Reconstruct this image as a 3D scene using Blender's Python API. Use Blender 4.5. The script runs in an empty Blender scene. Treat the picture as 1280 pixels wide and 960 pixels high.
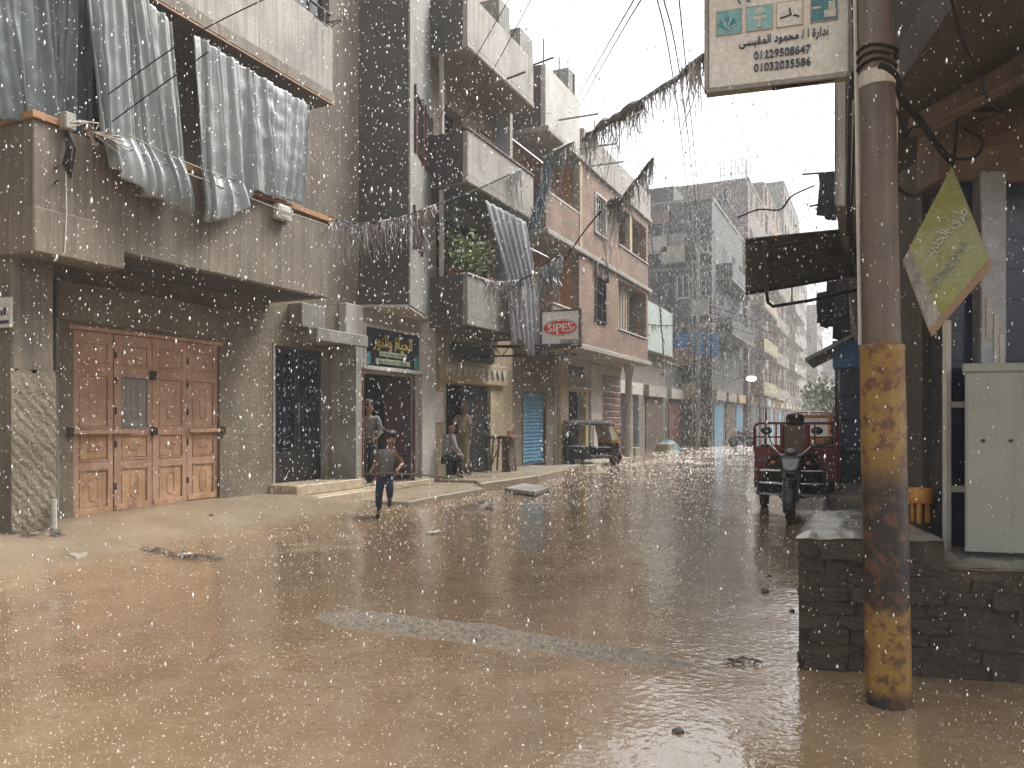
import bpy, bmesh, math, random
from mathutils import Vector, Matrix
R = math.radians
rnd = random.Random(7)
scn = bpy.context.scene
COL = scn.collection

# ---------------------------------------------------------------- camera, sky, sun, exposure
CA = 25.115                                   # the street runs along +Y, the camera looks this much to its left
SA, CC = math.sin(R(CA)), math.cos(R(CA))
cam = bpy.data.cameras.new('camera')
cam.lens = 27.0; cam.sensor_width = 36.0; cam.shift_y = 0.0352
cam.clip_start = 0.05; cam.clip_end = 1000
camo = bpy.data.objects.new('camera', cam); COL.objects.link(camo)
camo.location = (0, 0, 1.5); camo.rotation_euler = (R(90), 0, R(CA))
scn.camera = camo

SUN_EL, SUN_ROT = R(56), R(38)                # high behind thin cloud, beyond the far end of the street
w = bpy.data.worlds.new('World'); scn.world = w; w.use_nodes = True
nt = w.node_tree; nt.nodes.clear()
sky = nt.nodes.new('ShaderNodeTexSky'); sky.sky_type = 'NISHITA'; sky.sun_disc = False
sky.sun_elevation = SUN_EL; sky.sun_rotation = SUN_ROT
sky.air_density = 1.0; sky.dust_density = 6.0; sky.ozone_density = 1.0
hs = nt.nodes.new('ShaderNodeHueSaturation'); hs.inputs['Saturation'].default_value = 0.12
bg = nt.nodes.new('ShaderNodeBackground'); bg.inputs['Strength'].default_value = 0.15
wo = nt.nodes.new('ShaderNodeOutputWorld')
nt.links.new(sky.outputs[0], hs.inputs['Color']); nt.links.new(hs.outputs[0], bg.inputs['Color']); nt.links.new(bg.outputs[0], wo.inputs['Surface'])
sl = bpy.data.lights.new('sun', 'SUN'); sl.energy = 1.5; sl.angle = R(22); sl.color = (1, .975, .94)
so = bpy.data.objects.new('sun', sl); COL.objects.link(so)
sd = Vector((math.sin(SUN_ROT)*math.cos(SUN_EL), math.cos(SUN_ROT)*math.cos(SUN_EL), math.sin(SUN_EL)))
so.rotation_euler = (-sd).to_track_quat('-Z', 'Y').to_euler()
scn.view_settings.view_transform = 'Standard'; scn.view_settings.look = 'None'
scn.view_settings.exposure = 1.3; scn.view_settings.gamma = 1.0
cy = scn.cycles
cy.use_denoising = True; cy.max_bounces = 8; cy.diffuse_bounces = 4; cy.glossy_bounces = 3
cy.transparent_max_bounces = 16; cy.volume_bounces = 1; cy.caustics_reflective = False; cy.caustics_refractive = False

# ---------------------------------------------------------------- helpers
def W(lat, D, z=0.0):                         # metres right of / ahead of the viewpoint -> world
    return Vector((lat*CC - D*SA, lat*SA + D*CC, z))
def onX(px, py, X):
    k = (px-640)/960; D = X/(k*CC-SA); return Vector((X, D*(k*SA+CC), 1.5+(525-py)*D/960))
def YX(px, X): return onX(px, 525, X).y
def onY(px, py, Y):
    k = (px-640)/960; D = Y/(k*SA+CC); return Vector((D*(k*CC-SA), Y, 1.5+(525-py)*D/960))
def onD(px, py, D): return W((px-640)/960*D, D, 1.5+(525-py)*D/960)
def onZ(px, py, z):
    D = (1.5-z)*960/(py-525); return W((px-640)/960*D, D, z)

ORG = {}
class MB:
    def __init__(s): s.v = []; s.f = []; s.M = Matrix.Identity(4)
    def add(s, vs, fs):
        n = len(s.v)
        s.v += [s.M @ Vector(p) for p in vs]; s.f += [tuple(i+n for i in f) for f in fs]
        return s
    def box(s, x0, x1, y0, y1, z0, z1):
        return s.add([(x0,y0,z0),(x1,y0,z0),(x1,y1,z0),(x0,y1,z0),(x0,y0,z1),(x1,y0,z1),(x1,y1,z1),(x0,y1,z1)],
                     [(0,3,2,1),(4,5,6,7),(0,1,5,4),(1,2,6,5),(2,3,7,6),(3,0,4,7)])
    def obox(s, c, ax, ay, az):
        c, ax, ay, az = map(Vector, (c, ax, ay, az)); vs = []
        for k in (-1, 1):
            for i, j in ((-1,-1),(1,-1),(1,1),(-1,1)): vs.append(c+ax*i+ay*j+az*k)
        return s.add(vs, [(0,3,2,1),(4,5,6,7),(0,1,5,4),(1,2,6,5),(2,3,7,6),(3,0,4,7)])
    def prism(s, poly, ext):
        n = len(poly); e = Vector(ext); vs = [Vector(p) for p in poly]; vs += [p+e for p in vs]
        fs = [tuple(range(n-1,-1,-1)), tuple(range(n, 2*n))] + [(i,(i+1)%n,(i+1)%n+n,i+n) for i in range(n)]
        return s.add(vs, fs)
    def plan(s, poly, z0, z1): return s.prism([(p[0],p[1],z0) for p in poly], (0,0,z1-z0))
    def tube(s, pts, r, n=8, caps=True):
        pts = [Vector(p) for p in pts]; m = len(pts); rs = r if isinstance(r, (list, tuple)) else [r]*m
        vs = []; fs = []; up = None
        for i, p in enumerate(pts):
            t = (pts[min(i+1,m-1)]-pts[max(i-1,0)]).normalized()
            if up is None: up = Vector((0,0,1)) if abs(t.z) < .9 else Vector((1,0,0))
            a = t.cross(up); a = a.normalized() if a.length > 1e-4 else t.orthogonal().normalized()
            b = a.cross(t).normalized(); up = b
            for k in range(n):
                q = 2*math.pi*k/n; vs.append(p + (a*math.cos(q)+b*math.sin(q))*rs[i])
        for i in range(m-1):
            for k in range(n):
                k2 = (k+1)%n; fs.append((i*n+k, i*n+k2, (i+1)*n+k2, (i+1)*n+k))
        if caps: fs += [tuple(range(n-1,-1,-1)), tuple(range((m-1)*n, m*n))]
        return s.add(vs, fs)
    def lathe(s, prof, c=(0,0,0), n=16, ax='z'):
        vs = []; fs = []; c = Vector(c); m = len(prof)
        for r, z in prof:
            for k in range(n):
                q = 2*math.pi*k/n; x, y = r*math.cos(q), r*math.sin(q)
                vs.append(c + (Vector((x,y,z)) if ax == 'z' else Vector((z,x,y)) if ax == 'x' else Vector((y,z,x))))
        for i in range(m-1):
            for k in range(n):
                k2 = (k+1)%n; fs.append((i*n+k, i*n+k2, (i+1)*n+k2, (i+1)*n+k))
        fs += [tuple(range(n-1,-1,-1)), tuple(range((m-1)*n, m*n))]
        return s.add(vs, fs)
    def ball(s, c, r, n=10, m=7):
        r = (r,r,r) if not isinstance(r, (tuple, list)) else r; c = Vector(c); vs = []; fs = []
        for i in range(m+1):
            t = math.pi*i/m
            for k in range(n):
                q = 2*math.pi*k/n; vs.append(c+Vector((r[0]*math.sin(t)*math.cos(q), r[1]*math.sin(t)*math.sin(q), -r[2]*math.cos(t))))
        for i in range(m):
            for k in range(n):
                k2 = (k+1)%n; fs.append((i*n+k, i*n+k2, (i+1)*n+k2, (i+1)*n+k))
        return s.add(vs, fs)
    def grid(s, fn, nu, nv):
        vs = [fn(i/nu, j/nv) for j in range(nv+1) for i in range(nu+1)]
        return s.add(vs, [(j*(nu+1)+i, j*(nu+1)+i+1, (j+1)*(nu+1)+i+1, (j+1)*(nu+1)+i) for j in range(nv) for i in range(nu)])
    def quad(s, a, b, c, d): return s.add([a,b,c,d], [(0,1,2,3)])
    def wallX(s, X, t, y0, y1, z0, z1, holes=()):
        # a wall facing +X at X, t thick, with openings (ya,yb,za,zb) and their reveals
        ys = sorted({y0, y1, *[min(max(h[0],y0),y1) for h in holes], *[min(max(h[1],y0),y1) for h in holes]})
        zs = sorted({z0, z1, *[min(max(h[2],z0),z1) for h in holes], *[min(max(h[3],z0),z1) for h in holes]})
        inh = lambda y, z: any(h[0] < y < h[1] and h[2] < z < h[3] for h in holes)
        solid = {}
        for i in range(len(ys)-1):
            for j in range(len(zs)-1): solid[i,j] = not inh((ys[i]+ys[i+1])/2, (zs[j]+zs[j+1])/2)
        for (i,j), ok in solid.items():
            if not ok: continue
            a, b, c, d = ys[i], ys[i+1], zs[j], zs[j+1]; Z = X-t
            s.quad((X,a,c),(X,b,c),(X,b,d),(X,a,d)); s.quad((Z,a,c),(Z,a,d),(Z,b,d),(Z,b,c))
            if not solid.get((i-1,j)): s.quad((X,a,c),(X,a,d),(Z,a,d),(Z,a,c))
            if not solid.get((i+1,j)): s.quad((X,b,c),(Z,b,c),(Z,b,d),(X,b,d))
            if not solid.get((i,j-1)): s.quad((X,a,c),(Z,a,c),(Z,b,c),(X,b,c))
            if not solid.get((i,j+1)): s.quad((X,a,d),(X,b,d),(Z,b,d),(Z,a,d))
        return s
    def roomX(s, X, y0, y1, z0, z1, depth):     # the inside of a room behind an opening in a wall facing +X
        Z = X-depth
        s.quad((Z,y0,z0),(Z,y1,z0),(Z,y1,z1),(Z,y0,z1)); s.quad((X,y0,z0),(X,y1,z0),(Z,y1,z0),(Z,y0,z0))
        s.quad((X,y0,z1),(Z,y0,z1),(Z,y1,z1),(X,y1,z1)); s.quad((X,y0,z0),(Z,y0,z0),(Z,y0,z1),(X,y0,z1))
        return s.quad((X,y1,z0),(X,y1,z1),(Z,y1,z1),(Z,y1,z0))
    def mesh(s, name, inv=None):
        me = bpy.data.meshes.new(name)
        me.from_pydata([(inv @ p) if inv else p for p in s.v], [], s.f); me.update()
        return me
    def build(s, name, m, parent=None, smooth=False, bevel=0, seg=1, sub=0, solid=0):
        inv = ORG[parent].inverted() if parent else None
        me = s.mesh(name, inv); me.materials.append(m)
        bm = bmesh.new(); bm.from_mesh(me); bmesh.ops.remove_doubles(bm, verts=bm.verts, dist=1e-5)
        bmesh.ops.recalc_face_normals(bm, faces=bm.faces); bm.to_mesh(me); bm.free()
        if smooth:
            me.polygons.foreach_set('use_smooth', [True]*len(me.polygons)); me.set_sharp_from_angle(angle=R(45))
        o = bpy.data.objects.new(name, me); COL.objects.link(o)
        if parent: o.parent = parent; ORG[o] = ORG[parent]
        else: ORG[o] = Matrix.Identity(4)
        if solid:
            q = o.modifiers.new('t', 'SOLIDIFY'); q.thickness = solid; q.offset = 0
        if bevel:
            q = o.modifiers.new('b', 'BEVEL'); q.width = bevel; q.segments = seg; q.limit_method = 'ANGLE'; q.angle_limit = R(40)
        if sub:
            q = o.modifiers.new('s', 'SUBSURF'); q.levels = sub; q.render_levels = sub
        return o

def tag(o, label, cat, group=None, kind=None):
    if label: o['label'] = label
    if cat: o['category'] = cat
    if group: o['group'] = group
    if kind: o['kind'] = kind
    return o
def thing(name, label, cat, loc=(0,0,0), rz=0, group=None):
    o = bpy.data.objects.new(name, None); COL.objects.link(o); o.empty_display_size = .2
    o.location = loc; o.rotation_euler = (0,0,rz)
    ORG[o] = Matrix.Translation(Vector(loc)) @ Matrix.Rotation(rz, 4, 'Z')
    return tag(o, label, cat, group)
def world_mb(root):                            # a builder whose coordinates are the thing's own
    m = MB(); m.M = ORG[root].copy(); return m
def structure(o): o['kind'] = 'structure'; return o
def stuff(o): o['kind'] = 'stuff'; return o
def inst(me, name, parent, M, label=None):     # another piece sharing a mesh
    o = bpy.data.objects.new(name, me); COL.objects.link(o); o.parent = parent
    o.matrix_local = M; ORG[o] = ORG[parent]
    return o
def dup(root, loc, rz=None, label=None):
    r = root.copy(); COL.objects.link(r); r.location = loc
    if rz is not None: r.rotation_euler = (0,0,rz)
    if label: r['label'] = label
    for ch in list(root.children):
        c = ch.copy(); COL.objects.link(c); c.parent = r
        for g in ch.children:
            d = g.copy(); COL.objects.link(d); d.parent = c
    return r

# ---------------------------------------------------------------- materials
def mat(name, c, c2=None, sc=3.0, rough=.8, bump=.3, bsc=25, streak=0, scol=None, fine=.25, metal=0, spec=.5, coat=0, dist=.01, trans=0, ribs=0):
    """base colour with two scales of patchy variation, vertical rain streaks, fine grain and relief"""
    m = bpy.data.materials.new(name); m.use_nodes = True; t = m.node_tree; N = t.nodes; L = t.links
    p = N['Principled BSDF']; tc = N.new('ShaderNodeTexCoord')
    c2 = c2 or tuple(v*.6 for v in c)
    wk = .88 if max(c) > .06 else .85                       # everything is soaked: wet surfaces are darker than dry ones
    c, c2 = tuple(v*wk for v in c), tuple(v*wk for v in c2); scol = tuple(v*wk for v in scol) if scol else None
    def noise(s, d=6, vec=None, r=.6):
        n = N.new('ShaderNodeTexNoise'); n.inputs['Scale'].default_value = s; n.inputs['Detail'].default_value = d; n.inputs['Roughness'].default_value = r
        L.new(vec or tc.outputs['Object'], n.inputs['Vector']); return n.outputs['Fac']
    def ramp(src, a, b):
        r = N.new('ShaderNodeMapRange'); r.inputs[1].default_value = a; r.inputs[2].default_value = b; L.new(src, r.inputs[0]); return r.outputs[0]
    def mix(f, a, b, mode='MIX'):
        x = N.new('ShaderNodeMix'); x.data_type = 'RGBA'; x.blend_type = mode
        if isinstance(f, (int, float)): x.inputs[0].default_value = f
        else: L.new(f, x.inputs[0])
        for i, v in ((6, a), (7, b)):
            if isinstance(v, tuple): x.inputs[i].default_value = (*v[:3], 1)
            else: L.new(v, x.inputs[i])
        return x.outputs[2]
    col = mix(ramp(noise(sc), .38, .66), c, c2)
    if streak:
        mp = N.new('ShaderNodeMapping'); mp.inputs['Scale'].default_value = (9, 9, .45); L.new(tc.outputs['Object'], mp.inputs[0])
        f = ramp(noise(1.6, 5, mp.outputs[0]), .5, .78); mu = N.new('ShaderNodeMath'); mu.operation = 'MULTIPLY'; mu.inputs[1].default_value = streak; L.new(f, mu.inputs[0])
        col = mix(mu.outputs[0], col, scol or tuple(v*.35 for v in c))
    if fine:
        g = N.new('ShaderNodeMapRange'); g.inputs[1].default_value = .25; g.inputs[2].default_value = .75; g.inputs[3].default_value = 1-fine; g.inputs[4].default_value = 1+fine*.6
        L.new(noise(bsc*1.7, 4), g.inputs[0])
        cb = N.new('ShaderNodeCombineColor'); [L.new(g.outputs[0], cb.inputs[i]) for i in range(3)]
        col = mix(1.0, col, cb.outputs[0], 'MULTIPLY')
    if ribs:                                        # the fine upright board marks left by the formwork
        mp2 = N.new('ShaderNodeMapping'); mp2.inputs['Scale'].default_value = (34, 34, .35); L.new(tc.outputs['Object'], mp2.inputs[0]); rb = noise(1.0, 4, mp2.outputs[0], .7)
        g2 = N.new('ShaderNodeMapRange'); g2.inputs[1].default_value = .3; g2.inputs[2].default_value = .7; g2.inputs[3].default_value = 1-ribs; g2.inputs[4].default_value = 1+ribs*.7; L.new(rb, g2.inputs[0])
        cb2 = N.new('ShaderNodeCombineColor'); [L.new(g2.outputs[0], cb2.inputs[i]) for i in range(3)]
        col = mix(1.0, col, cb2.outputs[0], 'MULTIPLY')
    L.new(col, p.inputs['Base Color'])
    p.inputs['Metallic'].default_value = metal; p.inputs['Specular IOR Level'].default_value = spec
    rr = N.new('ShaderNodeMapRange'); rr.inputs[1].default_value = .3; rr.inputs[2].default_value = .7; rr.inputs[3].default_value = max(.05, rough-.15); rr.inputs[4].default_value = min(1, rough+.12)
    L.new(noise(sc*2.3), rr.inputs[0]); L.new(rr.outputs[0], p.inputs['Roughness'])
    if trans: p.inputs['Transmission Weight'].default_value = trans
    if coat: p.inputs['Coat Weight'].default_value = coat
    if bump:
        b = N.new('ShaderNodeBump'); b.inputs['Strength'].default_value = bump; b.inputs['Distance'].default_value = dist
        L.new(noise(bsc, 8, None, .65), b.inputs['Height']); L.new(b.outputs[0], p.inputs['Normal'])
    m['nodes'] = 1
    return m

def brick_mat(name, c, c2, mortar, bw=.24, bh=.075, flat=False, rough=.85, axis='yz'):
    m = bpy.data.materials.new(name); m.use_nodes = True; t = m.node_tree; N = t.nodes; L = t.links; p = N['Principled BSDF']
    tc = N.new('ShaderNodeTexCoord'); sp = N.new('ShaderNodeSeparateXYZ'); cx = N.new('ShaderNodeCombineXYZ'); ad = N.new('ShaderNodeMath')
    L.new(tc.outputs['Object'], sp.inputs[0]); L.new(sp.outputs[0], ad.inputs[0]); L.new(sp.outputs[1], ad.inputs[1]); L.new(ad.outputs[0], cx.inputs[0]); L.new(sp.outputs[2], cx.inputs[1])
    b = N.new('ShaderNodeTexBrick'); L.new(cx.outputs[0], b.inputs['Vector']); b.inputs['Scale'].default_value = 1
    b.inputs['Brick Width'].default_value = bw; b.inputs['Row Height'].default_value = bh; b.inputs['Mortar Size'].default_value = .011
    b.inputs['Color1'].default_value = (*c,1); b.inputs['Color2'].default_value = (*c2,1); b.inputs['Mortar'].default_value = (*mortar,1); b.inputs['Bias'].default_value = -.1
    n = N.new('ShaderNodeTexNoise'); n.inputs['Scale'].default_value = 1.3; n.inputs['Detail'].default_value = 7; L.new(tc.outputs['Object'], n.inputs['Vector'])
    mr = N.new('ShaderNodeMapRange'); mr.inputs[1].default_value = .3; mr.inputs[2].default_value = .7; mr.inputs[3].default_value = .65; mr.inputs[4].default_value = 1.15; L.new(n.outputs[0], mr.inputs[0])
    x = N.new('ShaderNodeMix'); x.data_type = 'RGBA'; x.blend_type = 'MULTIPLY'; x.inputs[0].default_value = 1
    cb = N.new('ShaderNodeCombineColor'); [L.new(mr.outputs[0], cb.inputs[i]) for i in range(3)]
    L.new(b.outputs['Color'], x.inputs[6]); L.new(cb.outputs[0], x.inputs[7]); L.new(x.outputs[2], p.inputs['Base Color'])
    bp = N.new('ShaderNodeBump'); bp.inputs['Strength'].default_value = .6; bp.inputs['Distance'].default_value = .012; bp.invert = True
    L.new(b.outputs['Fac'], bp.inputs['Height']); L.new(bp.outputs[0], p.inputs['Normal']); p.inputs['Roughness'].default_value = rough
    return m

M_ = {}
def mm(k, *a, **kw):
    M_[k] = mat(k, *a, **kw); return M_[k]
mm('concrete_brown', (.245,.20,.152), (.16,.128,.096), 1.2, bump=.5, bsc=30, streak=.75, scol=(.08,.062,.046), rough=.7, ribs=.3)
mm('concrete_light', (.46,.43,.38), (.34,.31,.27), 1.5, bump=.3, bsc=30, streak=.75, scol=(.19,.165,.13), ribs=.28)
mm('concrete_grey', (.33,.32,.29), (.22,.21,.19), 1.4, bump=.4, bsc=26, streak=.65, scol=(.10,.09,.08), ribs=.22)
mm('plaster_rough', (.26,.21,.15), (.17,.138,.098), 1.8, bump=1.0, bsc=16, streak=.3, dist=.03)
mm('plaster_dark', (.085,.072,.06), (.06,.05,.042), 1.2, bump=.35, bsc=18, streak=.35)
mm('plaster_white', (.62,.60,.55), (.48,.45,.40), 1.5, bump=.2, streak=.45, scol=(.3,.27,.22))
mm('plaster_cream', (.50,.42,.27), (.36,.29,.18), 1.2, bump=.25, streak=.5, scol=(.2,.15,.09))
mm('plaster_orange', (.55,.28,.12), (.45,.22,.10), 1.0, bump=.15, streak=.2)
mm('plaster_tan', (.42,.31,.21), (.34,.25,.17), 1.0, bump=.15, streak=.2)
mm('plaster_yellow', (.60,.48,.26), (.48,.38,.20), 1.0, bump=.15, streak=.3)
mm('plaster_blue', (.52,.58,.62), (.42,.47,.50), 1.0, bump=.15, streak=.3)
mm('plaster_green', (.48,.56,.50), (.38,.43,.40), 1.0, bump=.15, streak=.4)
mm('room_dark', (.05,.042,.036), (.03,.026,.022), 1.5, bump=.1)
mm('wood_rail', (.46,.24,.10), (.32,.16,.065), 5, bump=.3, bsc=40, rough=.55)
mm('wood_pink', (.58,.37,.255), (.43,.25,.165), 2.2, bump=.25, bsc=40, rough=.6, streak=.45, scol=(.15,.08,.055))
mm('wood_bare', (.60,.37,.22), (.42,.235,.13), 3.0, bump=.35, bsc=40, rough=.6, streak=.7, scol=(.10,.06,.04))
mm('wood_old', (.16,.105,.065), (.10,.065,.042), 5, bump=.4, bsc=40, rough=.6)
mm('sign_bright', (.92,.90,.86), (.82,.79,.74), 3, bump=.03, rough=.35, streak=.2, scol=(.5,.42,.3)); mm('print_red', (.80,.05,.035), (.72,.045,.03), 4, bump=.02, rough=.35)
mm('wood_red', (.22,.075,.038), (.15,.05,.028), 3, bump=.2, bsc=40, rough=.4, streak=.3)
mm('wood_maroon', (.10,.028,.025), (.065,.02,.018), 3, bump=.2, rough=.45)
mm('wood_grey', (.17,.12,.085), (.10,.07,.05), 4, bump=.4, bsc=40, rough=.7, streak=.3)
mm('iron_black', (.018,.018,.022), (.03,.026,.024), 5, bump=.1, rough=.4, fine=.1)
mm('iron_rust', (.075,.042,.028), (.05,.035,.03), 8, bump=.3, bsc=60, rough=.65)
mm('glass_dark', (.012,.016,.026), (.02,.024,.034), 2, bump=.02, rough=.12, fine=0)
mm('steel_grey', (.33,.33,.33), (.24,.24,.23), 6, bump=.08, rough=.4, metal=.5)
mm('marble', (.52,.43,.31), (.42,.33,.22), 4, bump=.08, rough=.28)
mm('pavement', (.34,.28,.20), (.25,.20,.14), 1.5, bump=.4, bsc=30, rough=.4)
mm('kerb', (.36,.32,.25), (.26,.22,.17), 3, bump=.5, bsc=30, rough=.5)
mm('shutter_blue', (.13,.34,.52), (.10,.27,.43), 2, bump=.08, rough=.4, streak=.45, scol=(.06,.10,.14))
mm('shutter_brown', (.25,.125,.09), (.19,.095,.07), 2, bump=.1, rough=.5, streak=.3)
mm('blue_paint', (.05,.22,.50), (.04,.16,.38), 2, bump=.08, rough=.4)
mm('sign_white', (.70,.68,.62), (.60,.56,.49), 3, bump=.04, rough=.35, streak=.25, scol=(.33,.28,.2))
mm('sign_red', (.55,.045,.03), (.45,.035,.025), 4, bump=.02, rough=.35)
mm('sign_ink', (.03,.035,.06), (.05,.06,.09), 4, bump=0, rough=.5, fine=.1)
mm('cable', (.02,.02,.02), (.035,.03,.03), 5, bump=0, rough=.9, fine=0, spec=.1)
mm('rubber', (.018,.017,.016), (.03,.028,.025), 9, bump=.2, bsc=50, rough=.6)
mm('skin', (.26,.135,.082), (.20,.10,.06), 6, bump=.03, rough=.5, fine=.05)
mm('hair', (.015,.011,.009), (.025,.02,.016), 20, bump=.3, bsc=60, rough=.6)
# ================================================================ GROUND
from mathutils import noise as mn
def sst(t): t = max(0.0, min(1.0, t)); return t*t*(3-2*t)
def h_ground(x, y):
    near = 1-sst((y-9.4)/2.6)
    b = sst((-6.15+.35*mn.noise((y*.8, 3.1, 0))-x)/2.5)
    z = (.30 if y > 4.6 else .30-.05*(4.6-y))*b*near
    far = sst((-7.4-x)/1.3)*sst((y-11)/3)*.08
    z += far
    if -14 < x < 5 and -3 < y < 75:
        z += .016*mn.noise((x*.7, y*.5, 1.7)) + .008*mn.noise((x*2.1, y*1.8, 4.2)) + .02*b*near*mn.noise((x*1.6, y*1.6, 9))
        z += .05*sst((x-.0)/.8)*sst((4.9-y)/.9)*(1 if y > 3 else .6)*sst((4.6-y)/.3+.6)   # mud washed against the pole and step
    return z
def axis(a0, a1, st, lo, hi):
    v = []; x = a0
    while x < a1: v.append(x); x += st
    v.append(a1); d = st
    x = a1
    while x < hi: d *= 1.25; x = min(hi, x+d); v.append(x)
    d = st; x = a0
    while x > lo: d *= 1.25; x = max(lo, x-d); v.insert(0, x)
    return v
gx = axis(-11, 3.5, .11, -160, 160); gy = axis(1.5, 17, .11, -60, 300)
g = MB(); g.v = [Vector((x, y, h_ground(x, y))) for y in gy for x in gx]; nx = len(gx)
g.f = [(j*nx+i, j*nx+i+1, (j+1)*nx+i+1, (j+1)*nx+i) for j in range(len(gy)-1) for i in range(nx-1)]

def road_material():
    m = bpy.data.materials.new('flooded_mud'); m.use_nodes = True; t = m.node_tree; N = t.nodes; L = t.links; p = N['Principled BSDF']
    tc = N.new('ShaderNodeTexCoord')
    def noise(s, d=6, r=.6, sc=None):
        n = N.new('ShaderNodeTexNoise'); n.inputs['Scale'].default_value = s; n.inputs['Detail'].default_value = d; n.inputs['Roughness'].default_value = r
        if sc:
            mp = N.new('ShaderNodeMapping'); mp.inputs['Scale'].default_value = sc; L.new(tc.outputs['Object'], mp.inputs[0]); L.new(mp.outputs[0], n.inputs['Vector'])
        else: L.new(tc.outputs['Object'], n.inputs['Vector'])
        return n.outputs['Fac']
    def rng(src, a, b, c=0, d=1):
        r = N.new('ShaderNodeMapRange'); r.inputs[1].default_value = a; r.inputs[2].default_value = b; r.inputs[3].default_value = c; r.inputs[4].default_value = d; L.new(src, r.inputs[0]); return r.outputs[0]
    def mix(f, a, b):
        x = N.new('ShaderNodeMix'); x.data_type = 'RGBA'; L.new(f, x.inputs[0])
        for i, v in ((6, a), (7, b)):
            if isinstance(v, tuple): x.inputs[i].default_value = (*v, 1)
            else: L.new(v, x.inputs[i])
        return x.outputs[2]
    def mth(op, a, b):
        x = N.new('ShaderNodeMath'); x.operation = op
        for i, v in ((0, a), (1, b)):
            if isinstance(v, (int, float)): x.inputs[i].default_value = v
            else: L.new(v, x.inputs[i])
        return x.outputs[0]
    col = mix(rng(noise(.55), .35, .68), (.255,.172,.10), (.185,.122,.07))
    col = mix(rng(noise(3.2, 8, .7), .45, .75), col, (.30,.215,.14))
    sp = N.new('ShaderNodeSeparateXYZ'); L.new(tc.outputs['Object'], sp.inputs[0])
    dry = rng(mth('ADD', sp.outputs[2], mth('MULTIPLY', mth('SUBTRACT', noise(1.4, 7), .5), .12)), .06, .15)   # the bank stands clear of the water
    bank = mix(rng(noise(2.0, 8), .35, .7), (.25,.195,.13), (.17,.13,.085))
    col = mix(dry, col, bank)
    spk = rng(noise(75, 3, .5), .62, .74, 0, .55)                          # grit and foam
    col = mix(mth('MULTIPLY', spk, rng(noise(.9, 5), .4, .62)), col, (.40,.32,.24))
    L.new(col, p.inputs['Base Color'])
    wet = rng(noise(.45, 5, .6, (1, .5, 1)), .4, .62)
    rough = mth('ADD', rng(noise(7, 6), .3, .7, .03, .09), mth('MULTIPLY', wet, .05))
    L.new(mth('ADD', rough, mth('MULTIPLY', dry, .25)), p.inputs['Roughness'])
    p.inputs['Specular IOR Level'].default_value = .5
    L.new(rng(dry, 0, 1, .7, .1), p.inputs['Coat Weight']); p.inputs['Coat Roughness'].default_value = .05; p.inputs['Coat IOR'].default_value = 1.5    # the film of water
    h = mth('ADD', mth('MULTIPLY', noise(15, 3, .5, (1, 1, 1)), .75), mth('ADD', mth('MULTIPLY', noise(42, 2), .14), mth('MULTIPLY', noise(4, 4), .9)))
    v = N.new('ShaderNodeTexVoronoi'); v.inputs['Scale'].default_value = 17; v.feature = 'SMOOTH_F1'; L.new(tc.outputs['Object'], v.inputs['Vector'])
    h = mth('ADD', h, mth('MULTIPLY', rng(v.outputs['Distance'], 0, .35, 1, 0), .35))          # the dents of the drops
    b = N.new('ShaderNodeBump'); b.inputs['Strength'].default_value = .7; b.inputs['Distance'].default_value = .0055; L.new(h, b.inputs['Height']); L.new(b.outputs[0], p.inputs['Normal']); L.new(b.outputs[0], p.inputs['Coat Normal'])
    return m
M_['road'] = road_material()
structure(g.build('road', M_['road'], smooth=True))

# the low gravelly hump that crosses the water in front of the viewer
def hump():
    m = MB(); n = 90
    def f(u, v):
        x = -3.95+3.5*u; yc = 4.70+.05*math.sin(u*3)+.03*mn.noise((u*6,0,0)); wd = .25*(.45+.55*sst(u*9))*(.35+.65*sst((1-u)*3))
        a = (v-.5)*2; y = yc+a*wd*(1+.12*mn.noise((x*3,a,2)))
        z = (.075+.03*mn.noise((x*2.3,a,3)))*(1-a*a)*sst(u*10)*(.15+.85*sst((1-u)*1.6)) -.016+ .012*mn.noise((x*22,y*22,0)) + .012*mn.noise((x*9,y*9,5)) - .012*abs(a)
        return Vector((x, y, z+h_ground(x, y)))
    return m.grid(f, 190, 26)
M_['gravel'] = mat('gravel', (.46,.38,.29), (.17,.13,.09), 34, rough=.55, bump=1.0, bsc=48, dist=.03, fine=.6)
structure(hump().build('speed_bump', M_['gravel'], smooth=True))

# broken crust of old paving along the foot of the building, its edge undermined
def crust(pts_img, name, th):
    P = [onZ(px, py, z) for px, py, z in pts_img]; m = MB()
    c = sum(P, Vector())/len(P); n = len(P)
    top = [p+Vector((0,0,th+.01*rnd.random())) for p in P]; low = [p-Vector((0,0,.05)) for p in P]
    ins = [p.lerp(c, .12)+Vector((0,0,th+.02)) for p in P]
    m.add(low+top+ins+[c+Vector((0,0,th+.015))], [(i,(i+1)%n,(i+1)%n+n,i+n) for i in range(n)]+[(i+n,(i+1)%n+n,(i+1)%n+2*n,i+2*n) for i in range(n)]+[(i+2*n,(i+1)%n+2*n,3*n) for i in range(n)])
    return structure(m.build(name, M_['kerb'], bevel=.012))
crust([(-30,692,.14),(5,690,.14),(28,689,.14),(52,686,.14),(72,688,.14),(84,694,.13),(98,688,.13),(118,681,.14),(124,672,.16),(112,664,.2),(70,668,.22),(30,672,.22),(-30,680,.22)], 'pavement', .035)
crust([(84,697,.12),(96,692,.12),(108,690,.12),(110,696,.11),(96,701,.1)], 'pavement', .02)

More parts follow.
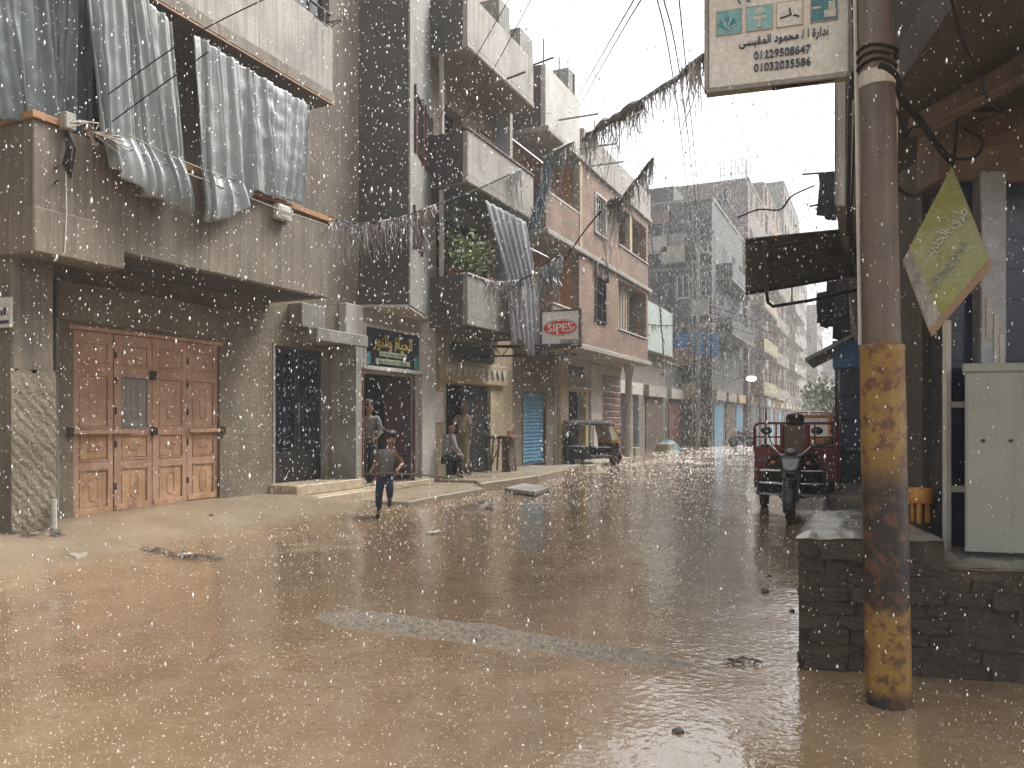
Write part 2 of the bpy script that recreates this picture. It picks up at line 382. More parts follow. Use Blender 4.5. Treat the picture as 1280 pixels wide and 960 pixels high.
def scatter(name, spots, m, label, cat, smin, smax, flat=.6, group=None):
    for px, py in spots:
        p = onZ(px, py, 0.0); p.z = h_ground(p.x, p.y)
        bm = bmesh.new(); bmesh.ops.create_icosphere(bm, subdivisions=2, radius=1)
        s = rnd.uniform(smin, smax); seed = rnd.random()*50
        for v in bm.verts:
            k = 1+.45*mn.noise(v.co*1.3+Vector((seed,0,0))); v.co = Vector((v.co.x*k*s*1.3, v.co.y*k*s, v.co.z*k*s*flat))
        bmesh.ops.rotate(bm, verts=bm.verts, matrix=Matrix.Rotation(rnd.random()*6.28, 3, 'Z'))
        me = bpy.data.meshes.new(name); bm.to_mesh(me); bm.free(); me.materials.append(m)
        o = bpy.data.objects.new(name, me); COL.objects.link(o); o.location = p+Vector((0,0,s*flat*.5)); tag(o, label, cat, group)
M_['stone_dark'] = mat('stone_dark', (.06,.05,.042), (.10,.085,.07), 9, rough=.5, bump=.5)
M_['stone_pale'] = mat('stone_pale', (.45,.40,.33), (.33,.28,.22), 9, rough=.6, bump=.5)
scatter('stone', [(75,653)], M_['stone_pale'], 'pale fist-sized stone at the foot of the textured pillar', 'stone', .06, .065, .5)
scatter('stone', [(956,741)], M_['stone_dark'], 'dark brick fragment lying in the water left of the stone step', 'stone', .035, .037)
scatter('stone', [(990,764)], M_['stone_dark'], 'small dark stone in the water close to the corner of the step', 'stone', .02, .022)
scatter('stone', [(848,916)], M_['stone_dark'], 'dark clod in the wet foreground left of the pole', 'stone', .022, .024)
scatter('stone', [(962,721)], M_['stone_dark'], 'dark pebble beyond the brick fragment beside the step', 'stone', .018, .02)
scatter('stone', [(264,667)], M_['stone_dark'], 'dark clod on the bare mud bank before the pink door', 'stone', .022, .024)
def litter(px, py, sx, sy, m, label, cat='litter', name='litter_scrap'):
    p = onZ(px, py, 0.0); z = h_ground(p.x, p.y); q = MB(); a = rnd.random()*3
    def f(u, v):
        x, y = (u-.5)*sx, (v-.5)*sy
        return Vector((p.x+x*math.cos(a)-y*math.sin(a), p.y+x*math.sin(a)+y*math.cos(a), z+.02+.02*mn.noise((u*4+px, v*4, 1))))
    q.grid(f, 6, 5); tag(q.build(name, m, smooth=True, solid=.003), label, cat)
litter(231, 700, .16, .10, M_['sign_white'], 'pale scrap of paper in the twigs along the mud bank')
litter(543, 666, .22, .12, M_['sign_white'], 'white torn scrap on the wet road in front of the running boy')
litter(738, 584, .55, .35, M_['sign_white'], 'white crumpled sheet on the ground by the auto rickshaw')
def twigs(px0, px1, py, n, name, label, spread=6):
    q = MB()
    for i in range(n):
        u = rnd.random(); px = px0+(px1-px0)*u; y = py+rnd.uniform(-spread, spread)*.5*(1-abs(2*u-1)*.5)
        p = onZ(px, y, 0.0); p.z = h_ground(p.x, p.y)+.008; a = rnd.gauss(0, .5); l = rnd.uniform(.04, .17)
        d = Vector((math.cos(a)*CC, math.sin(a)+.3, 0))*l
        q.tube([p-d*.5, p+Vector((rnd.uniform(-.02,.02), rnd.uniform(-.02,.02), rnd.uniform(.005,.03))), p+d*.5+Vector((0,0,.004))], [.002, rnd.uniform(.003,.007), .001], 4)
    stuff(tag(q.build(name, M_['stone_dark']), label, 'debris'))
twigs(180, 280, 701, 70, 'debris', 'dark twigs and rubbish washed along the edge of the mud bank')
twigs(915, 950, 829, 12, 'debris', 'dark twigs caught at the end of the gravel hump', 8)
twigs(10, 80, 699, 60, 'debris', 'dark rubbish under the broken edge of the old paving', 8)

M_['mud_dark'] = mat('mud_dark', (.16,.12,.085), (.10,.075,.055), 6, rough=.4, bump=.8, bsc=30)
# lifted slab and hole in the far-left of the road
q = MB(); a = [onZ(630,612,.06), onZ(668,617,.06), onZ(688,611,.06), onZ(655,606,.06)]
q.prism([p-Vector((0,0,.05)) for p in a], (0,0,.09)); tag(q.build('concrete_slab', M_['concrete_grey'], bevel=.015), 'flat grey concrete slab lying loose in the street off the pavement', 'slab')
q = MB(); c = onZ(602, 634, 0.0); zc = h_ground(c.x, c.y)
q.grid(lambda u, v: Vector((c.x+(u-.5)*.95, c.y+(v-.5)*1.1, zc-.02+.12*math.exp(-(((u-.5)*3.4)**2+((v-.5)*3.4)**2))*(1+.9*mn.noise((u*7,v*7,3))))), 24, 24)
tag(q.build('rubble_heap', M_['mud_dark'], smooth=True), 'low wet heap of rubble round a drain in the street', 'rubble')
for px, py, lb in ((597,633,'leftmost'),(606,631,'topmost'),(612,637,'lowest and rightmost')):
    scatter('stone', [(px,py)], M_['stone_dark'], lb+' of three dark stones on the rubble heap round the drain', 'stone', .055, .08, .6, 'stones on the rubble heap')
# ================================================================ A: the near apartment block on the left
XA = -9.05
A = thing('apartment_block', 'brown concrete apartment block with pink folding shop doors and hanging tarps', 'building', (XA, 8, 0))
dy0, dy1 = YX(92,XA), YX(275,XA)               # the pink doors
by0, by1 = YX(342,XA), YX(408,XA)              # the black iron door
w1 = (YX(243,XA)-.4, YX(243,XA)+1.0, 4.4, 6.3)
MB().wallX(XA, .3, 1.5, 11.95, -.2, 3.62, [(dy0,dy1,-.2,2.66),(by0,by1,-.2,2.76)]).build('ground_wall', M_['plaster_rough'], A)
up = MB().wallX(XA-.02, .3, 1.5, 12.3, 3.62, 14, [(6.2,7.3,4.5,6.2),(9.3,10.3,5.35,6.35),(7.4,8.8,7.7,9.6),(10.6,11.4,8,9.4)])
up.build('upper_wall', M_['concrete_brown'], A)
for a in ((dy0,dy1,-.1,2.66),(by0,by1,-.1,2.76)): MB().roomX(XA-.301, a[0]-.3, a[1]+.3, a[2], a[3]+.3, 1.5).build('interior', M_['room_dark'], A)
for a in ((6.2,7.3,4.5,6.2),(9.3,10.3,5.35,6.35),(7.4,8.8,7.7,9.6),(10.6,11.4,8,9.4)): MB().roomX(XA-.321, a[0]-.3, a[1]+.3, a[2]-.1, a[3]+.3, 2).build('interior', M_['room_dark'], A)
# upper window frames in the dark openings
for a in ((9.3,10.3,5.35,6.35),(10.6,11.4,8,9.4)):
    q = MB(); 
    for s in (a[0], (a[0]+a[1])/2-.03, a[1]-.06): q.box(XA-.2, XA-.12, s, s+.06, a[2], a[3])
    q.box(XA-.19, XA-.13, a[0], a[1], a[3]-.06, a[3]); q.box(XA-.19, XA-.13, a[0], a[1], a[2], a[2]+.06)
    f = q.build('window', M_['wood_grey'], A)
    MB().box(XA-.165, XA-.155, a[0]+.03, a[1]-.03, a[2]+.03, a[3]-.03).build('pane', M_['glass_dark'], f)
# lintel band above the doors and eaves beam under the balcony
MB().box(XA, XA+.10, YX(66,XA), YX(290,XA), 2.74, 3.22).build('lintel', M_['plaster_rough'], A, bevel=.02)
MB().box(XA, XA+.55, 5.2, 5.62, 3.0, 3.62).build('beam', M_['concrete_brown'], A, bevel=.02)
# pillar carrying the balcony: scratched render on its lower half
p = MB().box(XA, -8.3, 5.15, 5.62, -.2, 3.3).build('pillar', M_['concrete_brown'], A, bevel=.025)
q = MB()
r2 = random.Random(5)
def scratched(u, v):
    y = 5.13+.50*u; z = .05+2.0*v
    e = sst(v*30)*sst((1-v+.07*mn.noise((u*5,1,1)))*9)
    return Vector((-8.3+e*(.022+.004*math.sin(u*26+v*88+3*mn.noise((u*6,v*12,3)))+.006*mn.noise((u*20,v*70,2))-.01*abs(mn.noise((u*2.2,v*5,8)))), y, z))
q.grid(scratched, 60, 150); q.build('scratched_render', M_['plaster_rough'], p, smooth=True)
MB().tube([(-8.22,5.56,.1),(-8.22,5.56,.62)], .03, 8).build('pipe_stub', M_['plaster_white'], A)
MB().tube([(XA+.05,5.95,.3),(XA+.05,5.95,3.3)], .03, 8).build('drain_pipe', M_['concrete_grey'], A)
MB().tube([(XA+.06,6.12,.4),(XA+.06,6.12,3.25)], .02, 8).build('drain_pipe', M_['concrete_grey'], A)
# number plate on the near side of the pillar
c = onY(6, 391, 5.14); pl = MB().box(c.x-.22, c.x+.13, 5.115, 5.146, c.z-.16, c.z+.16).build('plate', M_['sign_white'], A)
q = MB(); q.box(c.x-.2, c.x+.11, 5.108, 5.114, c.z-.12, c.z-.085); q.build('plate_line', M_['sign_ink'], pl)
q = MB()
for i in range(4): q.box(c.x-.12+i*.05, c.x-.09+i*.05, 5.108, 5.114, c.z-.03, c.z+.02+.03*(i % 2))
q.build('plate_mark', M_['sign_ink'], pl)

# folding doors: four leaves, each with four sunk panels and their mouldings
zb, zt = .27, 2.64; lw = (dy1-dy0)/4
def rounded(cy, cz, w, h, X, r, t, n=6):
    # a raised stadium-shaped moulding ring
    pts = []; r_ = min(w, h)/2
    for k in range(4*n):
        q = 2*math.pi*k/(4*n); sx = 1 if math.cos(q) >= 0 else -1; sz = 1 if math.sin(q) >= 0 else -1
        pts.append(Vector((X, cy+sx*(w/2-r_)+r_*math.cos(q), cz+sz*(h/2-r_)+r_*math.sin(q))))
    pts.append(pts[0]); pts.append(pts[1]); return pts
rows = [(2.22,2.50,'s'),(1.40,2.08,'l'),(.98,1.30,'s'),(.36,.86,'l')]
for i in range(4):
    a, b = dy0+i*lw+.006, dy0+(i+1)*lw-.006; X = XA-.05+(.012 if i in (1,2) else 0)
    z0 = zb+.012*i
    holes = [(a+.115, b-.075, r0, r1) for r0, r1, k in rows]
    leaf = MB().wallX(X, .05, a, b, z0, zt, holes).build('door_leaf', M_['wood_pink'], A, bevel=.004)
    for j, (r0, r1, k) in enumerate(rows):
        m = M_['wood_bare'] if j >= 2 else M_['wood_pink']
        if i == 1 and j == 1: m = M_['concrete_grey']
        q = MB(); ya, yb = a+.112, b-.072
        q.box(X-.045, X-.022, ya, yb, r0-.003, r1+.003)
        bv = .022
        q.add([(X-.022,ya+.0,r0),(X-.022,yb,r0),(X-.022,yb,r1),(X-.022,ya,r1),(X-.010,ya+bv,r0+bv),(X-.010,yb-bv,r0+bv),(X-.010,yb-bv,r1-bv),(X-.010,ya+bv,r1-bv)],
              [(0,1,5,4),(1,2,6,5),(2,3,7,6),(3,0,4,7),(4,5,6,7)])
        q.build('panel', m, leaf)
        w_, h_ = (.16, .07) if k == 's' else (.12, (r1-r0)*.62)
        MB().tube(rounded((ya+yb)/2, (r0+r1)/2, w_, h_, X-.008, 0, 0), .008, 6, False).build('moulding', m, leaf, smooth=True)
        q = MB()                                                       # bead round the panel
        for (y0,y1,z0_,z1_) in ((ya,yb,r1-.012,r1+.01),(ya-.004,ya+.012,r0,r1),(yb-.012,yb+.004,r0,r1),(ya,yb,r0-.01,r0+.012)):
            q.box(X-.004, X+.010, y0, y1, z0_, z1_)
        q.build('bead', m, leaf)
    for z in (.62, 1.18, 1.62, 2.02, 2.36):
        if i in (1, 3): MB().lathe([(.012,-.045),(.015,-.04),(.015,.04),(.012,.045)], (X+.012, a+.01, z), 8).build('hinge', M_['iron_rust'], leaf)
    MB().box(X, X+.014, a+.02, b-.02, z0+.02, z0+.10).build('bottom_rail', M_['wood_bare'], leaf, bevel=.003)
for a, b, z in ((dy0-.06, dy0+lw+.25, 1.345), (dy1-lw+.02, dy1+.06, 1.345)):
    q = MB().box(XA-.03, XA+.015, a, b, z-.028, z+.028); q.build('door_bar', M_['wood_pink'], A, bevel=.006)
for y, z in ((dy0-.05,1.345),(dy1+.05,1.345),((dy0+dy1)/2,1.345),((dy0+dy1)/2-.02,2.12)):
    q = MB().box(XA-.03, XA+.035, y-.035, y+.035, z-.06, z+.06); q.tube([(XA+.03,y-.02,z-.02),(XA+.05,y,z),(XA+.03,y+.02,z-.02)], .008, 6); q.build('bolt', M_['iron_rust'], A)
MB().box(XA-.06, XA-.005, dy0-.05, dy0-.002, .25, 2.68).build('door_frame', M_['wood_pink'], A); MB().box(XA-.06, XA-.005, dy1+.002, dy1+.04, .25, 2.68).build('door_frame', M_['wood_pink'], A)
MB().box(XA-.06, XA+.004, dy0-.06, dy1+.05, 2.645, 2.69).build('door_head', M_['wood_pink'], A)

# black iron double door with scrolls, steps of pale stone
ym = by0+(by1-by0)*.52
for k, (a, b) in enumerate(((by0+.03, ym-.01), (ym+.01, by1-.03))):
    X = XA-.10
    q = MB().wallX(X, .05, a, b, .44, 2.74, [(a+.07,b-.07,.95,2.64)])
    q.box(X-.02, X+.008, a+.1, b-.1, .52, .88); lf = q.build('iron_door_leaf', M_['iron_black'], A, bevel=.006)
    MB().box(X-.035, X-.028, a+.06, b-.06, .94, 2.65).build('door_pane', M_['glass_dark'], lf)
    q = MB(); cy_ = (a+b)/2; wv = (b-a)/2-.09
    for z in (1.15,1.5,1.85,2.2,2.5):
        for s in (-1, 1):
            pts = []
            for t in range(15):
                an = t/14*4.6; rr = .10*(1-t/17); pts.append((X-.01, cy_+s*(wv*.45)+rr*math.cos(an)*s, z+rr*math.sin(an)))
            q.tube(pts, .008, 5)
    for s in (-.5, 0, .5): q.tube([(X-.01, cy_+wv*s*1.6, .95),(X-.01, cy_+wv*s*1.6, 2.64)], .008, 5)
    q.build('scroll_grille', M_['iron_black'], lf, smooth=True)
    q = MB()
    for z in (1.32,1.68,2.02,2.36,1.1):
        q.ball((X+.004, cy_, z), (.014,.035,.045), 8, 5)
        for s in (-1,1): q.ball((X+.004, cy_+s*wv*.5, z+.02), (.012,.02,.026), 6, 4)
    stuff(q.build('rosette', M_['steel_grey'], lf, smooth=True))
MB().tube([(XA-.06,ym-.05,1.45),(XA-.03,ym-.05,1.5),(XA-.03,ym-.05,1.75),(XA-.06,ym-.05,1.8)], .012, 6).build('door_handle', M_['steel_grey'], A)
for s in (by0-.02, by1-.03): MB().box(XA-.16, XA+.012, s, s+.05, .4, 2.77).build('door_jamb', M_['concrete_grey'], A)
MB().box(XA-.02, XA+.5, YX(368,XA), 11.9, 2.86, 3.08).build('canopy_slab', M_['concrete_grey'], A, bevel=.015)
MB().box(XA-.02, XA+.3, YX(360,XA), 10.9, 3.085, 3.5).build('canopy_upstand', M_['concrete_grey'], A, bevel=.015)
st = thing('door_steps', 'two pale stone steps in front of the black iron door', 'steps', (-8.7, 10.7, 0))
MB().box(XA-.1, -8.45, by0-.12, by1+.35, .26, .43).build('step', M_['marble'], st, bevel=.012)
MB().box(XA-.1, -8.08, by0-.22, by1+.6, -.1, .255).build('step', M_['marble'], st, bevel=.012)
MB().box(XA-.05, -8.5, 11.45, 11.62, .435, 2.84).build('side_pier', M_['concrete_grey'], A)

# first-floor balcony
XB = -7.85; e1 = 9.84
q = MB(); q.box(XB-.13, XB, 5.09, e1, 3.44, 4.62); q.build('balcony_parapet', M_['concrete_brown'], A, bevel=.012)
MB().box(XA, XB-.132, 5.09, 5.22, 3.44, 4.62).build('balcony_parapet', M_['concrete_brown'], A, bevel=.012)
MB().box(XA, XB-.132, e1-.13, e1, 3.44, 4.62).build('balcony_parapet', M_['concrete_brown'], A, bevel=.012)
MB().box(XA, XB-.133, 5.222, e1-.132, 3.455, 3.55).build('balcony_floor', M_['plaster_dark'], A)
MB().box(XB-.35, XB+.018, 5.08, YX(155,XB), 3.24, 3.72).build('edge_beam', M_['concrete_brown'], A, bevel=.015)
MB().box(XA, XB-.36, 5.08, 5.3, 3.24, 3.72).build('edge_beam', M_['concrete_brown'], A, bevel=.015)
MB().box(XB-.14, XB+.035, 5.06, YX(84,XB), 4.625, 4.70).build('timber_rail', M_['wood_rail'], A, bevel=.006)
MB().box(XA, XB-.145, 5.06, 5.2, 4.625, 4.70).build('timber_rail', M_['wood_rail'], A, bevel=.006)
MB().box(XB-.12, XB+.035, YX(110,XB), e1+.12, 4.655, 4.73).build('timber_rail', M_['wood_rail'], A, bevel=.006)
q = MB()                                                                # rope lashings at the rail's end and corner
for y in (e1+.02, e1+.06, e1+.1):
    q.tube([(XB-.13,y,4.64),(XB+.05,y+.01,4.62),(XB+.05,y,4.75),(XB-.13,y,4.76),(XB-.13,y,4.64)], .012, 5)
for i in range(6): q.tube([(XB+.05,e1+.05,4.65),(XB+.08+rnd.random()*.06,e1+.02-rnd.random()*.2,4.6-rnd.random()*.12)], .006, 4)
q.build('lashing', M_['kerb'], A)
q = MB()
y = YX(80,XB)
for i in range(5): q.tube([(XB+.03,y,4.62),(XB+.05+.02*i,y+.03*math.sin(i*2),4.4),(XB+.04,y+.02*i-.04,4.22-.03*i)], .014, 5)
q.build('cable_bundle', M_['cable'], A)
MB().tube([(XB+.03,y,4.2),(XB+.035,y+.005,3.72),(XB+.025,y-.01,3.3)], .007, 5).build('cord', M_['sign_white'], A)
MB().box(XB+.005, XB+.12, y-.06, y+.06, 4.6, 4.78).build('junction_box', M_['concrete_light'], A, bevel=.01)
for z in (4.18, 4.02): MB().tube([(XB,y-.1,z),(XB+.1,y-.12,z+.01)], .014, 6).build('peg', M_['iron_rust'], A)
# upper balcony
e2 = 9.96
MB().box(XB-.12, XB, 4.5, e2, 6.76, 7.8).build('balcony_parapet', M_['concrete_light'], A, bevel=.012)
MB().box(XA, XB-.122, e2-.12, e2, 6.76, 7.8).build('balcony_parapet', M_['concrete_light'], A, bevel=.012)
MB().box(XA, XB+.03, 4.48, e2+.03, 6.58, 6.755).build('balcony_floor', M_['concrete_brown'], A, bevel=.012)
MB().box(XA, XB+.03, 4.48, e2+.03, 9.72, 9.9).build('balcony_floor', M_['concrete_brown'], A, bevel=.012)
q = MB().tube([(XB-.05,4.5,8.02),(XB-.05,e2,8.02)], .022, 6)
for y in (5.5,7,8.5,9.8): q.tube([(XB-.05,y,7.8),(XB-.05,y,8.02)], .018, 6)
q.build('hand_rail', M_['iron_rust'], A)
q = MB(); c = onX(417,33,XB)
for s in range(4): q.tube([c+Vector((-.05,-.15*s,0)), c+Vector((.32,-.15*s-.1,.03-.12*s))], .010, 5)
q.build('line_bracket', M_['iron_rust'], A)
q = MB().tube([(XB+.02,4.6,6.56),(XB+.02,e2,6.56)], .014, 6); q.build('curtain_wire', M_['wood_rail'], A)
# white floodlight box on the parapet
c = onX(348, 267, XB)
lt = thing('floodlight', 'white square lamp box fixed under the timber rail beside the tarp', 'lamp', (XB+.05, c.y, c.z))
MB().box(XB+.01, XB+.13, c.y-.14, c.y+.14, c.z-.11, c.z+.11).build('housing', M_['sign_white'], lt, bevel=.02, seg=2)
MB().box(XB+.131, XB+.137, c.y-.10, c.y+.10, c.z-.07, c.z+.07).build('lens', M_['plaster_white'], lt)
MB().tube([(XB+.0,c.y+.05,c.z-.10),(XB+.08,c.y+.06,c.z-.16),(XB+.13,c.y,c.z-.10)], .008, 5).build('bracket', M_['cable'], lt)

# ---------------------------------------------------------------- tarps
def tarp_mat(name, c, c2, rough=.42):
    m = mat(name, c, c2, 1.6, rough=rough, bump=.25, bsc=14, fine=.12, streak=.4, scol=tuple(v*.55 for v in c)); return m
M_['tarp_pale'] = tarp_mat('tarp_pale', (.33,.35,.345), (.24,.26,.26)); M_['tarp_dark'] = tarp_mat('tarp_dark', (.15,.175,.17), (.10,.12,.118))
def interp(tab, u):
    for (a, va), (b, vb) in zip(tab, tab[1:]):
        if u <= b: return va+(vb-va)*sst((u-a)/(b-a)) if b > a else vb
    return tab[-1][1]
def tarp(label, top, bot, m, X0, nf, amp, seed, bulge=.1, phase=0, belly=0, lower=4.70, gather=None):
    # top / bot: outline in the plane of the parapet as (u, px, py); folds run down from the gathered top edge
    P = lambda tab, u: onX(interp([(a,b) for a,b,c in tab],u), interp([(a,c) for a,b,c in tab],u), X0)
    def f(u, v):
        a, b = P(top,u), P(bot,u); q = a.lerp(b, v)
        ph = u*nf*6.283+phase+1.3*mn.noise((u*5,v*.9,seed))+.5*math.sin(v*2+seed)
        k = math.sin(ph)+.45*math.sin(2.1*ph+seed)*(.6+.4*v)
        k2 = math.sin(ph*2.7+1.7+seed)*.35+math.sin(ph*4.3+seed*2)*.16; x = amp*(k*(.40+.6*v)+k2*(.8-.3*v))+bulge*math.sin(v*math.pi*.5)
        if q.z < lower: x += belly*math.sin(min(1,(lower-q.z)/.9)*math.pi)*(.6+.4*math.sin(u*3.1))
        q.x += x+.02*mn.noise((u*14,v*9,seed)); q.y += .02*math.cos(ph)*(.3+v)
        q.z += .03*mn.noise((u*6,v*3,seed+5))*v
        return q
    o = MB().grid(f, 260, 70).build('tarp', m, smooth=True, solid=.004); return tag(o, label, 'tarp')
tarp('dark green-grey tarp hanging leftmost behind the timber rail', [(0,-60,-150),(1,106,-60)], [(0,-60,150),(.5,30,152),(.75,70,156),(1,112,190)], M_['tarp_dark'], XB-.2, 5, .055, 2.2, .05)
tarp('long pale tarp hung over the timber rail and ballooning below it', [(0,100,-55),(.5,160,-25),(1,214,28)], [(0,118,165),(.18,128,215),(.4,165,246),(.7,205,262),(1,228,271)], M_['tarp_pale'], XB+.07, 6, .06, 7.1, .09, belly=.16)
tarp('pale tarp hung from the slab edge beside the floodlight, gathered low on one side', [(0,240,43),(.06,252,48),(.5,310,86),(1,386,131)], [(0,246,279),(.1,254,281),(.25,276,272),(.38,300,258),(.48,306,236),(.7,338,246),(1,372,254)], M_['tarp_pale'], XB+.07, 9, .045, 3.9, .08, phase=1, belly=.12)
# rope and sticks tying the tarps
q = MB()
for (a, b) in (((105,160),(410,282)),((160,168),(306,228))):
    p0, p1 = onX(*a, XB+.26), onX(*b, XB+.12)
    q.tube([p0, p0.lerp(p1,.3)-Vector((0,0,.05)), p0.lerp(p1,.7)-Vector((0,0,.05)), p1], .008, 5)
p0 = onX(118,166,XB+.22)
for i in range(16):
    a = rnd.random()*6.28; q.tube([p0, p0+Vector((.05+rnd.random()*.1, math.cos(a)*.2, math.sin(a)*.07)), p0+Vector((.08, math.cos(a+.6)*.34, math.sin(a+.6)*.12-.05))], .009, 5)
tag(q.build('tie_rope', M_['kerb']), 'knotted rope and rag tying the pale tarps to the rail', 'rope')
# ---------------------------------------------------------------- writing
FORMS = {'ا':0xFE8D,'أ':0xFE83,'ب':0xFE8F,'ة':0xFE93,'ت':0xFE95,'ج':0xFE9D,'ح':0xFEA1,'د':0xFEA9,'ر':0xFEAD,'ز':0xFEAF,'ش':0xFEB5,'خ':0xFEA5,'س':0xFEB1,'ص':0xFEB9,'ط':0xFEC1,'ع':0xFEC9,'ف':0xFED1,'ق':0xFED5,'ك':0xFED9,'ل':0xFEDD,'م':0xFEE1,'ن':0xFEE5,'ه':0xFEE9,'و':0xFEED,'ى':0xFEEF,'ي':0xFEF1}
RIGHT_ONLY = set('اأدرزوةى')
def ar(s):                                     # joined letter shapes, laid out right to left
    out = []
    s = s.replace('لأ', '\uE001').replace('لا', '\uE002')
    jo = lambda ch: ch in FORMS or ch in '\uE001\uE002'
    for i, ch in enumerate(s):
        prev = i > 0 and jo(s[i-1]) and s[i-1] not in RIGHT_ONLY and s[i-1] not in '\uE001\uE002'
        nxt = i+1 < len(s) and jo(s[i+1])
        if ch == '\uE001': out.append(chr(0xFEF8 if prev else 0xFEF7))
        elif ch == '\uE002': out.append(chr(0xFEFC if prev else 0xFEFB))
        elif ch in FORMS:
            b = FORMS[ch]
            if ch in RIGHT_ONLY: out.append(chr(b+(1 if prev else 0)))
            else: out.append(chr(b+(3 if prev and nxt else 1 if prev else 2 if nxt else 0)))
        else: out.append({'(':')',')':'('}.get(ch, ch))
    return ''.join(reversed(out))
def text(name, body, m, parent, c, ex, ey, size=None, width=None, depth=.004, bold=0):
    """flat lettering centred on c; ex = reading direction, ey = up, both in world space"""
    cu = bpy.data.curves.new(name, 'FONT'); cu.body = body; cu.size = 1; cu.align_x = 'CENTER'; cu.align_y = 'CENTER'; cu.extrude = .002; cu.offset = bold; cu.resolution_u = 3
    t = bpy.data.objects.new(name, cu); COL.objects.link(t)
    me = bpy.data.meshes.new_from_object(t.evaluated_get(bpy.context.evaluated_depsgraph_get())); bpy.data.objects.remove(t); bpy.data.curves.remove(cu)
    xs = [v.co.x for v in me.vertices]; ys = [v.co.y for v in me.vertices]
    sx = sy = size or 1
    if width: sx = width/(max(xs)-min(xs)); sy = size/(max(ys)-min(ys)) if size else sx
    cx, cy = (max(xs)+min(xs))/2, (max(ys)+min(ys))/2
    ex, ey = Vector(ex).normalized(), Vector(ey).normalized(); ez = ex.cross(ey).normalized(); ey = ez.cross(ex)
    inv = ORG[parent].inverted(); c = Vector(c)
    for v in me.vertices: v.co = inv @ (c + ex*(v.co.x-cx)*sx + ey*(v.co.y-cy)*sy + ez*(v.co.z/.002*depth+depth))
    me.materials.clear(); me.materials.append(m); me.name = name
    o = bpy.data.objects.new(name, me); COL.objects.link(o); o.parent = parent; ORG[o] = ORG[parent]; return o

# ================================================================ B: the skewed block, its bay over the bookshop
B = thing('apartment_block', 'block with a tall bare dark side wall above the white shop front', 'building', (-9.5, 13.2, 0))
c0, c1, c2, c3 = W(-2.0,15), W(-1.78,17.5), W(-3.9,17.5), W(-3.9,15)
ax = (c1-c0).normalized(); nx_ = Vector((ax.y, -ax.x, 0))
def bplan(m, a, b, t, z0, z1, out=0.0):        # a slab of the bay's street side between distances a, b along it
    p0, p1 = c0+ax*a+nx_*out, c0+ax*b+nx_*out; return m.plan([p0, p1, p1-nx_*t, p0-nx_*t], z0, z1)
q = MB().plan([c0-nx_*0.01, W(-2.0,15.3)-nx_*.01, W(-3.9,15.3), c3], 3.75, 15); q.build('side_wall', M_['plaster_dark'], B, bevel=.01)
L_ = (c1-c0).length
wins = [(.45,1.15,6.9,8.2),(1.5,2.15,6.9,8.2),(.35,1.0,4.95,5.75)]
q = MB(); zs = sorted({3.76,15,*[v for w_ in wins for v in w_[2:]]}); xs = sorted({.12,L_,*[v for w_ in wins for v in w_[:2]]})
for i in range(len(xs)-1):
    for j in range(len(zs)-1):
        if not any(w_[0] <= xs[i] and xs[i+1] <= w_[1] and w_[2] <= zs[j] and zs[j+1] <= w_[3] for w_ in wins): bplan(q, xs[i], xs[i+1], .25, zs[j], zs[j+1])
bplan(q, 0, .12, .2, 3.75, 15, .012)
q.build('street_wall', M_['concrete_grey'], B)
for a, b, z0, z1 in wins:
    f = bplan(bplan(MB(), a-.05, a, .12, z0-.04, z1+.04, .05), b, b+.05, .12, z0-.04, z1+.04, .05).build('window_frame', M_['wood_maroon'], B)
    bplan(MB(), a, b, .05, z0, z1, -.06).build('shutter', M_['wood_maroon'], f)
q = MB().plan([c0-nx_*.02, c1-nx_*.02, c2, c3], 3.70, 3.755); q.build('bay_soffit', M_['plaster_white'], B)
y0, y1 = YX(450,XA), YX(520,XA)
MB().wallX(XA, .3, 11.96, 14.66, -.1, 3.70, [(y0,y1,-.1,2.44)]).build('shop_wall', M_['plaster_white'], B)
MB().box(XA-.02, XA+.16, YX(424,XA), YX(446,XA), 2.5, 3.7).build('pillar', M_['plaster_white'], B, bevel=.015)
MB().box(XA-.02, XA+.12, YX(522,XA), YX(539,XA), .1, 3.7).build('pillar', M_['plaster_white'], B, bevel=.015)
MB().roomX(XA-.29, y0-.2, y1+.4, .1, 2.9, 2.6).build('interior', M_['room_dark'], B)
q = MB().box(XA-2.2, XA-1.7, y0+.1, y1, .2, 2.0); q.build('shop_shelf', M_['iron_black'], B)
def panelled_leaf(name, p0, p1, z0, z1, m, parent, n=4):
    p0, p1 = Vector(p0), Vector(p1); d = (p1-p0); L = d.length; d.normalize(); nn = Vector((d.y,-d.x,0)); Z = Vector((0,0,1))
    q = MB(); c = (p0+p1)/2+Z*(z0+z1)/2; q.obox(c, d*L/2, nn*.016, Z*(z1-z0)/2)
    for s in (-1,1): q.obox(c+d*s*(L/2-.045)+nn*.003, d*.045, nn*.026, Z*((z1-z0)/2-.002))
    for k in range(n+1): q.obox((p0+p1)/2+nn*.002+Z*(z0+.05+(z1-z0-.1)*k/n), d*(L/2-.09), nn*.025, Z*.045)
    lf = q.build(name, m, parent, bevel=.004)
    for k in range(n): MB().obox((p0+p1)/2+Z*(z0+.05+(z1-z0-.1)*(k+.5)/n), d*(L/2-.14), nn*.022, Z*((z1-z0)/n/2-.10)).build('panel', m, lf, bevel=.008)
    return lf
panelled_leaf('door_leaf', (-9.17, 11.93, 0), (-8.70, 11.95, 0), .2, 2.5, M_['wood_red'], B)
panelled_leaf('door_leaf', (XA-.02, YX(519,XA), 0), (-8.62, YX(514,-8.62)+.1, 0), .2, 2.44, M_['wood_maroon'], B)
panelled_leaf('door_leaf', (XA-.62, y1-.32, 0), (XA-.06, y1-.05, 0), .2, 2.44, M_['wood_maroon'], B)
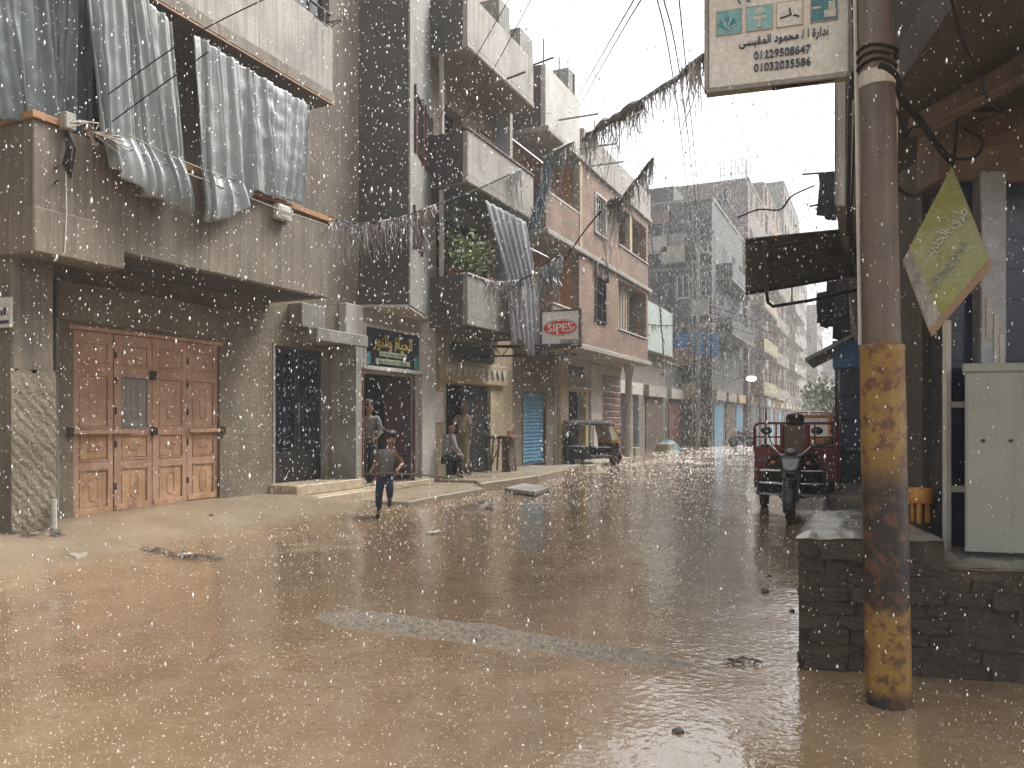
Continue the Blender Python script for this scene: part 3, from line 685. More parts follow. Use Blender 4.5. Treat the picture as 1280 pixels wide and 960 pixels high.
MB().tube([(-8.98,y1-.28,.2),(-8.98,y1-.28,2.45)], .025, 8).build('door_post', M_['plaster_white'], B)
# its sign
S = thing('shop_sign', 'dark shop sign with yellow Arabic lettering above the open brown doors', 'sign', (XA+.1, (y0+y1)/2, 2.9))
sz0, sz1 = 2.55, 3.34
MB().box(XA+.01, XA+.09, y0, y1, sz0, sz1).build('sign_board', M_['glass_dark'], S)
q = MB()
for a in ((y0-.06,y0+.03,sz0-.05,sz1+.05),(y1-.03,y1+.06,sz0-.05,sz1+.05)): q.box(XA+.005, XA+.14, *a)
q.box(XA+.006, XA+.135, y0+.03, y1-.03, sz1-.01, sz1+.045); q.box(XA+.006, XA+.15, y0+.03, y1-.03, sz0-.06, sz0+.02)
q.build('frame', M_['plaster_white'], S, bevel=.008)
M_['yellow_paint'] = mat('yellow_paint', (.72,.55,.10), (.6,.45,.08), 6, rough=.4, bump=0, fine=.1)
M_['pale_green'] = mat('pale_green', (.50,.58,.36), (.42,.5,.32), 6, rough=.4, bump=0, fine=.1)
M_['teal_print'] = mat('teal_print', (.05,.27,.33), (.10,.42,.46), 14, rough=.4, bump=0, fine=.3)
YV, ZV = Vector((0,1,0)), Vector((0,0,1)); ym = (y0+y1)/2
text('lettering', ar('الحياة والنور'), M_['yellow_paint'], S, (XA+.092, ym, 3.06), YV, ZV, width=1.42, size=.34, bold=.012)
for z, wd in ((2.84,1.0),(2.69,1.25)): MB().box(XA+.091, XA+.096, ym-wd/2, ym+wd/2, z-.05, z+.05).build('text_band', M_['pale_green'], S)
text('lettering', ar('طباعة صور كتب'), M_['sign_ink'], S, (XA+.097, ym, 2.84), YV, ZV, width=.85, size=.07)
text('lettering', ar('مستلزمات مدرسية').replace('\uFFFD',''), M_['sign_ink'], S, (XA+.097, ym, 2.69), YV, ZV, width=1.05, size=.07)
for y in (y0+.14, y1-.14): MB().box(XA+.091, XA+.095, y-.08, y+.08, 2.6, 2.85).build('picture', M_['teal_print'], S)
# raised paving of the bookshop
P1 = MB().plan([onZ(444,625,.12), onZ(511,627,.12), onZ(545,620,.12), onZ(604,610,.12), (XA,16.4), (XA,11.95)], -.1, .12)
structure(P1.build('pavement', M_['pavement'], bevel=.015))
structure(MB().box(XA-.1, -8.55, 11.97, 14.3, .125, .24).build('door_step', M_['marble'], bevel=.012))

# ================================================================ C: cream ground floor, grey balconies
C_ = thing('apartment_block', 'block with three grey stacked balconies over a cream shop front', 'building', (-9, 17, 0))
XC, YC = -7.96, 14.70; YE = 18.3
d0, d1 = YX(556,XA), YX(612,XA)
MB().wallX(XA+.03, .3, 14.67, 19.28, -.1, 3.5, [(d0,d1,-.1,2.38)]).build('ground_wall', M_['plaster_cream'], C_)
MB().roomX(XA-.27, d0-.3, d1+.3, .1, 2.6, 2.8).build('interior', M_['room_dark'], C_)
MB().box(XA-.12, XA-.06, d0+.9, d1-.02, .2, 2.36).build('door_leaf', M_['iron_black'], C_)
MB().box(XA+.03, XA+.13, YX(546,XA), YX(628,XA), 2.40, 2.92).build('lintel', M_['plaster_cream'], C_, bevel=.02)
q = MB(); a, b = YX(548,XA), YX(627,XA)
for i in range(11):
    y = a+(b-a)*(i+.5)/11; wd = (b-a)/26
    MB().prism([(XA+.131,y-wd,2.80),(XA+.131,y+wd,2.80),(XA+.131,y,2.55)], (.035,0,0)).build('scallop', M_['plaster_white'], C_)
MB().box(XA+.03, XA+.10, YX(560,XA), YX(614,XA), 2.98, 3.34).build('old_signboard', M_['iron_black'], C_, bevel=.01)
MB().box(XA+.03, XA+.05, YX(532,XA), YX(552,XA), 1.45, 2.15).build('poster', M_['sign_white'], C_)
MB().box(XA+.03, XA+.06, YX(641,XA)-.42, YX(641,XA)-.05, .2, 1.2).build('brick_patch', brick_mat('brick_red', (.30,.08,.045), (.24,.06,.035), (.2,.14,.1)), C_)
# upper walls
up = MB().wallX(XA, .3, 14.7, 19.2, 3.5, 12.4, [(15.2,17.8,3.72,6.4),(15.6,16.5,6.9,8.9),(17.25,18.2,7.9,8.9)])
up.build('upper_wall', M_['plaster_tan'], C_)
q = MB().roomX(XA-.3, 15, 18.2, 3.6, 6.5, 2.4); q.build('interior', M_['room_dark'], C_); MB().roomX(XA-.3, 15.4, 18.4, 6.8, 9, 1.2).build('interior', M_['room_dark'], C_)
MB().box(XA-1, XC-.75, YE, YE+.12, 3.6, 12.2).build('end_wall', M_['plaster_blue'], C_)
MB().box(XC-.745, XC-.66, YE-.02, YE+.13, 6.8, 9.6).build('end_post', M_['plaster_white'], C_)
for za, zb_ in ((4.68,6.6),(7.84,9.6)): MB().box(XC-.72, XC-.64, YC+.02, YC+.10, za, zb_).build('post', M_['plaster_white'], C_)
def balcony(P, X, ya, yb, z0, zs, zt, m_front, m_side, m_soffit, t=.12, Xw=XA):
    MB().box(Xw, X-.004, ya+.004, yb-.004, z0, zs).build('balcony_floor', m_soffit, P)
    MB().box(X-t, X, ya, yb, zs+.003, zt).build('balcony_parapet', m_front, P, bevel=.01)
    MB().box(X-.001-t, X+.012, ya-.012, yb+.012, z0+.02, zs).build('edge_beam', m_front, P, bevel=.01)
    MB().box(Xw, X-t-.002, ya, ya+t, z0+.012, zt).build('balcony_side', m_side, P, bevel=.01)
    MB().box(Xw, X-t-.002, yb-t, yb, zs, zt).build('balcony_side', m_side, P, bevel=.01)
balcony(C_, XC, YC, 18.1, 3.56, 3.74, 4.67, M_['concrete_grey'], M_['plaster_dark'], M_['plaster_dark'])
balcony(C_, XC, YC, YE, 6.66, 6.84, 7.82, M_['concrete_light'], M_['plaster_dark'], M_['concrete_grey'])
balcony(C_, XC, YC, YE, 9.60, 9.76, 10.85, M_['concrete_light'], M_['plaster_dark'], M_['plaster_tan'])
MB().box(XC-.16, XC+.03, YC-.03, YE+.02, 7.825, 7.87).build('coping', M_['wood_maroon'], C_)
MB().box(XC-.16, XC+.03, YC-.03, 18.1, 4.675, 4.71).build('coping', M_['plaster_white'], C_)
for a, b, zt in ((16.3,16.9,11.5),(17.5,18.3,11.35)): MB().box(XC-.9, XC-.02, a, b, 10.86, zt).build('roof_block', M_['concrete_grey'], C_, bevel=.01)
q = MB(); a = 17.25
for z in (7.95,8.2,8.45,8.75): q.box(XA+.02, XA+.05, a, a+.95, z, z+.035)
for y in (a, a+.9): q.box(XA+.018, XA+.052, y, y+.05, 7.9, 8.9)
q.build('window_guard', M_['plaster_white'], C_)
q = MB(); c = onX(664,140,XC)
for px, py, l in ((634,100,.55),(668,82,.6)):
    c = onX(px,py,XC); MB().tube([c-Vector((.2,0,0)), c+Vector((l,-.15,.03))], .025, 6).build('spout_pipe', M_['iron_rust'], C_)
# raised pavement in front of it, kerb edge
P2 = MB().plan([(XA,YX(530,XA)), onZ(530,598,.19), onZ(594,600,.19), onZ(600,604,.19), onZ(672,594,.19), onZ(704,587,.19), onZ(702,583,.19), (XA,20.6)], -.1, .19)
structure(P2.build('pavement', M_['pavement'], bevel=.02))
# plants on the lowest balcony
M_['leaf'] = mat('leaf', (.10,.14,.035), (.05,.085,.022), 9, rough=.45, bump=.1, fine=.2)
M_['leaf_lime'] = mat('leaf_lime', (.20,.26,.06), (.13,.18,.045), 9, rough=.45, bump=.1, fine=.2)
M_['clay'] = mat('clay', (.30,.13,.08), (.22,.10,.06), 6, rough=.7)
def bush(name, label, c, rad, n, m, size, pot=True, seed=1):
    r = random.Random(seed); t = thing(name, label, 'plant', c); c = Vector(c)
    if pot: MB().lathe([(.10,0),(.15,.22),(.165,.22),(.165,.26),(.13,.26)], c, 12).build('pot', M_['clay'], t)
    st_ = MB(); q = MB(); cc = c+Vector((0,0,.26+rad[2]))
    for k in range(9):
        a = r.random()*6.28; e = cc+Vector((math.cos(a)*rad[0]*r.random(), math.sin(a)*rad[1]*r.random(), rad[2]*r.uniform(-.3,.9)))
        st_.tube([c+Vector((0,0,.2)), (c+e)/2+Vector((0,0,.15)), e], [.012,.008,.004], 5)
        for i in range(n//9):
            p = e+Vector((r.gauss(0,rad[0]*.34), r.gauss(0,rad[1]*.34), r.gauss(0,rad[2]*.34))); d = Vector((r.gauss(0,1), r.gauss(0,1), r.gauss(.2,.7))).normalized(); s = d.orthogonal().normalized()*size*.32; l = d*size*r.uniform(.6,1.2)
            q.quad(p, p+l*.5+s, p+l, p+l*.5-s)
    st_.build('stem', M_['wood_grey'], t); stuff(q.build('foliage', m, t)); return t
c = onX(574, 338, XC-.25)
bush('potted_plant', 'lime green bushy plant at the near corner of the lowest balcony', (XC-.3, 15.25, 4.45), (.42,.42,.38), 520, M_['leaf_lime'], .15, seed=4)
bush('potted_plant', 'dark green plant behind the lime bush on the lowest balcony', (XC-.65, 15.9, 4.4), (.5,.5,.5), 420, M_['leaf'], .15, seed=5)
bush('potted_plant', 'trailing dark plant climbing in the near end of the lowest balcony', (XC-.5, 14.95, 4.6), (.15,.15,.75), 260, M_['leaf'], .11, seed=6)
q = MB()
for i in range(3): q.grid(lambda u,v,i=i: Vector((XC+.03+.05*math.sin(u*9+i)*(v+.2), 15.75+.28*i+u*.3, 4.75-.20*v+.04*math.sin(u*6))), 8, 5)
tag(q.build('rag', M_['shutter_brown'], solid=.01), 'reddish rags spread to dry on the lowest balcony parapet', 'cloth')
# striped curtain
def stripe_mat():
    m = bpy.data.materials.new('striped_cloth'); m.use_nodes = True; t = m.node_tree; N = t.nodes; L = t.links; p = N['Principled BSDF']; p.inputs['Roughness'].default_value = .8
    tc = N.new('ShaderNodeTexCoord'); wv = N.new('ShaderNodeTexWave'); wv.bands_direction = 'X'; wv.inputs['Scale'].default_value = 26; wv.inputs['Distortion'].default_value = .0; L.new(tc.outputs['UV'], wv.inputs['Vector'])
    r = N.new('ShaderNodeValToRGB'); r.color_ramp.interpolation = 'CONSTANT'; r.color_ramp.elements[0].color = (.09,.09,.10,1); r.color_ramp.elements[1].position = .42; r.color_ramp.elements[1].color = (.36,.36,.37,1); L.new(wv.outputs['Fac'], r.inputs[0]); L.new(r.outputs[0], p.inputs['Base Color']); return m
M_['striped'] = stripe_mat()
def curtain():
    top = [(0,606,250),(1,657,277)]; bot = [(0,640,405),(.3,640,432),(1,676,440)]
    mid = [(0,634,345),(1,668,352)]
    def f(u, v):
        a = onX(606+51*u, 250+27*u, XC+.03)
        ya, yb = YX(633,XC+.15), YX(671,XC+.15); b = Vector((XC+.16, ya+(yb-ya)*u, 4.85)); c = Vector((XC+.28, YX(641,XC+.3)+(YX(676,XC+.3)-YX(641,XC+.3))*u, 3.25+.15*math.sin(u*7)))
        q = a.lerp(b, v*2) if v < .5 else b.lerp(c, (v-.5)*2)
        q.x += .05*math.sin(u*38+1.5*mn.noise((u*4,v*2,1)))*(.4+v); return q
    nu, nv = 120, 40; m = MB().grid(f, nu, nv); o = m.build('striped_curtain', M_['striped'], smooth=True, solid=.006)
    uv = o.data.uv_layers.new(name='UVMap')
    # u follows the cloth's width
    kd = {}
    for i, v in enumerate(m.v): kd[tuple(round(c, 4) for c in v)] = ((i % (nu+1))/nu, (i//(nu+1))/nv)
    for lp in o.data.loops:
        uv.data[lp.index].uv = kd.get(tuple(round(c, 4) for c in o.data.vertices[lp.vertex_index].co), (0,0))
    return tag(o, 'grey striped curtain hanging outside the two lower balconies', 'curtain')
curtain()
# ================================================================ D: the brick block with the round-corner column
XD = -8.0; YD0 = 19.2; YD1 = 29.7
D_ = thing('brick_block', 'brick apartment block with orange loggias and a white round column', 'building', (-8.5, 24, 0))
M_['brick'] = brick_mat('brick', (.265,.145,.09), (.19,.10,.065), (.31,.26,.21))
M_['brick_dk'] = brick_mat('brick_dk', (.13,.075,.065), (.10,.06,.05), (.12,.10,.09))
s0, s1 = YX(653,XA), YX(682,XA); o0, o1 = YX(708,XA), YX(732,XA); r0, r1 = YX(753,XA), YX(778,XA)
MB().wallX(XA, .3, 19.29, YX(694,XA), -.1, 3.62, [(s0,s1,-.1,2.34)]).build('ground_wall', M_['concrete_brown'], D_)
MB().wallX(XA, .3, YX(694,XA)+.002, YD1, -.1, 3.62, [(o0,o1,-.1,2.48),(r0,r1,-.1,3.2)]).build('ground_wall', M_['plaster_white'], D_)
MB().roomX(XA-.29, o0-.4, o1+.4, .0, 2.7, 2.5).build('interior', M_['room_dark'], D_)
MB().box(XA+.0, XA+.14, YX(696,XA), YX(706,XA), -.05, 3.5).build('pilaster', M_['plaster_cream'], D_, bevel=.02)
MB().box(XA+.0, XA+.10, YX(736,XA), YX(749,XA), -.05, 3.5).build('pilaster', M_['plaster_white'], D_, bevel=.02)
MB().box(XA+.002, XA+.28, o0-.25, o1+.2, 2.5, 2.62).build('door_hood', M_['plaster_cream'], D_, bevel=.02)
for a in ((o0-.06,o0+.02,0,2.48),(o1-.02,o1+.06,0,2.48)): MB().box(XA-.1, XA+.02, *a).build('door_frame', M_['yellow_paint'], D_)
MB().box(XA+.002, XA+.06, YX(703,XA), YX(728,XA), 2.98, 3.30).build('name_board', M_['iron_black'], D_)
for i, (m, y) in enumerate(((M_['blue_paint'],.3),(M_['sign_red'],.62),(M_['leaf'],1.1))):
    MB().box(XA-.9, XA-.82, o0+y, o0+y+.28, .9, 2.1).build('hanging_cloth', m, D_)
# blue slatted shutter: each slat a part
sh = MB().box(XA-.12, XA-.09, s0, s1, .2, 2.3).build('shutter_back', M_['shutter_blue'], D_)
n = 19; hgt = (2.26-.26)/n; me = MB().prism([(0,-(s1-s0)/2+.02,0),(.035,-(s1-s0)/2+.02,hgt*.3),(.035,-(s1-s0)/2+.02,hgt*.72),(0,-(s1-s0)/2+.02,hgt*.97)], (0,(s1-s0)-.04,0)).mesh('slat'); me.materials.append(M_['shutter_blue'])
iv = ORG[D_].inverted()
for i in range(n): inst(me, 'shutter_slat', D_, Matrix.Translation(iv @ Vector((XA-.088,(s0+s1)/2,.26+i*hgt))))
for y in (s0-.03, s1-.02): MB().box(XA-.13, XA+.02, y, y+.05, .15, 2.36).build('shutter_guide', M_['wood_grey'], D_)
MB().box(XA-.13, XA-.09, r0, r1, .05, 3.2).build('shutter_back', M_['shutter_brown'], D_)
n2 = 12; h2 = 3.0/n2; me = MB().prism([(0,-(r1-r0)/2+.03,0),(.03,-(r1-r0)/2+.03,h2*.2),(.03,-(r1-r0)/2+.03,h2*.8),(0,-(r1-r0)/2+.03,h2*.97)], (0,(r1-r0)-.06,0)).mesh('panel'); me.materials.append(M_['shutter_brown'])
for i in range(n2): inst(me, 'shutter_panel', D_, Matrix.Translation(iv @ Vector((XA-.088,(r0+r1)/2,.12+i*h2))))
# canopy slab and column
MB().box(XA, XD+.12, 19.6, YD1+.1, 3.64, 3.80).build('canopy_slab', M_['concrete_light'], D_, bevel=.02)
cx, cy2 = -8.45, YX(786,-8.45)
MB().lathe([(.17,-.1),(.15,.1),(.135,3.2),(.19,3.45),(.2,3.635)], (cx, cy2, 0), 16).build('column', M_['plaster_white'], D_, smooth=True)
# upper floors
z1a, z1b, z2a, z2b = 3.81, 6.52, 6.70, 9.3
ya, yb = YX(692,XD), YX(724,XD)                     # loggias with orange back walls
wa, wb = YX(744,XD), YX(756.5,XD)                   # window axis
ba, bb = YX(773,XD), YX(790,XD)                     # opening of the far balconies
MB().wallX(XD, .25, yb, YD1, z1a, z1b, [(wa,wb,4.75,6.1),(ba,YD1-.25,4.65,6.4)]).build('brick_wall', M_['brick'], D_)
MB().wallX(XD, .25, yb, YD1, z2a, z2b, [(wa,wb,7.55,8.75),(ba,YD1-.25,7.6,9.0)]).build('brick_wall', M_['brick'], D_)
MB().box(XA-.2, XD-.252, YD1-.25, YD1, z1a, 10.4).build('end_wall', M_['brick'], D_)
for za, zb_ in ((z1a,z1b),(z2a,z2b)):
    MB().box(XA-.2, XA, YD0, YD1-.3, za, zb_).build('loggia_wall', M_['plaster_orange'], D_)
    MB().box(XA+.002, XD-.252, yb+.0, yb+.15, za, zb_).build('loggia_wall', M_['plaster_orange'], D_)
    MB().box(XA+.002, XD-.252, ba-.16, ba-.01, za, zb_).build('loggia_wall', M_['plaster_tan'], D_)
MB().box(XA+.002, XA+.03, YD0+.2, YD0+1.1, z1a+.2, z1b-.3).build('balcony_door', M_['plaster_yellow'], D_)
for z0, z1 in ((6.54,6.695),(9.32,9.48)): MB().box(XA, XD+.09, YD0-.03, YD1+.35, z0, z1).build('floor_slab', M_['concrete_light'], D_, bevel=.02)
MB().box(XD-.14, XD+.006, YD0, yb-.003, 6.70, 7.70).build('balcony_parapet', M_['brick'], D_)
MB().box(XA, XD-.142, YD0, YD0+.14, 6.70, 8.35).build('balcony_side', M_['brick_dk'], D_)
MB().box(XD-.15, XD+.02, YD0-.02, yb+.0, 7.703, 7.76).build('coping', M_['plaster_white'], D_)
MB().box(XD-.14, XD+.006, 19.7, yb-.003, z1a, 4.72).build('balcony_parapet', M_['brick'], D_)
MB().box(XD-.16, XD+.03, 19.68, yb, 4.723, 4.77).build('coping', M_['plaster_white'], D_)
MB().box(XD-.2, XD+.03, yb-.02, yb+.22, z2a, z2b).build('corner_post', M_['plaster_cream'], D_)
# top floor: plaster parapet with brick side, then the long grey one
MB().box(XD-.14, XD, YD0, 21.9, 9.485, 11.15).build('balcony_parapet', M_['plaster_white'], D_, bevel=.01)
MB().box(XA, XD-.142, YD0, YD0+.16, 9.485, 11.15).build('balcony_side', M_['brick_dk'], D_)
MB().box(XA-.5, XD-.15, YD0+.5, 21.8, 11.0, 11.1).build('roof_slab', M_['concrete_grey'], D_)
MB().box(XD-.6, XD-.1, 21.2, 21.8, 11.1, 11.9).build('roof_pier', M_['concrete_grey'], D_)
MB().box(XD-.14, XD+.02, 22.2, YD1+.3, 9.485, 10.45).build('balcony_parapet', M_['concrete_light'], D_, bevel=.01)
MB().box(XD-.3, XD-.05, YD1-.4, YD1+.1, 10.46, 11.1).build('roof_pier', M_['concrete_light'], D_)
for a in (ba, ): 
    for z0, zt in ((4.655,4.70),(7.605,7.65)): MB().box(XD-.26, XD+.04, a, YD1+.02, z0, zt).build('coping', M_['plaster_white'], D_)
MB().box(XD-.2, XD-.02, YX(788,XD), YX(791,XD), 7.65, 9.0).build('post', M_['plaster_cream'], D_)
for y in (YX(776,XD),): MB().box(XD-.3, XD-.22, ba+.05, YX(791,XD), 4.71, 6.38).build('shutter', M_['plaster_cream'], D_)
q = MB()
me = MB().box(-.012,.012,-.02,.02,0,1.66).mesh('strip'); me.materials.append(M_['concrete_grey'])
for i in range(6): inst(me, 'shutter_strip', D_, Matrix.Translation(iv @ Vector((XD-.2, ba+.2+i*.33, 4.715))))
# windows
def window(P, X, a, b, z0, z1, arch=False, bars=4, m=None, mb=None):
    m = m or M_['plaster_white']; q = MB(); t = .05
    q.box(X-.08, X+.035, a-t, a+.01, z0-t, z1+t); q.box(X-.08, X+.035, b-.01, b+t, z0-t, z1+t); q.box(X-.08, X+.034, a+.01, b-.01, z1-.01, z1+t); q.box(X-.08, X+.06, a-t-.04, b+t+.04, z0-t-.03, z0-t+.03)
    f = q.build('window', m, P)
    MB().box(X-.14, X-.12, a, b, z0, z1).build('pane', M_['glass_dark'], f)
    q = MB()
    for i in range(bars):
        y = a+(b-a)*(i+.5)/bars; q.tube([(X-.03,y,z0),(X-.03,y,z1)], .016, 5)
    for z in (z0+(z1-z0)*.33, z0+(z1-z0)*.66): q.tube([(X-.03,a,z),(X-.03,b,z)], .014, 5)
    q.build('bars', mb or m, f); return f
window(D_, XD, wa, wb, 7.55, 8.75, bars=4)
f = window(D_, XD, wa, wb, 4.75, 6.1, m=M_['iron_black'], bars=5)
q = MB(); cyw = (wa+wb)/2; rw = (wb-wa)/2+.12
pts = [(XD+.06, cyw+rw*math.cos(t*math.pi/14), 6.05+rw*1.1*math.sin(t*math.pi/14)) for t in range(15)]
q.tube(pts, .045, 6)
for k in range(5): q.tube([(XD+.05,cyw,6.1),(XD+.05,cyw+rw*math.cos((k+.5)*math.pi/5),6.1+rw*math.sin((k+.5)*math.pi/5))], .015, 5)
q.build('arch_grille', M_['iron_black'], f)
for px, py in ((698,150),(724,186),(735,208)):
    c = onX(px,py,XD); MB().tube([c-Vector((.2,0,0)), c+Vector((1.15,.1,.02))], .028, 6).build('spout_pipe', M_['steel_grey'], D_)
for y, z in ((19.25,11.15),(20.4,11.15),(21.6,11.15),(23.5,10.45),(26,10.45)):
    MB().tube([(XD-.08,y,z),(XD-.08,y,z+.7)], .02, 5).build('line_pole', M_['iron_rust'], D_)
structure(MB().plan([(XA,20.62), onZ(703,584,.10), onZ(748,577,.08), onZ(790,572,.06), (XA,YD1)], -.1, .10).build('pavement', M_['kerb'], bevel=.02))
c = onZ(788,571,.02); bk = MB().box(c.x-.32, c.x+.28, c.y-.2, c.y+.5, -.05, .40).build('stone_block', M_['kerb'], bevel=.04, seg=2); tag(bk, 'square stone block at the foot of the white column', 'block')

# SIPES sign and its iron bracket
S2 = thing('paint_sign', 'square white sign with the red oval SIPES mark', 'sign', (-7.1, 18.05, 3.4))
YS = 18.05; a, b = onY(677,390,YS), onY(724,432,YS)
MB().box(a.x, b.x, YS, YS+.12, b.z, a.z).build('sign_box', M_['sign_bright'], S2, bevel=.01)
q = MB()
for (x0,x1,zz0,zz1) in ((a.x-.03,a.x+.012,b.z-.03,a.z+.03),(b.x-.012,b.x+.03,b.z-.03,a.z+.03),(a.x+.012,b.x-.012,a.z-.012,a.z+.03),(a.x+.012,b.x-.012,b.z-.03,b.z+.012)): q.box(x0,x1,YS-.015,YS+.135,zz0,zz1)
q.build('frame', M_['iron_rust'], S2)
def ellipse(c, rx, rz, y, t, n=36, pw=1.0): return [(c[0]+rx*math.cos(2*math.pi*i/n), y, c[1]+rz*math.sin(2*math.pi*i/n)) for i in range(n)]
W_ = b.x-a.x; cc = ((a.x+b.x)/2, a.z-.47*(a.z-b.z))
MB().prism(ellipse(cc, W_*.475, W_*.205, YS-.004, 0), (0,.003,0)).build('oval_rim', M_['sign_ink'], S2)
MB().prism(ellipse(cc, W_*.465, W_*.195, YS-.008, 0), (0,.003,0)).build('oval_rim', M_['sign_bright'], S2)
MB().prism(ellipse(cc, W_*.445, W_*.175, YS-.012, 0), (0,.003,0)).build('oval', M_['print_red'], S2)
text('lettering', 'SIPES', M_['sign_bright'], S2, (cc[0],YS-.013,cc[1]), (1,0,0), ZV, width=W_*.66, size=W_*.20, bold=.012)
MB().box(b.x-W_*.5, b.x-.03, YS-.004, YS-.001, b.z+.03, b.z+W_*.17).build('small_print', M_['concrete_light'], S2)
text('lettering', ar('دهانات'), M_['sign_ink'], S2, (b.x-W_*.27,YS-.005,b.z+W_*.1), (1,0,0), ZV, width=W_*.3, size=W_*.09)
q = MB()
for z in (3.35, 3.10): q.tube([(XA+.02,17.2,z),(b.x-.1,18.12,z+.05)], .03, 6)
for k in range(6):
    t0, t1 = k/6, (k+.5)/6; P0 = lambda t, z: Vector((XA+.02,17.2,z)).lerp(Vector((b.x-.1,18.12,z+.05)), t)
    q.tube([P0(t0,3.35), P0(t1,3.10)], .014, 5); q.tube([P0(t1,3.10), P0(t0+1/6,3.35)], .014, 5)
q.tube([(XA+.02,16.1,3.3),(-7.4,18.1,3.3)], .025, 6)
q.build('bracket', M_['iron_black'], S2)

# rough wooden stand on the pavement
t = thing('wooden_stand', 'rough brown wooden stand on the pavement beside the cream shop front', 'table', tuple(onZ(629,589,.19)))
c = Vector(t.location); c.z = .19
MB().box(c.x-.35, c.x+.35, c.y-.25, c.y+.25, 1.02, 1.10).build('top', M_['wood_grey'], t, bevel=.01)
for sx in (-1,1):
    for sy in (-1,1): MB().tube([(c.x+sx*.27,c.y+sy*.19,.185),(c.x+sx*.2,c.y+sy*.15,1.02)], .028, 5).build('leg', M_['wood_grey'], t)
MB().box(c.x+.02, c.x+.26, c.y-.13, c.y+.13, .19, 1.015).build('box_column', M_['wood_grey'], t, bevel=.01)
MB().tube([(c.x-.26,c.y-.19,.3),(c.x+.0,c.y-.14,.95)], .018, 5).build('brace', M_['wood_grey'], t)
# ================================================================ the far row on the left, the end of the street, trees
mm('far_grey', (.15,.145,.135), (.105,.10,.094), .6, bump=.3, streak=.4); mm('far_tan', (.26,.23,.195), (.19,.17,.145), .6, bump=.2, streak=.4)
mm('far_pink', (.25,.19,.17), (.19,.145,.13), .6, bump=.2, streak=.4); mm('far_pale', (.36,.35,.33), (.28,.27,.255), .6, bump=.2, streak=.4)
M_['far_brick'] = brick_mat('far_brick', (.27,.16,.125), (.22,.13,.10), (.24,.2,.17))
mm('yellow_wall', (.42,.37,.22), (.33,.29,.18), .8, bump=.2, streak=.4)
def fwin(P, X, y, z, wd, hgt, m, axis='x', deep=.12):
    # a framed window on a wall facing +X (axis x, centred on y) or facing -Y (axis y, centred on x at Y = X)
    if axis == 'x':
        q = MB().box(X-.02, X+.05, y-wd/2-.06, y-wd/2, z-.06, z+hgt+.06).box(X-.02, X+.05, y+wd/2, y+wd/2+.06, z-.06, z+hgt+.06).box(X-.02, X+.07, y-wd/2, y+wd/2, z-.09, z).box(X-.02, X+.05, y-wd/2, y+wd/2, z+hgt, z+hgt+.06)
        f = q.build('window', m, P); MB().box(X-.015, X+.02, y-wd/2, y+wd/2, z, z+hgt).build('pane', M_['glass_dark'], f)
        MB().box(X+.021, X+.045, y-.025, y+.025, z, z+hgt).build('mullion', m, f)
    else:
        q = MB().box(y-wd/2-.06, y-wd/2, X-.05, X+.02, z-.06, z+hgt+.06).box(y+wd/2, y+wd/2+.06, X-.05, X+.02, z-.06, z+hgt+.06).box(y-wd/2, y+wd/2, X-.07, X+.02, z-.09, z).box(y-wd/2, y+wd/2, X-.05, X+.02, z+hgt, z+hgt+.06)
        f = q.build('window', m, P); MB().box(y-wd/2, y+wd/2, X-.02, X+.015, z, z+hgt).build('pane', M_['glass_dark'], f)
        MB().box(y-.025, y+.025, X-.045, X-.021, z, z+hgt).build('mullion', m, f)
    return f
def shutters(P, Y, x, z, wd, hgt, m):
    for s in (-1, 1):
        f = MB().box(x+(0.01 if s > 0 else -wd/2), x+(wd/2 if s > 0 else -.01), Y-.07, Y-.01, z, z+hgt).build('window_shutter', m, P)
        for k in range(6): MB().box(x+(.05 if s > 0 else -wd/2+.04), x+(wd/2-.04 if s > 0 else -.05), Y-.085, Y-.071, z+.06+k*(hgt-.1)/6, z+.06+(k+.55)*(hgt-.1)/6).build('louvre', m, f)
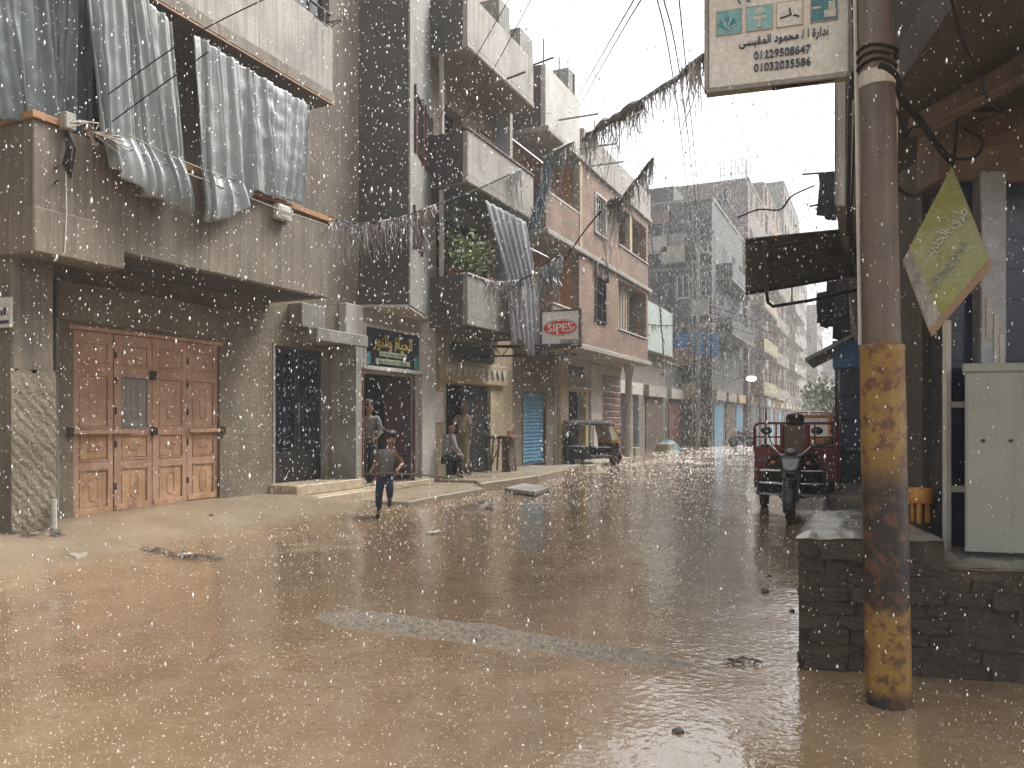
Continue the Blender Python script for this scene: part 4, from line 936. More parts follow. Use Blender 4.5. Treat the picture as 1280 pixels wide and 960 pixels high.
def far_block(label, X, y0, y1, H, m, depth=7, fl=3.1, balc=(), mbal=None, seed=0, side=True, ground=None, wm=None, shop=True):
    r = random.Random(seed); P = thing('apartment_block', label, 'building', (X-1, (y0+y1)/2, 0)); wm = wm or M_['concrete_light']
    MB().box(X-depth, X, y0, y1, -.1, H).build('walls', m, P)
    MB().box(X-depth-.05, X+.06, y0-.05, y1+.05, H+.003, H+.14).build('roof', M_['concrete_grey'], P)
    n = int((H-1.2)//fl); L = y1-y0; k = max(2, int(L/2.6))
    for f in range(1, n+1):
        z = f*fl+.4
        if z+1.5 > H: break
        for i in range(k):
            y = y0+(i+.5)*L/k; fwin(P, X, y, z+.75, .9, 1.3, r.choice([wm, M_['wood_grey'], M_['plaster_white']]))
        if f in balc:
            a, b = y0+L*.12+r.random()*.4, y1-L*.12
            MB().box(X+.002, X+.85, a, b, z-.25, z-.1).build('balcony_floor', M_['concrete_grey'], P)
            MB().box(X+.74, X+.86, a, b, z-.097, z+.72).build('balcony_parapet', mbal or m, P); MB().box(X+.002, X+.738, a, a+.1, z-.097, z+.72).build('balcony_parapet', mbal or m, P)
    if shop:
        ks = max(1, int(L/3.2))
        for i in range(ks):
            y = y0+(i+.5)*L/ks; w_ = L/ks*.36
            MB().box(X+.002, X+.05, y-w_, y+w_, .05, 2.5).build('shop_shutter', r.choice([M_['shutter_brown'], M_['shutter_blue'], M_['iron_black'], M_['wood_grey']]), P)
            MB().box(X+.002, X+.22, y-w_-.1, y+w_+.1, 2.62, 3.15).build('shop_board', r.choice([M_['sign_white'], M_['plaster_yellow'], M_['plaster_blue'], M_['concrete_light']]), P)
    if side and H > 9:
        for f in range(2, n+1):
            z = f*fl+.9
            if z+1.3 < H: fwin(P, y0, X-1.1-r.random()*1.2, z, .7, 1.2, wm, 'y')
    for i in range(3):
        y = y0+r.random()*L; MB().tube([(X-.3,y,H+.13),(X-.3,y,H+.13+r.uniform(.6,1.6))], .03, 5).build('roof_pole', M_['iron_rust'], P)
    return P
E1 = far_block('low two-storey house with a pale green upper wall beyond the brick block', -9.6, 30.0, 39.0, 7.0, M_['far_tan'], balc=(), seed=1)
MB().box(-9.598, -9.2, 31, 38.9, 4.7, 6.9).build('parapet_band', M_['plaster_green'], E1)
E2 = far_block('single-storey grey shop below the big bare grey wall', -9.6, 39.05, 42.95, 4.4, M_['far_grey'], seed=2, shop=True)
E3 = far_block('tall bare grey block with blue shutters on its facing wall', -8.0, 43, 54.5, 13.7, M_['far_grey'], 9, balc=(2,3), mbal=M_['far_grey'], seed=3, side=False)
MB().box(-13.6, -10.2, 43.4, 46, 13.86, 14.8).build('roof_room', M_['far_grey'], E3)
for px, py, wd in ((852,432,.75),(873,430,.55),(891,432,.62)):
    c = onY(px, py, 43); shutters(E3, 43, c.x, c.z-.6, wd*1.0, 1.25, M_['blue_paint'])
c = onY(854,358,43); fwin(E3, 43, c.x, c.z-.6, .6, 1.15, M_['plaster_white'], 'y'); c = onY(882,360,43); fwin(E3, 43, c.x, c.z-.4, .4, .8, M_['far_pale'], 'y')
for px, py in ((826,272),(848,300),(876,300)): 
    c = onY(px, py, 43); MB().box(c.x-.5, c.x+.5, 42.86, 42.999, c.z-.35, c.z+.35).build('hung_cloth', M_['far_pink'] if px < 830 else M_['concrete_grey'], E3)
for px, py, w_ in ((868,488,2.6),(893,487,2.0)):
    c = onY(px, py, 43); MB().box(c.x-w_*.4, min(c.x+w_*.4,-8.05), 42.6, 42.996, c.z-.45, c.z+.35).build('shop_board', M_['plaster_cream'], E3)
rb = random.Random(41)
for z in (3.4, 6.7, 9.9): MB().box(-14.5, -8.0, 42.90, 42.999, z, z+.16).build('string_course', M_['concrete_grey'], E3)
for px in (822, 838, 866, 889):
    c = onY(px, 400, 43); MB().tube([(c.x,42.93,.2),(c.x,42.93,13.2)], .05, 6).build('drain_pipe', M_['far_pale'] if px == 866 else M_['iron_rust'], E3)
for px, py, wd in ((820,318,1.6),(845,330,1.3),(822,392,1.5),(880,318,1.2),(880,395,1.1),(852,455,1.4)):
    c = onY(px, py, 43); P_ = MB().box(c.x-wd/2, min(c.x+wd/2,-8.02), 42.2, 42.995, c.z-.1, c.z).build('balcony_floor', M_['concrete_grey'], E3)
    MB().box(c.x-wd/2, min(c.x+wd/2,-8.02), 42.2, 42.28, c.z+.003, c.z+.85).build('balcony_parapet', rb.choice([M_['far_grey'], M_['concrete_light'], M_['far_brick']]), E3)
    MB().box(c.x-wd*.25, c.x+wd*.25, 42.985, 42.998, c.z+.02, c.z+2.0).build('balcony_door', M_['iron_black'], E3)
E4 = far_block('pink-grey block with yellow balconies further down the street', -7.7, 54.6, 66, 18.0, M_['far_pink'], 8, balc=(1,2,3), mbal=M_['yellow_wall'], seed=4)
q = MB()
for i in range(9): q.tube([(-9.6+i*.25,54.9,18.1),(-9.6+i*.25,54.9,19.6)], .03, 4)
for z in (18.6,19.1,19.6): q.tube([(-9.7,54.9,z),(-7.5,54.9,z)], .03, 4)
q.build('roof_railing', M_['plaster_white'], E4)
E5 = far_block('tan brick block, fifth along the street in the haze', -8.1, 66.1, 80, 21, M_['far_brick'], 8, balc=(1,2,3,4), mbal=M_['far_tan'], seed=5)
E6 = far_block('pale tall block before the far bend of the street', -7.9, 80.1, 98, 25, M_['far_tan'], 8, balc=(2,3,4), mbal=M_['far_pale'], seed=6)
E7 = far_block('faint block at the far bend, almost lost in haze', -9, 98.5, 125, 27, M_['far_pale'], 9, balc=(1,3), mbal=M_['far_tan'], seed=7)
E8 = far_block('faint stepped block closing the end of the street, lower than its neighbour', 4, 150, 162, 12.5, M_['far_tan'], 13, seed=8, balc=(), shop=False)
E9 = far_block('faint narrow tower standing before the end of the street', -7.6, 126, 140, 19, M_['far_pale'], 7, seed=9, balc=(2,), shop=False)
# trees at the far end
def tree(label, c, h, rad, seed, m):
    r = random.Random(seed); t = thing('tree', label, 'tree', c); c = Vector(c)
    tr = MB(); tr.tube([c-Vector((0,0,.2)), c+Vector((.1,0,h*.25)), c+Vector((.05,.1,h*.5))], [.22,.16,.11], 8); q = MB()
    cc = c+Vector((0,0,h-rad*.9))
    for k in range(16):
        d = Vector((r.gauss(0,1), r.gauss(0,1), r.gauss(.1,.7))).normalized(); e = cc+d*rad*r.uniform(.35,.85); e.z = max(e.z, c.z+h*.3)
        tr.tube([c+Vector((.05,.1,h*.42)), (cc+e)/2-Vector((0,0,.3)), e], [.08,.05,.02], 5)
        for i in range(90):
            p = e+Vector((r.gauss(0,1), r.gauss(0,1), r.gauss(0,.8)))*rad*.26; u = Vector((r.gauss(0,1), r.gauss(0,1), r.gauss(.3,1))).normalized(); s = u.orthogonal().normalized()*.10; l = u*r.uniform(.2,.42)
            q.quad(p, p+l*.5+s, p+l, p+l*.5-s)
    tr.build('trunk', M_['wood_grey'], t, smooth=True); stuff(q.build('crown', m, t))
tree('dark round tree on the right at the end of the street', (-2.6,62,0), 5.2, 2.0, 21, M_['leaf'])
tree('small hazy tree far down the left side of the street', (-6.2,92,0), 5.5, 2.2, 22, M_['leaf'])
# small things along the far left kerb
c = Vector((-9.05, 37.2, .0)); q = MB()
q.grid(lambda u,v: Vector((c.x+(u-.5)*1.2, c.y+(v-.5)*1.8, -.05+.6*math.sin(math.pi*u)**.6*math.sin(math.pi*v)**.6*(1+.25*mn.noise((u*4,v*4,2))))), 18, 18)
tag(q.build('tarpaulin_heap', mat('tarp_teal', (.04,.15,.19), (.03,.11,.14), 2, rough=.5), smooth=True), 'blue-green tarpaulin over a heap beyond the brick block', 'tarpaulin')
tag(MB().box(-9.15,-8.5,35.2,36.4,-.1,.42).build('stone_block', M_['kerb'], bevel=.05), 'low pale kerb stone in front of the tarpaulin heap', 'block')
cr = thing('crate', 'dark crate standing at the kerb below the blue shutters', 'crate', (-8.3, 42.0, 0))
MB().box(-8.75,-7.95,41.6,42.3,.0,.62).build('box', M_['wood_grey'], cr, bevel=.02)
for z in (.12,.34,.54): MB().box(-8.77,-7.93,41.57,41.597,z-.05,z+.05).build('slat', M_['iron_rust'], cr)
lp = thing('street_lamp', 'lit white lamp on a bracket over the far left pavement', 'lamp', (-7.9, 50, 4.2))
MB().tube([(-8.0,50,4.0),(-7.3,50,4.35),(-6.9,50,4.2)], .035, 6).build('arm', M_['steel_grey'], lp)
ml = bpy.data.materials.new('lamp_glow'); ml.use_nodes = True; ml.node_tree.nodes['Principled BSDF'].inputs['Emission Color'].default_value = (1,.97,.9,1); ml.node_tree.nodes['Principled BSDF'].inputs['Emission Strength'].default_value = 3
MB().ball((-6.85,50,4.1), (.32,.3,.16), 10, 6).build('lamp_head', ml, lp, smooth=True)
# ribbed concrete utility poles and their cables
def far_pole(label, x, y, h):
    P = thing('utility_pole', label, 'pole', (x,y,0)); MB().tube([(x,y,-.1),(x,y,h)], [.13,.09], 8).build('shaft', M_['concrete_grey'], P, smooth=True)
    MB().box(x-.7,x+.7,y-.05,y+.05,h-.5,h-.4).build('crossarm', M_['iron_rust'], P); return P
far_pole('grey utility pole with a crossarm before the bare grey wall', -8.2, 40.3, 11.4)
far_pole('grey utility pole standing in the haze by the pink-grey block', -7.2, 57, 10.5)
# ================================================================ right side: step, pole, cabinet, near shop (its walls stand square to the view)
def Wp(px, D, z=0): return W((px-640)/960*D, D, z)
F_ = Vector((-SA, CC, 0)); R_ = Vector((CC, SA, 0))
M_['brick_wet'] = mat('brick_wet', (.12,.088,.06), (.035,.027,.021), 5, rough=.5, bump=.9, bsc=30, dist=.02, streak=.3, scol=(.02,.016,.012))
M_['mortar_dark'] = mat('mortar_dark', (.11,.083,.058), (.045,.035,.027), 6, rough=.7, bump=1, bsc=24, dist=.03)
M_['wet_top'] = mat('wet_top', (.22,.20,.175), (.13,.115,.095), 3.5, rough=.16, bump=.35, bsc=16)
pa, pb = W(1.735, 4.645), W(3.6, 4.22)
pdir = (pb-pa).normalized(); pn = Vector((pdir.y, -pdir.x, 0))
pst = thing('stone_platform', 'dark wet masonry platform behind the yellow and black pole', 'platform', tuple(pa))
Lp = (pb-pa).length; sp = .80
q = MB().plan([pa-pn*.006, pa+pdir*sp-pn*.006, pa+pdir*sp-pn*1.5, W(2.28,5.75)], -.2, .79); q.plan([pa+pdir*(sp+.001)-pn*.006, pb-pn*.006, pb-pn*1.6, pa+pdir*(sp+.001)-pn*1.6], -.2, .645)
core = q.build('core', M_['mortar_dark'], pst)
r = random.Random(9)
me_b = []
for k in range(6):
    bm = bmesh.new(); bmesh.ops.create_cube(bm, size=1); bmesh.ops.subdivide_edges(bm, edges=bm.edges[:], cuts=1)
    for v in bm.verts: v.co *= 1-.10*max(0, v.co.length-.6); v.co += Vector((r.gauss(0,.05), r.gauss(0,.06), r.gauss(0,.07)))
    me = bpy.data.meshes.new('brick'); bm.to_mesh(me); bm.free(); me.materials.append(M_['brick_wet']); me_b.append(me)
inv = ORG[pst].inverted(); rowh = .083
for j in range(11):
    z = -.08+rowh*(j+.5); x = -.02 - (.11 if j % 2 else 0) + r.uniform(-.02,.02)
    while x < Lp:
        l = r.uniform(.13,.27)
        lim = .80 if x+l/2 < sp else .655
        if z+.03 < lim and x+l > 0 and r.random() > .16:
            a, b = max(x,.012), x+l-.014
            M4 = Matrix.Translation(inv @ (pa+pdir*(a+b)/2-pn*(.042+r.gauss(0,.009))+Vector((0,0,z)))) @ Matrix.Rotation(math.atan2(pdir.y,pdir.x)+r.gauss(0,.03), 4, 'Z') @ Matrix.Rotation(r.gauss(0,.03), 4, 'Y') @ Matrix.Diagonal((b-a, .10, rowh-.008+r.gauss(0,.008), 1))
            inst(r.choice(me_b), 'brick', pst, M4)
        x += l
def top_sheet(P, z, name, m, amp=.012, n=26):
    a, b, c, d = map(Vector, P)
    q = MB().grid(lambda u, v: (lambda p: Vector((p.x, p.y, z+amp*mn.noise((p.x*5,p.y*5,2))+.5*amp*mn.noise((p.x*19,p.y*19,7)) - .035*(1-sst(min(u,v,1-u,1-v)*14)) + (.006*mn.noise((u*16,v*2,4)) if v < .06 else 0))))(a.lerp(b,u).lerp(d.lerp(c,u),v)), n, n); return q.build(name, m, pst, smooth=True)
top_sheet((pa+pn*.012-pdir*.02, pa+pdir*(sp+.01)+pn*.012, pa+pdir*(sp+.01)-pn*1.5, W(2.26,5.80)), .825, 'top_slab', M_['wet_top'])
top_sheet((pa+pdir*(sp+.03)+pn*.01, pb+pn*.01, pb-pn*1.6, pa+pdir*(sp+.03)-pn*1.6), .672, 'top_slab', M_['wet_top'])
# further kerbs on the right
structure(MB().plan([(-.55,9.3),(4,9.3),(4,13),(-.70,13)], -.1, .26).build('pavement', M_['wet_top'], bevel=.03))
structure(MB().plan([(-.62,13.01),(4,13.01),(4,40),(-.9,40)], -.1, .32).build('pavement', M_['pavement'], bevel=.03))

# the pole, painted on its thick foot
pole = thing('utility_pole', 'steel pole with rusty yellow and black painted foot in the foreground', 'pole', tuple(W(1.99,4.06)))
def pole_paint():
    m = mat('pole_paint', (.33,.20,.045), (.25,.13,.035), 7, rough=.45, bump=.4, bsc=55); t = m.node_tree; N = t.nodes; L = t.links; p = N['Principled BSDF']
    src = p.inputs['Base Color'].links[0].from_socket; tc = N.new('ShaderNodeTexCoord'); sp_ = N.new('ShaderNodeSeparateXYZ'); L.new(tc.outputs['Object'], sp_.inputs[0])
    n = N.new('ShaderNodeTexNoise'); n.inputs['Scale'].default_value = 14; n.inputs['Detail'].default_value = 7; L.new(tc.outputs['Object'], n.inputs['Vector'])
    ad = N.new('ShaderNodeMath'); ad.operation = 'MULTIPLY_ADD'; ad.inputs[1].default_value = .16; L.new(n.outputs[0], ad.inputs[0]); L.new(sp_.outputs[2], ad.inputs[2])
    rp = N.new('ShaderNodeValToRGB'); e = rp.color_ramp.elements; mr = N.new('ShaderNodeMapRange'); mr.inputs[1].default_value = 0; mr.inputs[2].default_value = 2.0; L.new(ad.outputs[0], mr.inputs[0]); L.new(mr.outputs[0], rp.inputs[0])
    e[0].position = .0; e[0].color = (1,1,1,1); e[1].position = 1; e[1].color = (0,0,0,1)
    for pos, v in ((.065,1),(.085,0),(.285,0),(.31,1),(.60,1),(.68,.25),(.72,0)): x = e.new(pos); x.color = (v,v,v,1)
    mx = N.new('ShaderNodeMix'); mx.data_type = 'RGBA'; L.new(rp.outputs[0], mx.inputs[0]); L.new(src, mx.inputs[6]); mx.inputs[7].default_value = (.022,.016,.013,1)
    n2 = N.new('ShaderNodeTexNoise'); n2.inputs['Scale'].default_value = 13; n2.inputs['Detail'].default_value = 9; n2.inputs['Roughness'].default_value = .75; L.new(tc.outputs['Object'], n2.inputs['Vector'])
    m2 = N.new('ShaderNodeMapRange'); m2.inputs[1].default_value = .50; m2.inputs[2].default_value = .58; L.new(n2.outputs[0], m2.inputs[0])
    m3 = N.new('ShaderNodeMix'); m3.data_type = 'RGBA'; L.new(m2.outputs[0], m3.inputs[0]); L.new(mx.outputs[2], m3.inputs[6]); m3.inputs[7].default_value = (.10,.045,.022,1)
    L.new(m3.outputs[2], p.inputs['Base Color']); return m
M_['pole_paint'] = pole_paint()
M_['pole_steel'] = mat('pole_steel', (.15,.105,.08), (.10,.075,.06), 5, rough=.5, bump=.35, bsc=45, streak=.5, scol=(.30,.25,.2))
pc = W(1.992, 4.06); lean = (W(1.92,4.06)-pc)/3.72
def pp(z): return pc+lean*z+Vector((0,0,z))
sl_ = MB(); sl_.lathe([(.112,-.1),(.112,.3),(.111,.9),(.111,1.5),(.108,1.86),(.112,1.87),(.112,1.89),(.094,1.90)], (0,0,0), 28)
for i, v in enumerate(sl_.v): sl_.v[i] = v+pc+lean*v.z
sl_.build('painted_foot', M_['pole_paint'], pole, smooth=True)
MB().tube([pp(1.87), pp(3.2), pp(4.5), pp(7.5)], [.093,.088,.083,.07], 24).build('shaft', M_['pole_steel'], pole, smooth=True)
MB().tube([pp(3.255), pp(3.33)], [.0915,.0915], 24).build('white_band', M_['plaster_white'], pole, smooth=True)
q = MB()
for z in (3.36,3.40,3.44): q.tube([pp(z)+Vector((math.cos(a)*.098, math.sin(a)*.098, .012*math.sin(a*2+z*9))) for a in [i*.45 for i in range(15)]], .008, 5, False)
q.build('tie_wire', M_['cable'], pole, smooth=True)
q = MB().tube([pp(1.9)+Vector((-.105,-.02,0)), pp(3.3)+Vector((-.10,-.02,0)), pp(6)+Vector((-.09,-.02,0))], .010, 6); q.build('conduit', M_['plaster_white'], pole, smooth=True)

# plumbing sign on the pole
sg = thing('plumbing_sign', 'white sign with plumbing pictures and telephone numbers hung from the pole', 'sign', tuple(W(1.5,4.3,3.4)))
sl0, sr0 = W(1.13,4.42), W(1.845,4.205); sx = (sr0-sl0).normalized(); sn = Vector((sx.y,-sx.x,0)); SW = (sr0-sl0).length; zb0 = 3.405
def sgp(u, z, o=0): return sl0+sx*u+Vector((0,0,zb0+z))+sn*o
SH = 1.15
q = MB(); q.obox(sgp(SW/2, SH/2, -.03), sx*SW/2, sn*.03, ZV*SH/2); q.build('board', M_['sign_white'], sg, bevel=.006)
q = MB()
q.obox(sgp(SW/2, -.012, -.03), sx*(SW/2+.012), sn*.036, ZV*.011); q.obox(sgp(-.012, SH/2, -.03), sx*.011, sn*.036, ZV*SH/2); q.obox(sgp(SW+.012, SH/2, -.03), sx*.011, sn*.036, ZV*SH/2)
q.build('frame', M_['concrete_grey'], sg)
ex = sx; Zs = Vector((0,0,1))
text('lettering', '01229508647', M_['sign_ink'], sg, sgp(.40,.155,.001), ex, Zs, width=.30, size=.046, bold=.01)
text('lettering', '01032035586', M_['sign_ink'], sg, sgp(.40,.085,.001), ex, Zs, width=.30, size=.046, bold=.01)
text('lettering', ar('ادارة ا / محمود المقيسى'), M_['sign_ink'], sg, sgp(.405,.235,.001), ex, Zs, width=.47, size=.062, bold=.008)
text('lettering', ar('(الأدوات الصحية)'), M_['sign_ink'], sg, sgp(.385,.505,.001), ex, Zs, width=.45, size=.085, bold=.015)
def picture(u, m, deco):
    q = MB(); q.obox(sgp(u,.365,.003), sx*.067, sn*.002, ZV*.067); o = q.build('picture', m, sg)
    f = MB()
    for d in ((-1,0),(1,0),(0,-1),(0,1)): f.obox(sgp(u+d[0]*.069,.365+d[1]*.069,.004), sx*(.002 if d[0] else .071), sn*.002, ZV*(.071 if d[0] else .002))
    f.build('picture_border', M_['plaster_tan'], o); deco(o, u)
def d1(o,u):
    rr = random.Random(1)
    for i in range(9): a = .25+i*.3; q = MB(); q.tube([sgp(u-.01,.325,.006), sgp(u-.01+.055*math.cos(a),.335+.06*math.sin(a),.006)], .006, 5); q.build('pipe', M_['plaster_blue'] if i % 3 == 0 else M_['teal_print'], o)
def d2(o,u):
    MB().tube([sgp(u,.31,.006), sgp(u,.36,.006)], .012, 8).build('pedestal', M_['plaster_white'], o); q = MB(); q.obox(sgp(u,.366,.007), sx*.034, sn*.002, ZV*.010); q.build('basin', M_['plaster_white'], o); q = MB(); q.prism([sgp(u+.03*math.cos(i*.52), .403+.022*math.sin(i*.52), .006) for i in range(12)], sn*.002); q.build('mirror', M_['plaster_green'], o)
def d3(o,u):
    MB().tube([sgp(u-.05,.345,.007), sgp(u-.02,.35,.007), sgp(u+.01,.36,.007), sgp(u+.05,.34,.007)], .005, 5).build('tap', M_['iron_black'], o); MB().tube([sgp(u+.005,.36,.007), sgp(u,.395,.007)], .005, 5).build('tap_handle', M_['iron_black'], o)
def d4(o,u):
    q = MB(); q.obox(sgp(u+.03,.335,.006), sx*.03, sn*.002, ZV*.02); q.obox(sgp(u+.038,.375,.006), sx*.017, sn*.002, ZV*.025); q.build('toilet', M_['plaster_white'], o); q = MB(); q.obox(sgp(u-.04,.375,.006), sx*.022, sn*.002, ZV*.006); q.build('shelf', M_['plaster_white'], o)
M_['teal_deep'] = mat('teal_deep', (.03,.15,.19), (.05,.22,.26), 20, rough=.4, bump=0)
picture(.115, mat('teal_light', (.20,.42,.42), (.10,.32,.34), 20, rough=.4, bump=0), d1); picture(.28, mat('teal_mid', (.16,.40,.42), (.28,.50,.48), 12, rough=.4, bump=0), d2); picture(.44, M_['sign_white'], d3); picture(.62, M_['teal_deep'], d4)
MB().tube([sgp(.35,-.025,-.03), sgp(SW+.12,.0,-.02), pp(3.41)], .016, 6).build('bracket', M_['cable'], sg)
MB().tube([sgp(.3,SH*.97,-.03), sgp(SW+.1,SH*.97,-.02), pp(4.55)], .016, 6).build('bracket', M_['cable'], sg)
q = MB().tube([sgp(SW+.022,-.15,-.01), sgp(SW+.02,.4,-.0), sgp(SW+.03,1.2,0)], .012, 6); q.build('cable', M_['cable'], sg)

# electricity cabinet
cab = thing('electric_cabinet', 'grey-green metal electricity cabinet standing on the masonry platform', 'cabinet', tuple(Wp(1240,4.65,.67)))
ca = Wp(1206,4.68); cw = .72; cd = .34
cdep = Vector((ca.x, ca.y, 0)).normalized()
def cbox(m, a, b, d0_, d1_, z0, z1): return m.plan([ca+pdir*a+cdep*d0_, ca+pdir*b+cdep*d0_, ca+pdir*b+cdep*d1_, ca+pdir*a+cdep*d1_], z0, z1)
M_['cab_green'] = mat('cab_green', (.32,.335,.295), (.28,.295,.26), 2.5, rough=.42, bump=.05, bsc=90, streak=.35, scol=(.15,.15,.12), fine=.06)
cbox(MB(), 0, cw, 0, cd, .70, 1.80).build('body', M_['cab_green'], cab, bevel=.02, seg=3)
cbox(MB(), -.015, cw+.015, -.015, cd+.015, 1.79, 1.845).build('lid', M_['cab_green'], cab, bevel=.012, seg=2)
cbox(MB(), .03, cw-.03, .02, cd-.02, .62, .699).build('plinth', M_['iron_black'], cab)
cbox(MB(), .0, cw, -.006, -.0005, .70, .735).build('bottom_flange', M_['cab_green'], cab, bevel=.002)
for u in (.10,.25): c = ca+pdir*u+pn*.003+Vector((0,0,1.375)); MB().tube([c-pn*.003, c+pn*.006], .011, 10).build('bolt', M_['iron_black'], cab)
for u in (.38,): cbox(MB(), u, u+.008, -.002, .0, .75, 1.78).build('door_seam', M_['iron_black'], cab)
# orange stand
os_ = thing('steel_stand', 'small orange-painted steel stand with round top on the platform', 'stand', tuple(Wp(1150,5.25,.82)))
M_['orange_paint'] = mat('orange_paint', (.62,.27,.05), (.45,.17,.04), 9, rough=.4, bump=.2, bsc=40, streak=.4)
c = Wp(1150,5.25); zt_ = 1.035
MB().lathe([(.072,zt_-.10),(.078,zt_-.09),(.078,zt_-.01),(.07,zt_),(.0,zt_+.004)], (c.x,c.y,0), 20).build('top', M_['orange_paint'], os_, smooth=True)
for a in (.4, 2.5, 4.6): MB().tube([c+Vector((.05*math.cos(a),.05*math.sin(a),.80)), c+Vector((.05*math.cos(a),.05*math.sin(a),zt_-.09))], .017, 8).build('leg', M_['orange_paint'], os_, smooth=True)

# near shop: tiled wall square to the view, dark side, overhanging floor with timbers
H_ = thing('tiled_shop', 'dark blue tiled shop front with white trim behind the cabinet', 'building', tuple(W(3.4,5.4)))
M_['tile_blue'] = mat('tile_blue', (.012,.018,.045), (.018,.026,.06), 5, rough=.12, bump=.02, fine=.08)
TD = 5.02
def cbx(m, l0, l1, D0, D1, z0, z1): return m.plan([W(l0,D0), W(l1,D0), W(l1,D1), W(l0,D1)], z0, z1)
l0 = (1184-640)/960*TD
cbx(MB(), l0+.012, 5.2, TD+.02, TD+.25, .5, 3.2).build('wall', M_['iron_black'], H_)
inv = ORG[H_].inverted(); rotH = Matrix.Rotation(R(CA), 4, 'Z')
me = MB().box(0,.296,-.012,0,0,.196).mesh('tile'); me.materials.append(M_['tile_blue'])
rr = random.Random(2)
for j in range(13):
    for i in range(7):
        inst(me, 'tile', H_, inv @ Matrix.Translation(W(l0+.014+i*.30, TD+.019, .69+j*.20)) @ rotH @ Matrix.Rotation(rr.gauss(0,.006), 4, 'Z') @ Matrix.Rotation(rr.gauss(0,.006), 4, 'X'))
cbx(MB(), l0-.025, l0+.012, TD-.03, TD+.015, .62, 2.15).build('trim_post', M_['plaster_white'], H_, bevel=.004)
for z in (1.60,1.05): cbx(MB(), l0+.013, l0+.5, TD-.025, TD+.018, z-.02, z+.02).build('trim_rail', M_['plaster_white'], H_, bevel=.004)
a, b = (1224-640)/960*4.95, (1256-640)/960*4.95
col = cbx(MB(), a, b, 4.93, TD+.01, .66, 3.1).build('column', M_['steel_grey'], H_, bevel=.006)
for u, z0, z1 in ((.03,2.02,2.28),(.08,1.86,2.2),(.115,1.84,2.05)): cbx(MB(), a+u, a+u+.03, 4.926, 4.929, z0, z1).build('sticker', M_['plaster_white'], col)
# side of the shop running back, with a rough stone pilaster and a dark opening
cbx(MB(), l0-.02, l0+.25, TD+.27, 5.66, .3, 3.3).build('side_wall', M_['plaster_dark'], H_)
cbx(MB(), (1140-640)/960*5.9, (1158-640)/960*5.9, 5.85, 6.05, .3, 3.0).build('stone_pilaster', M_['mortar_dark'], H_)
cbx(MB(), (1128-640)/960*6.3, (1142-640)/960*6.3, 6.25, 6.5, .3, 2.6).build('shutter_post', M_['steel_grey'], H_)
cbx(MB(), (1131-640)/960*6.35, (1190-640)/960*6.35, 6.6, 6.7, .3, 2.5).build('dark_shutter', M_['wood_maroon'], H_)
cbx(MB(), (1110-640)/960*6.6, (1225-640)/960*6.6, 6.72, 6.95, 1.9, 7.5).build('beige_wall', M_['plaster_tan'], H_)
# floor slab overhead and its timbers
s_ = MB().plan([W(3.36,6.7), W(2.32,4.6), W(2.0,3.0), W(6.5,3.0), W(6.5,7.5), W(3.8,7.5)], 3.52, 3.75); s_.build('floor_slab', M_['plaster_dark'], H_)
MB().plan([W(2.40,4.9), W(2.62,3.2), W(6.5,3.2), W(6.5,3.1), W(2.52,3.1), W(2.30,4.9)], 3.755, 4.7).build('balcony_parapet', M_['plaster_dark'], H_)
for p0, p1, w_, h_, m in ((W(2.62,5.0,3.40),W(3.0,3.0,3.42),.05,.06,'wood_grey'),(W(2.9,5.3,3.32),W(3.5,3.6,3.36),.07,.07,'wood_old'),(W(3.15,5.6,3.16),W(4.1,4.0,3.2),.05,.05,'wood_old'),(W(3.4,5.2,3.45),W(4.4,3.2,3.45),.06,.06,'wood_grey')):
    d = (p1-p0).normalized(); s1 = Vector((d.y,-d.x,0)).normalized()
    MB().obox((p0+p1)/2, d*(p1-p0).length/2, s1*w_, ZV*h_).build('timber', M_[m], H_, bevel=.008)
cbx(MB(), (1150-640)/960*5.2, 5.2, 4.96, 5.25, 3.05, 3.5).build('door_beam', M_['wood_grey'], H_, bevel=.01)

# yellow-green sign hanging askew
dg = thing('hanging_sign', 'tilted yellow-green square sign hanging askew beside the pole', 'sign', tuple(onD(1183,315,4.75)))
T_, Rr, L2 = onD(1190,207,4.72), onD(1238,324,4.42), onD(1128,326,4.72)
n_ = (Rr-T_).cross(L2-T_).normalized()
def ray_plane(px, py):
    o = Vector((0,0,1.5)); d = onD(px,py,1)-o; return o+d*((T_-o).dot(n_)/d.dot(n_))
B_ = ray_plane(1161,414)
if n_.dot(Vector((0,0,1.5))-T_) < 0: n_ = -n_
q = MB().prism([T_, Rr, B_, L2], -n_*.10); q.build('box', M_['plaster_tan'], dg, bevel=.006)
M_['sign_yellow'] = mat('sign_yellow', (.33,.325,.085), (.37,.39,.21), 2.2, rough=.3, bump=.03, streak=.3, scol=(.3,.33,.2))
cen = (T_+Rr+B_+L2)/4
def sh_(p, k): return p.lerp(cen, k)+n_*.004
MB().prism([sh_(T_,.025), sh_(Rr,.025), sh_(B_.lerp(Rr,.20),.02), sh_(L2.lerp(T_,.14),.02)], n_*.004).build('face', M_['sign_yellow'], dg)
MB().prism([sh_(L2.lerp(T_,.145),.04), sh_(B_.lerp(Rr,.205),.04), sh_(B_,.02), sh_(L2,.02)], n_*.003).build('worn_corner', M_['concrete_light'], dg)
tdir = (T_-L2).normalized(); tx = (Rr-B_).normalized()
text('lettering', ar('طرق الحديد'), M_['sign_white'], dg, cen+(T_-cen)*.22+(Rr-cen)*.03+n_*.009, tx, n_.cross(tx), width=.34, size=.10, bold=.0)
text('lettering', ar('ادوات صحية'), M_['plaster_green'], dg, cen+(Rr-cen)*.16-(T_-cen)*.10+n_*.009, (tx), n_.cross(tx), width=.28, size=.045)
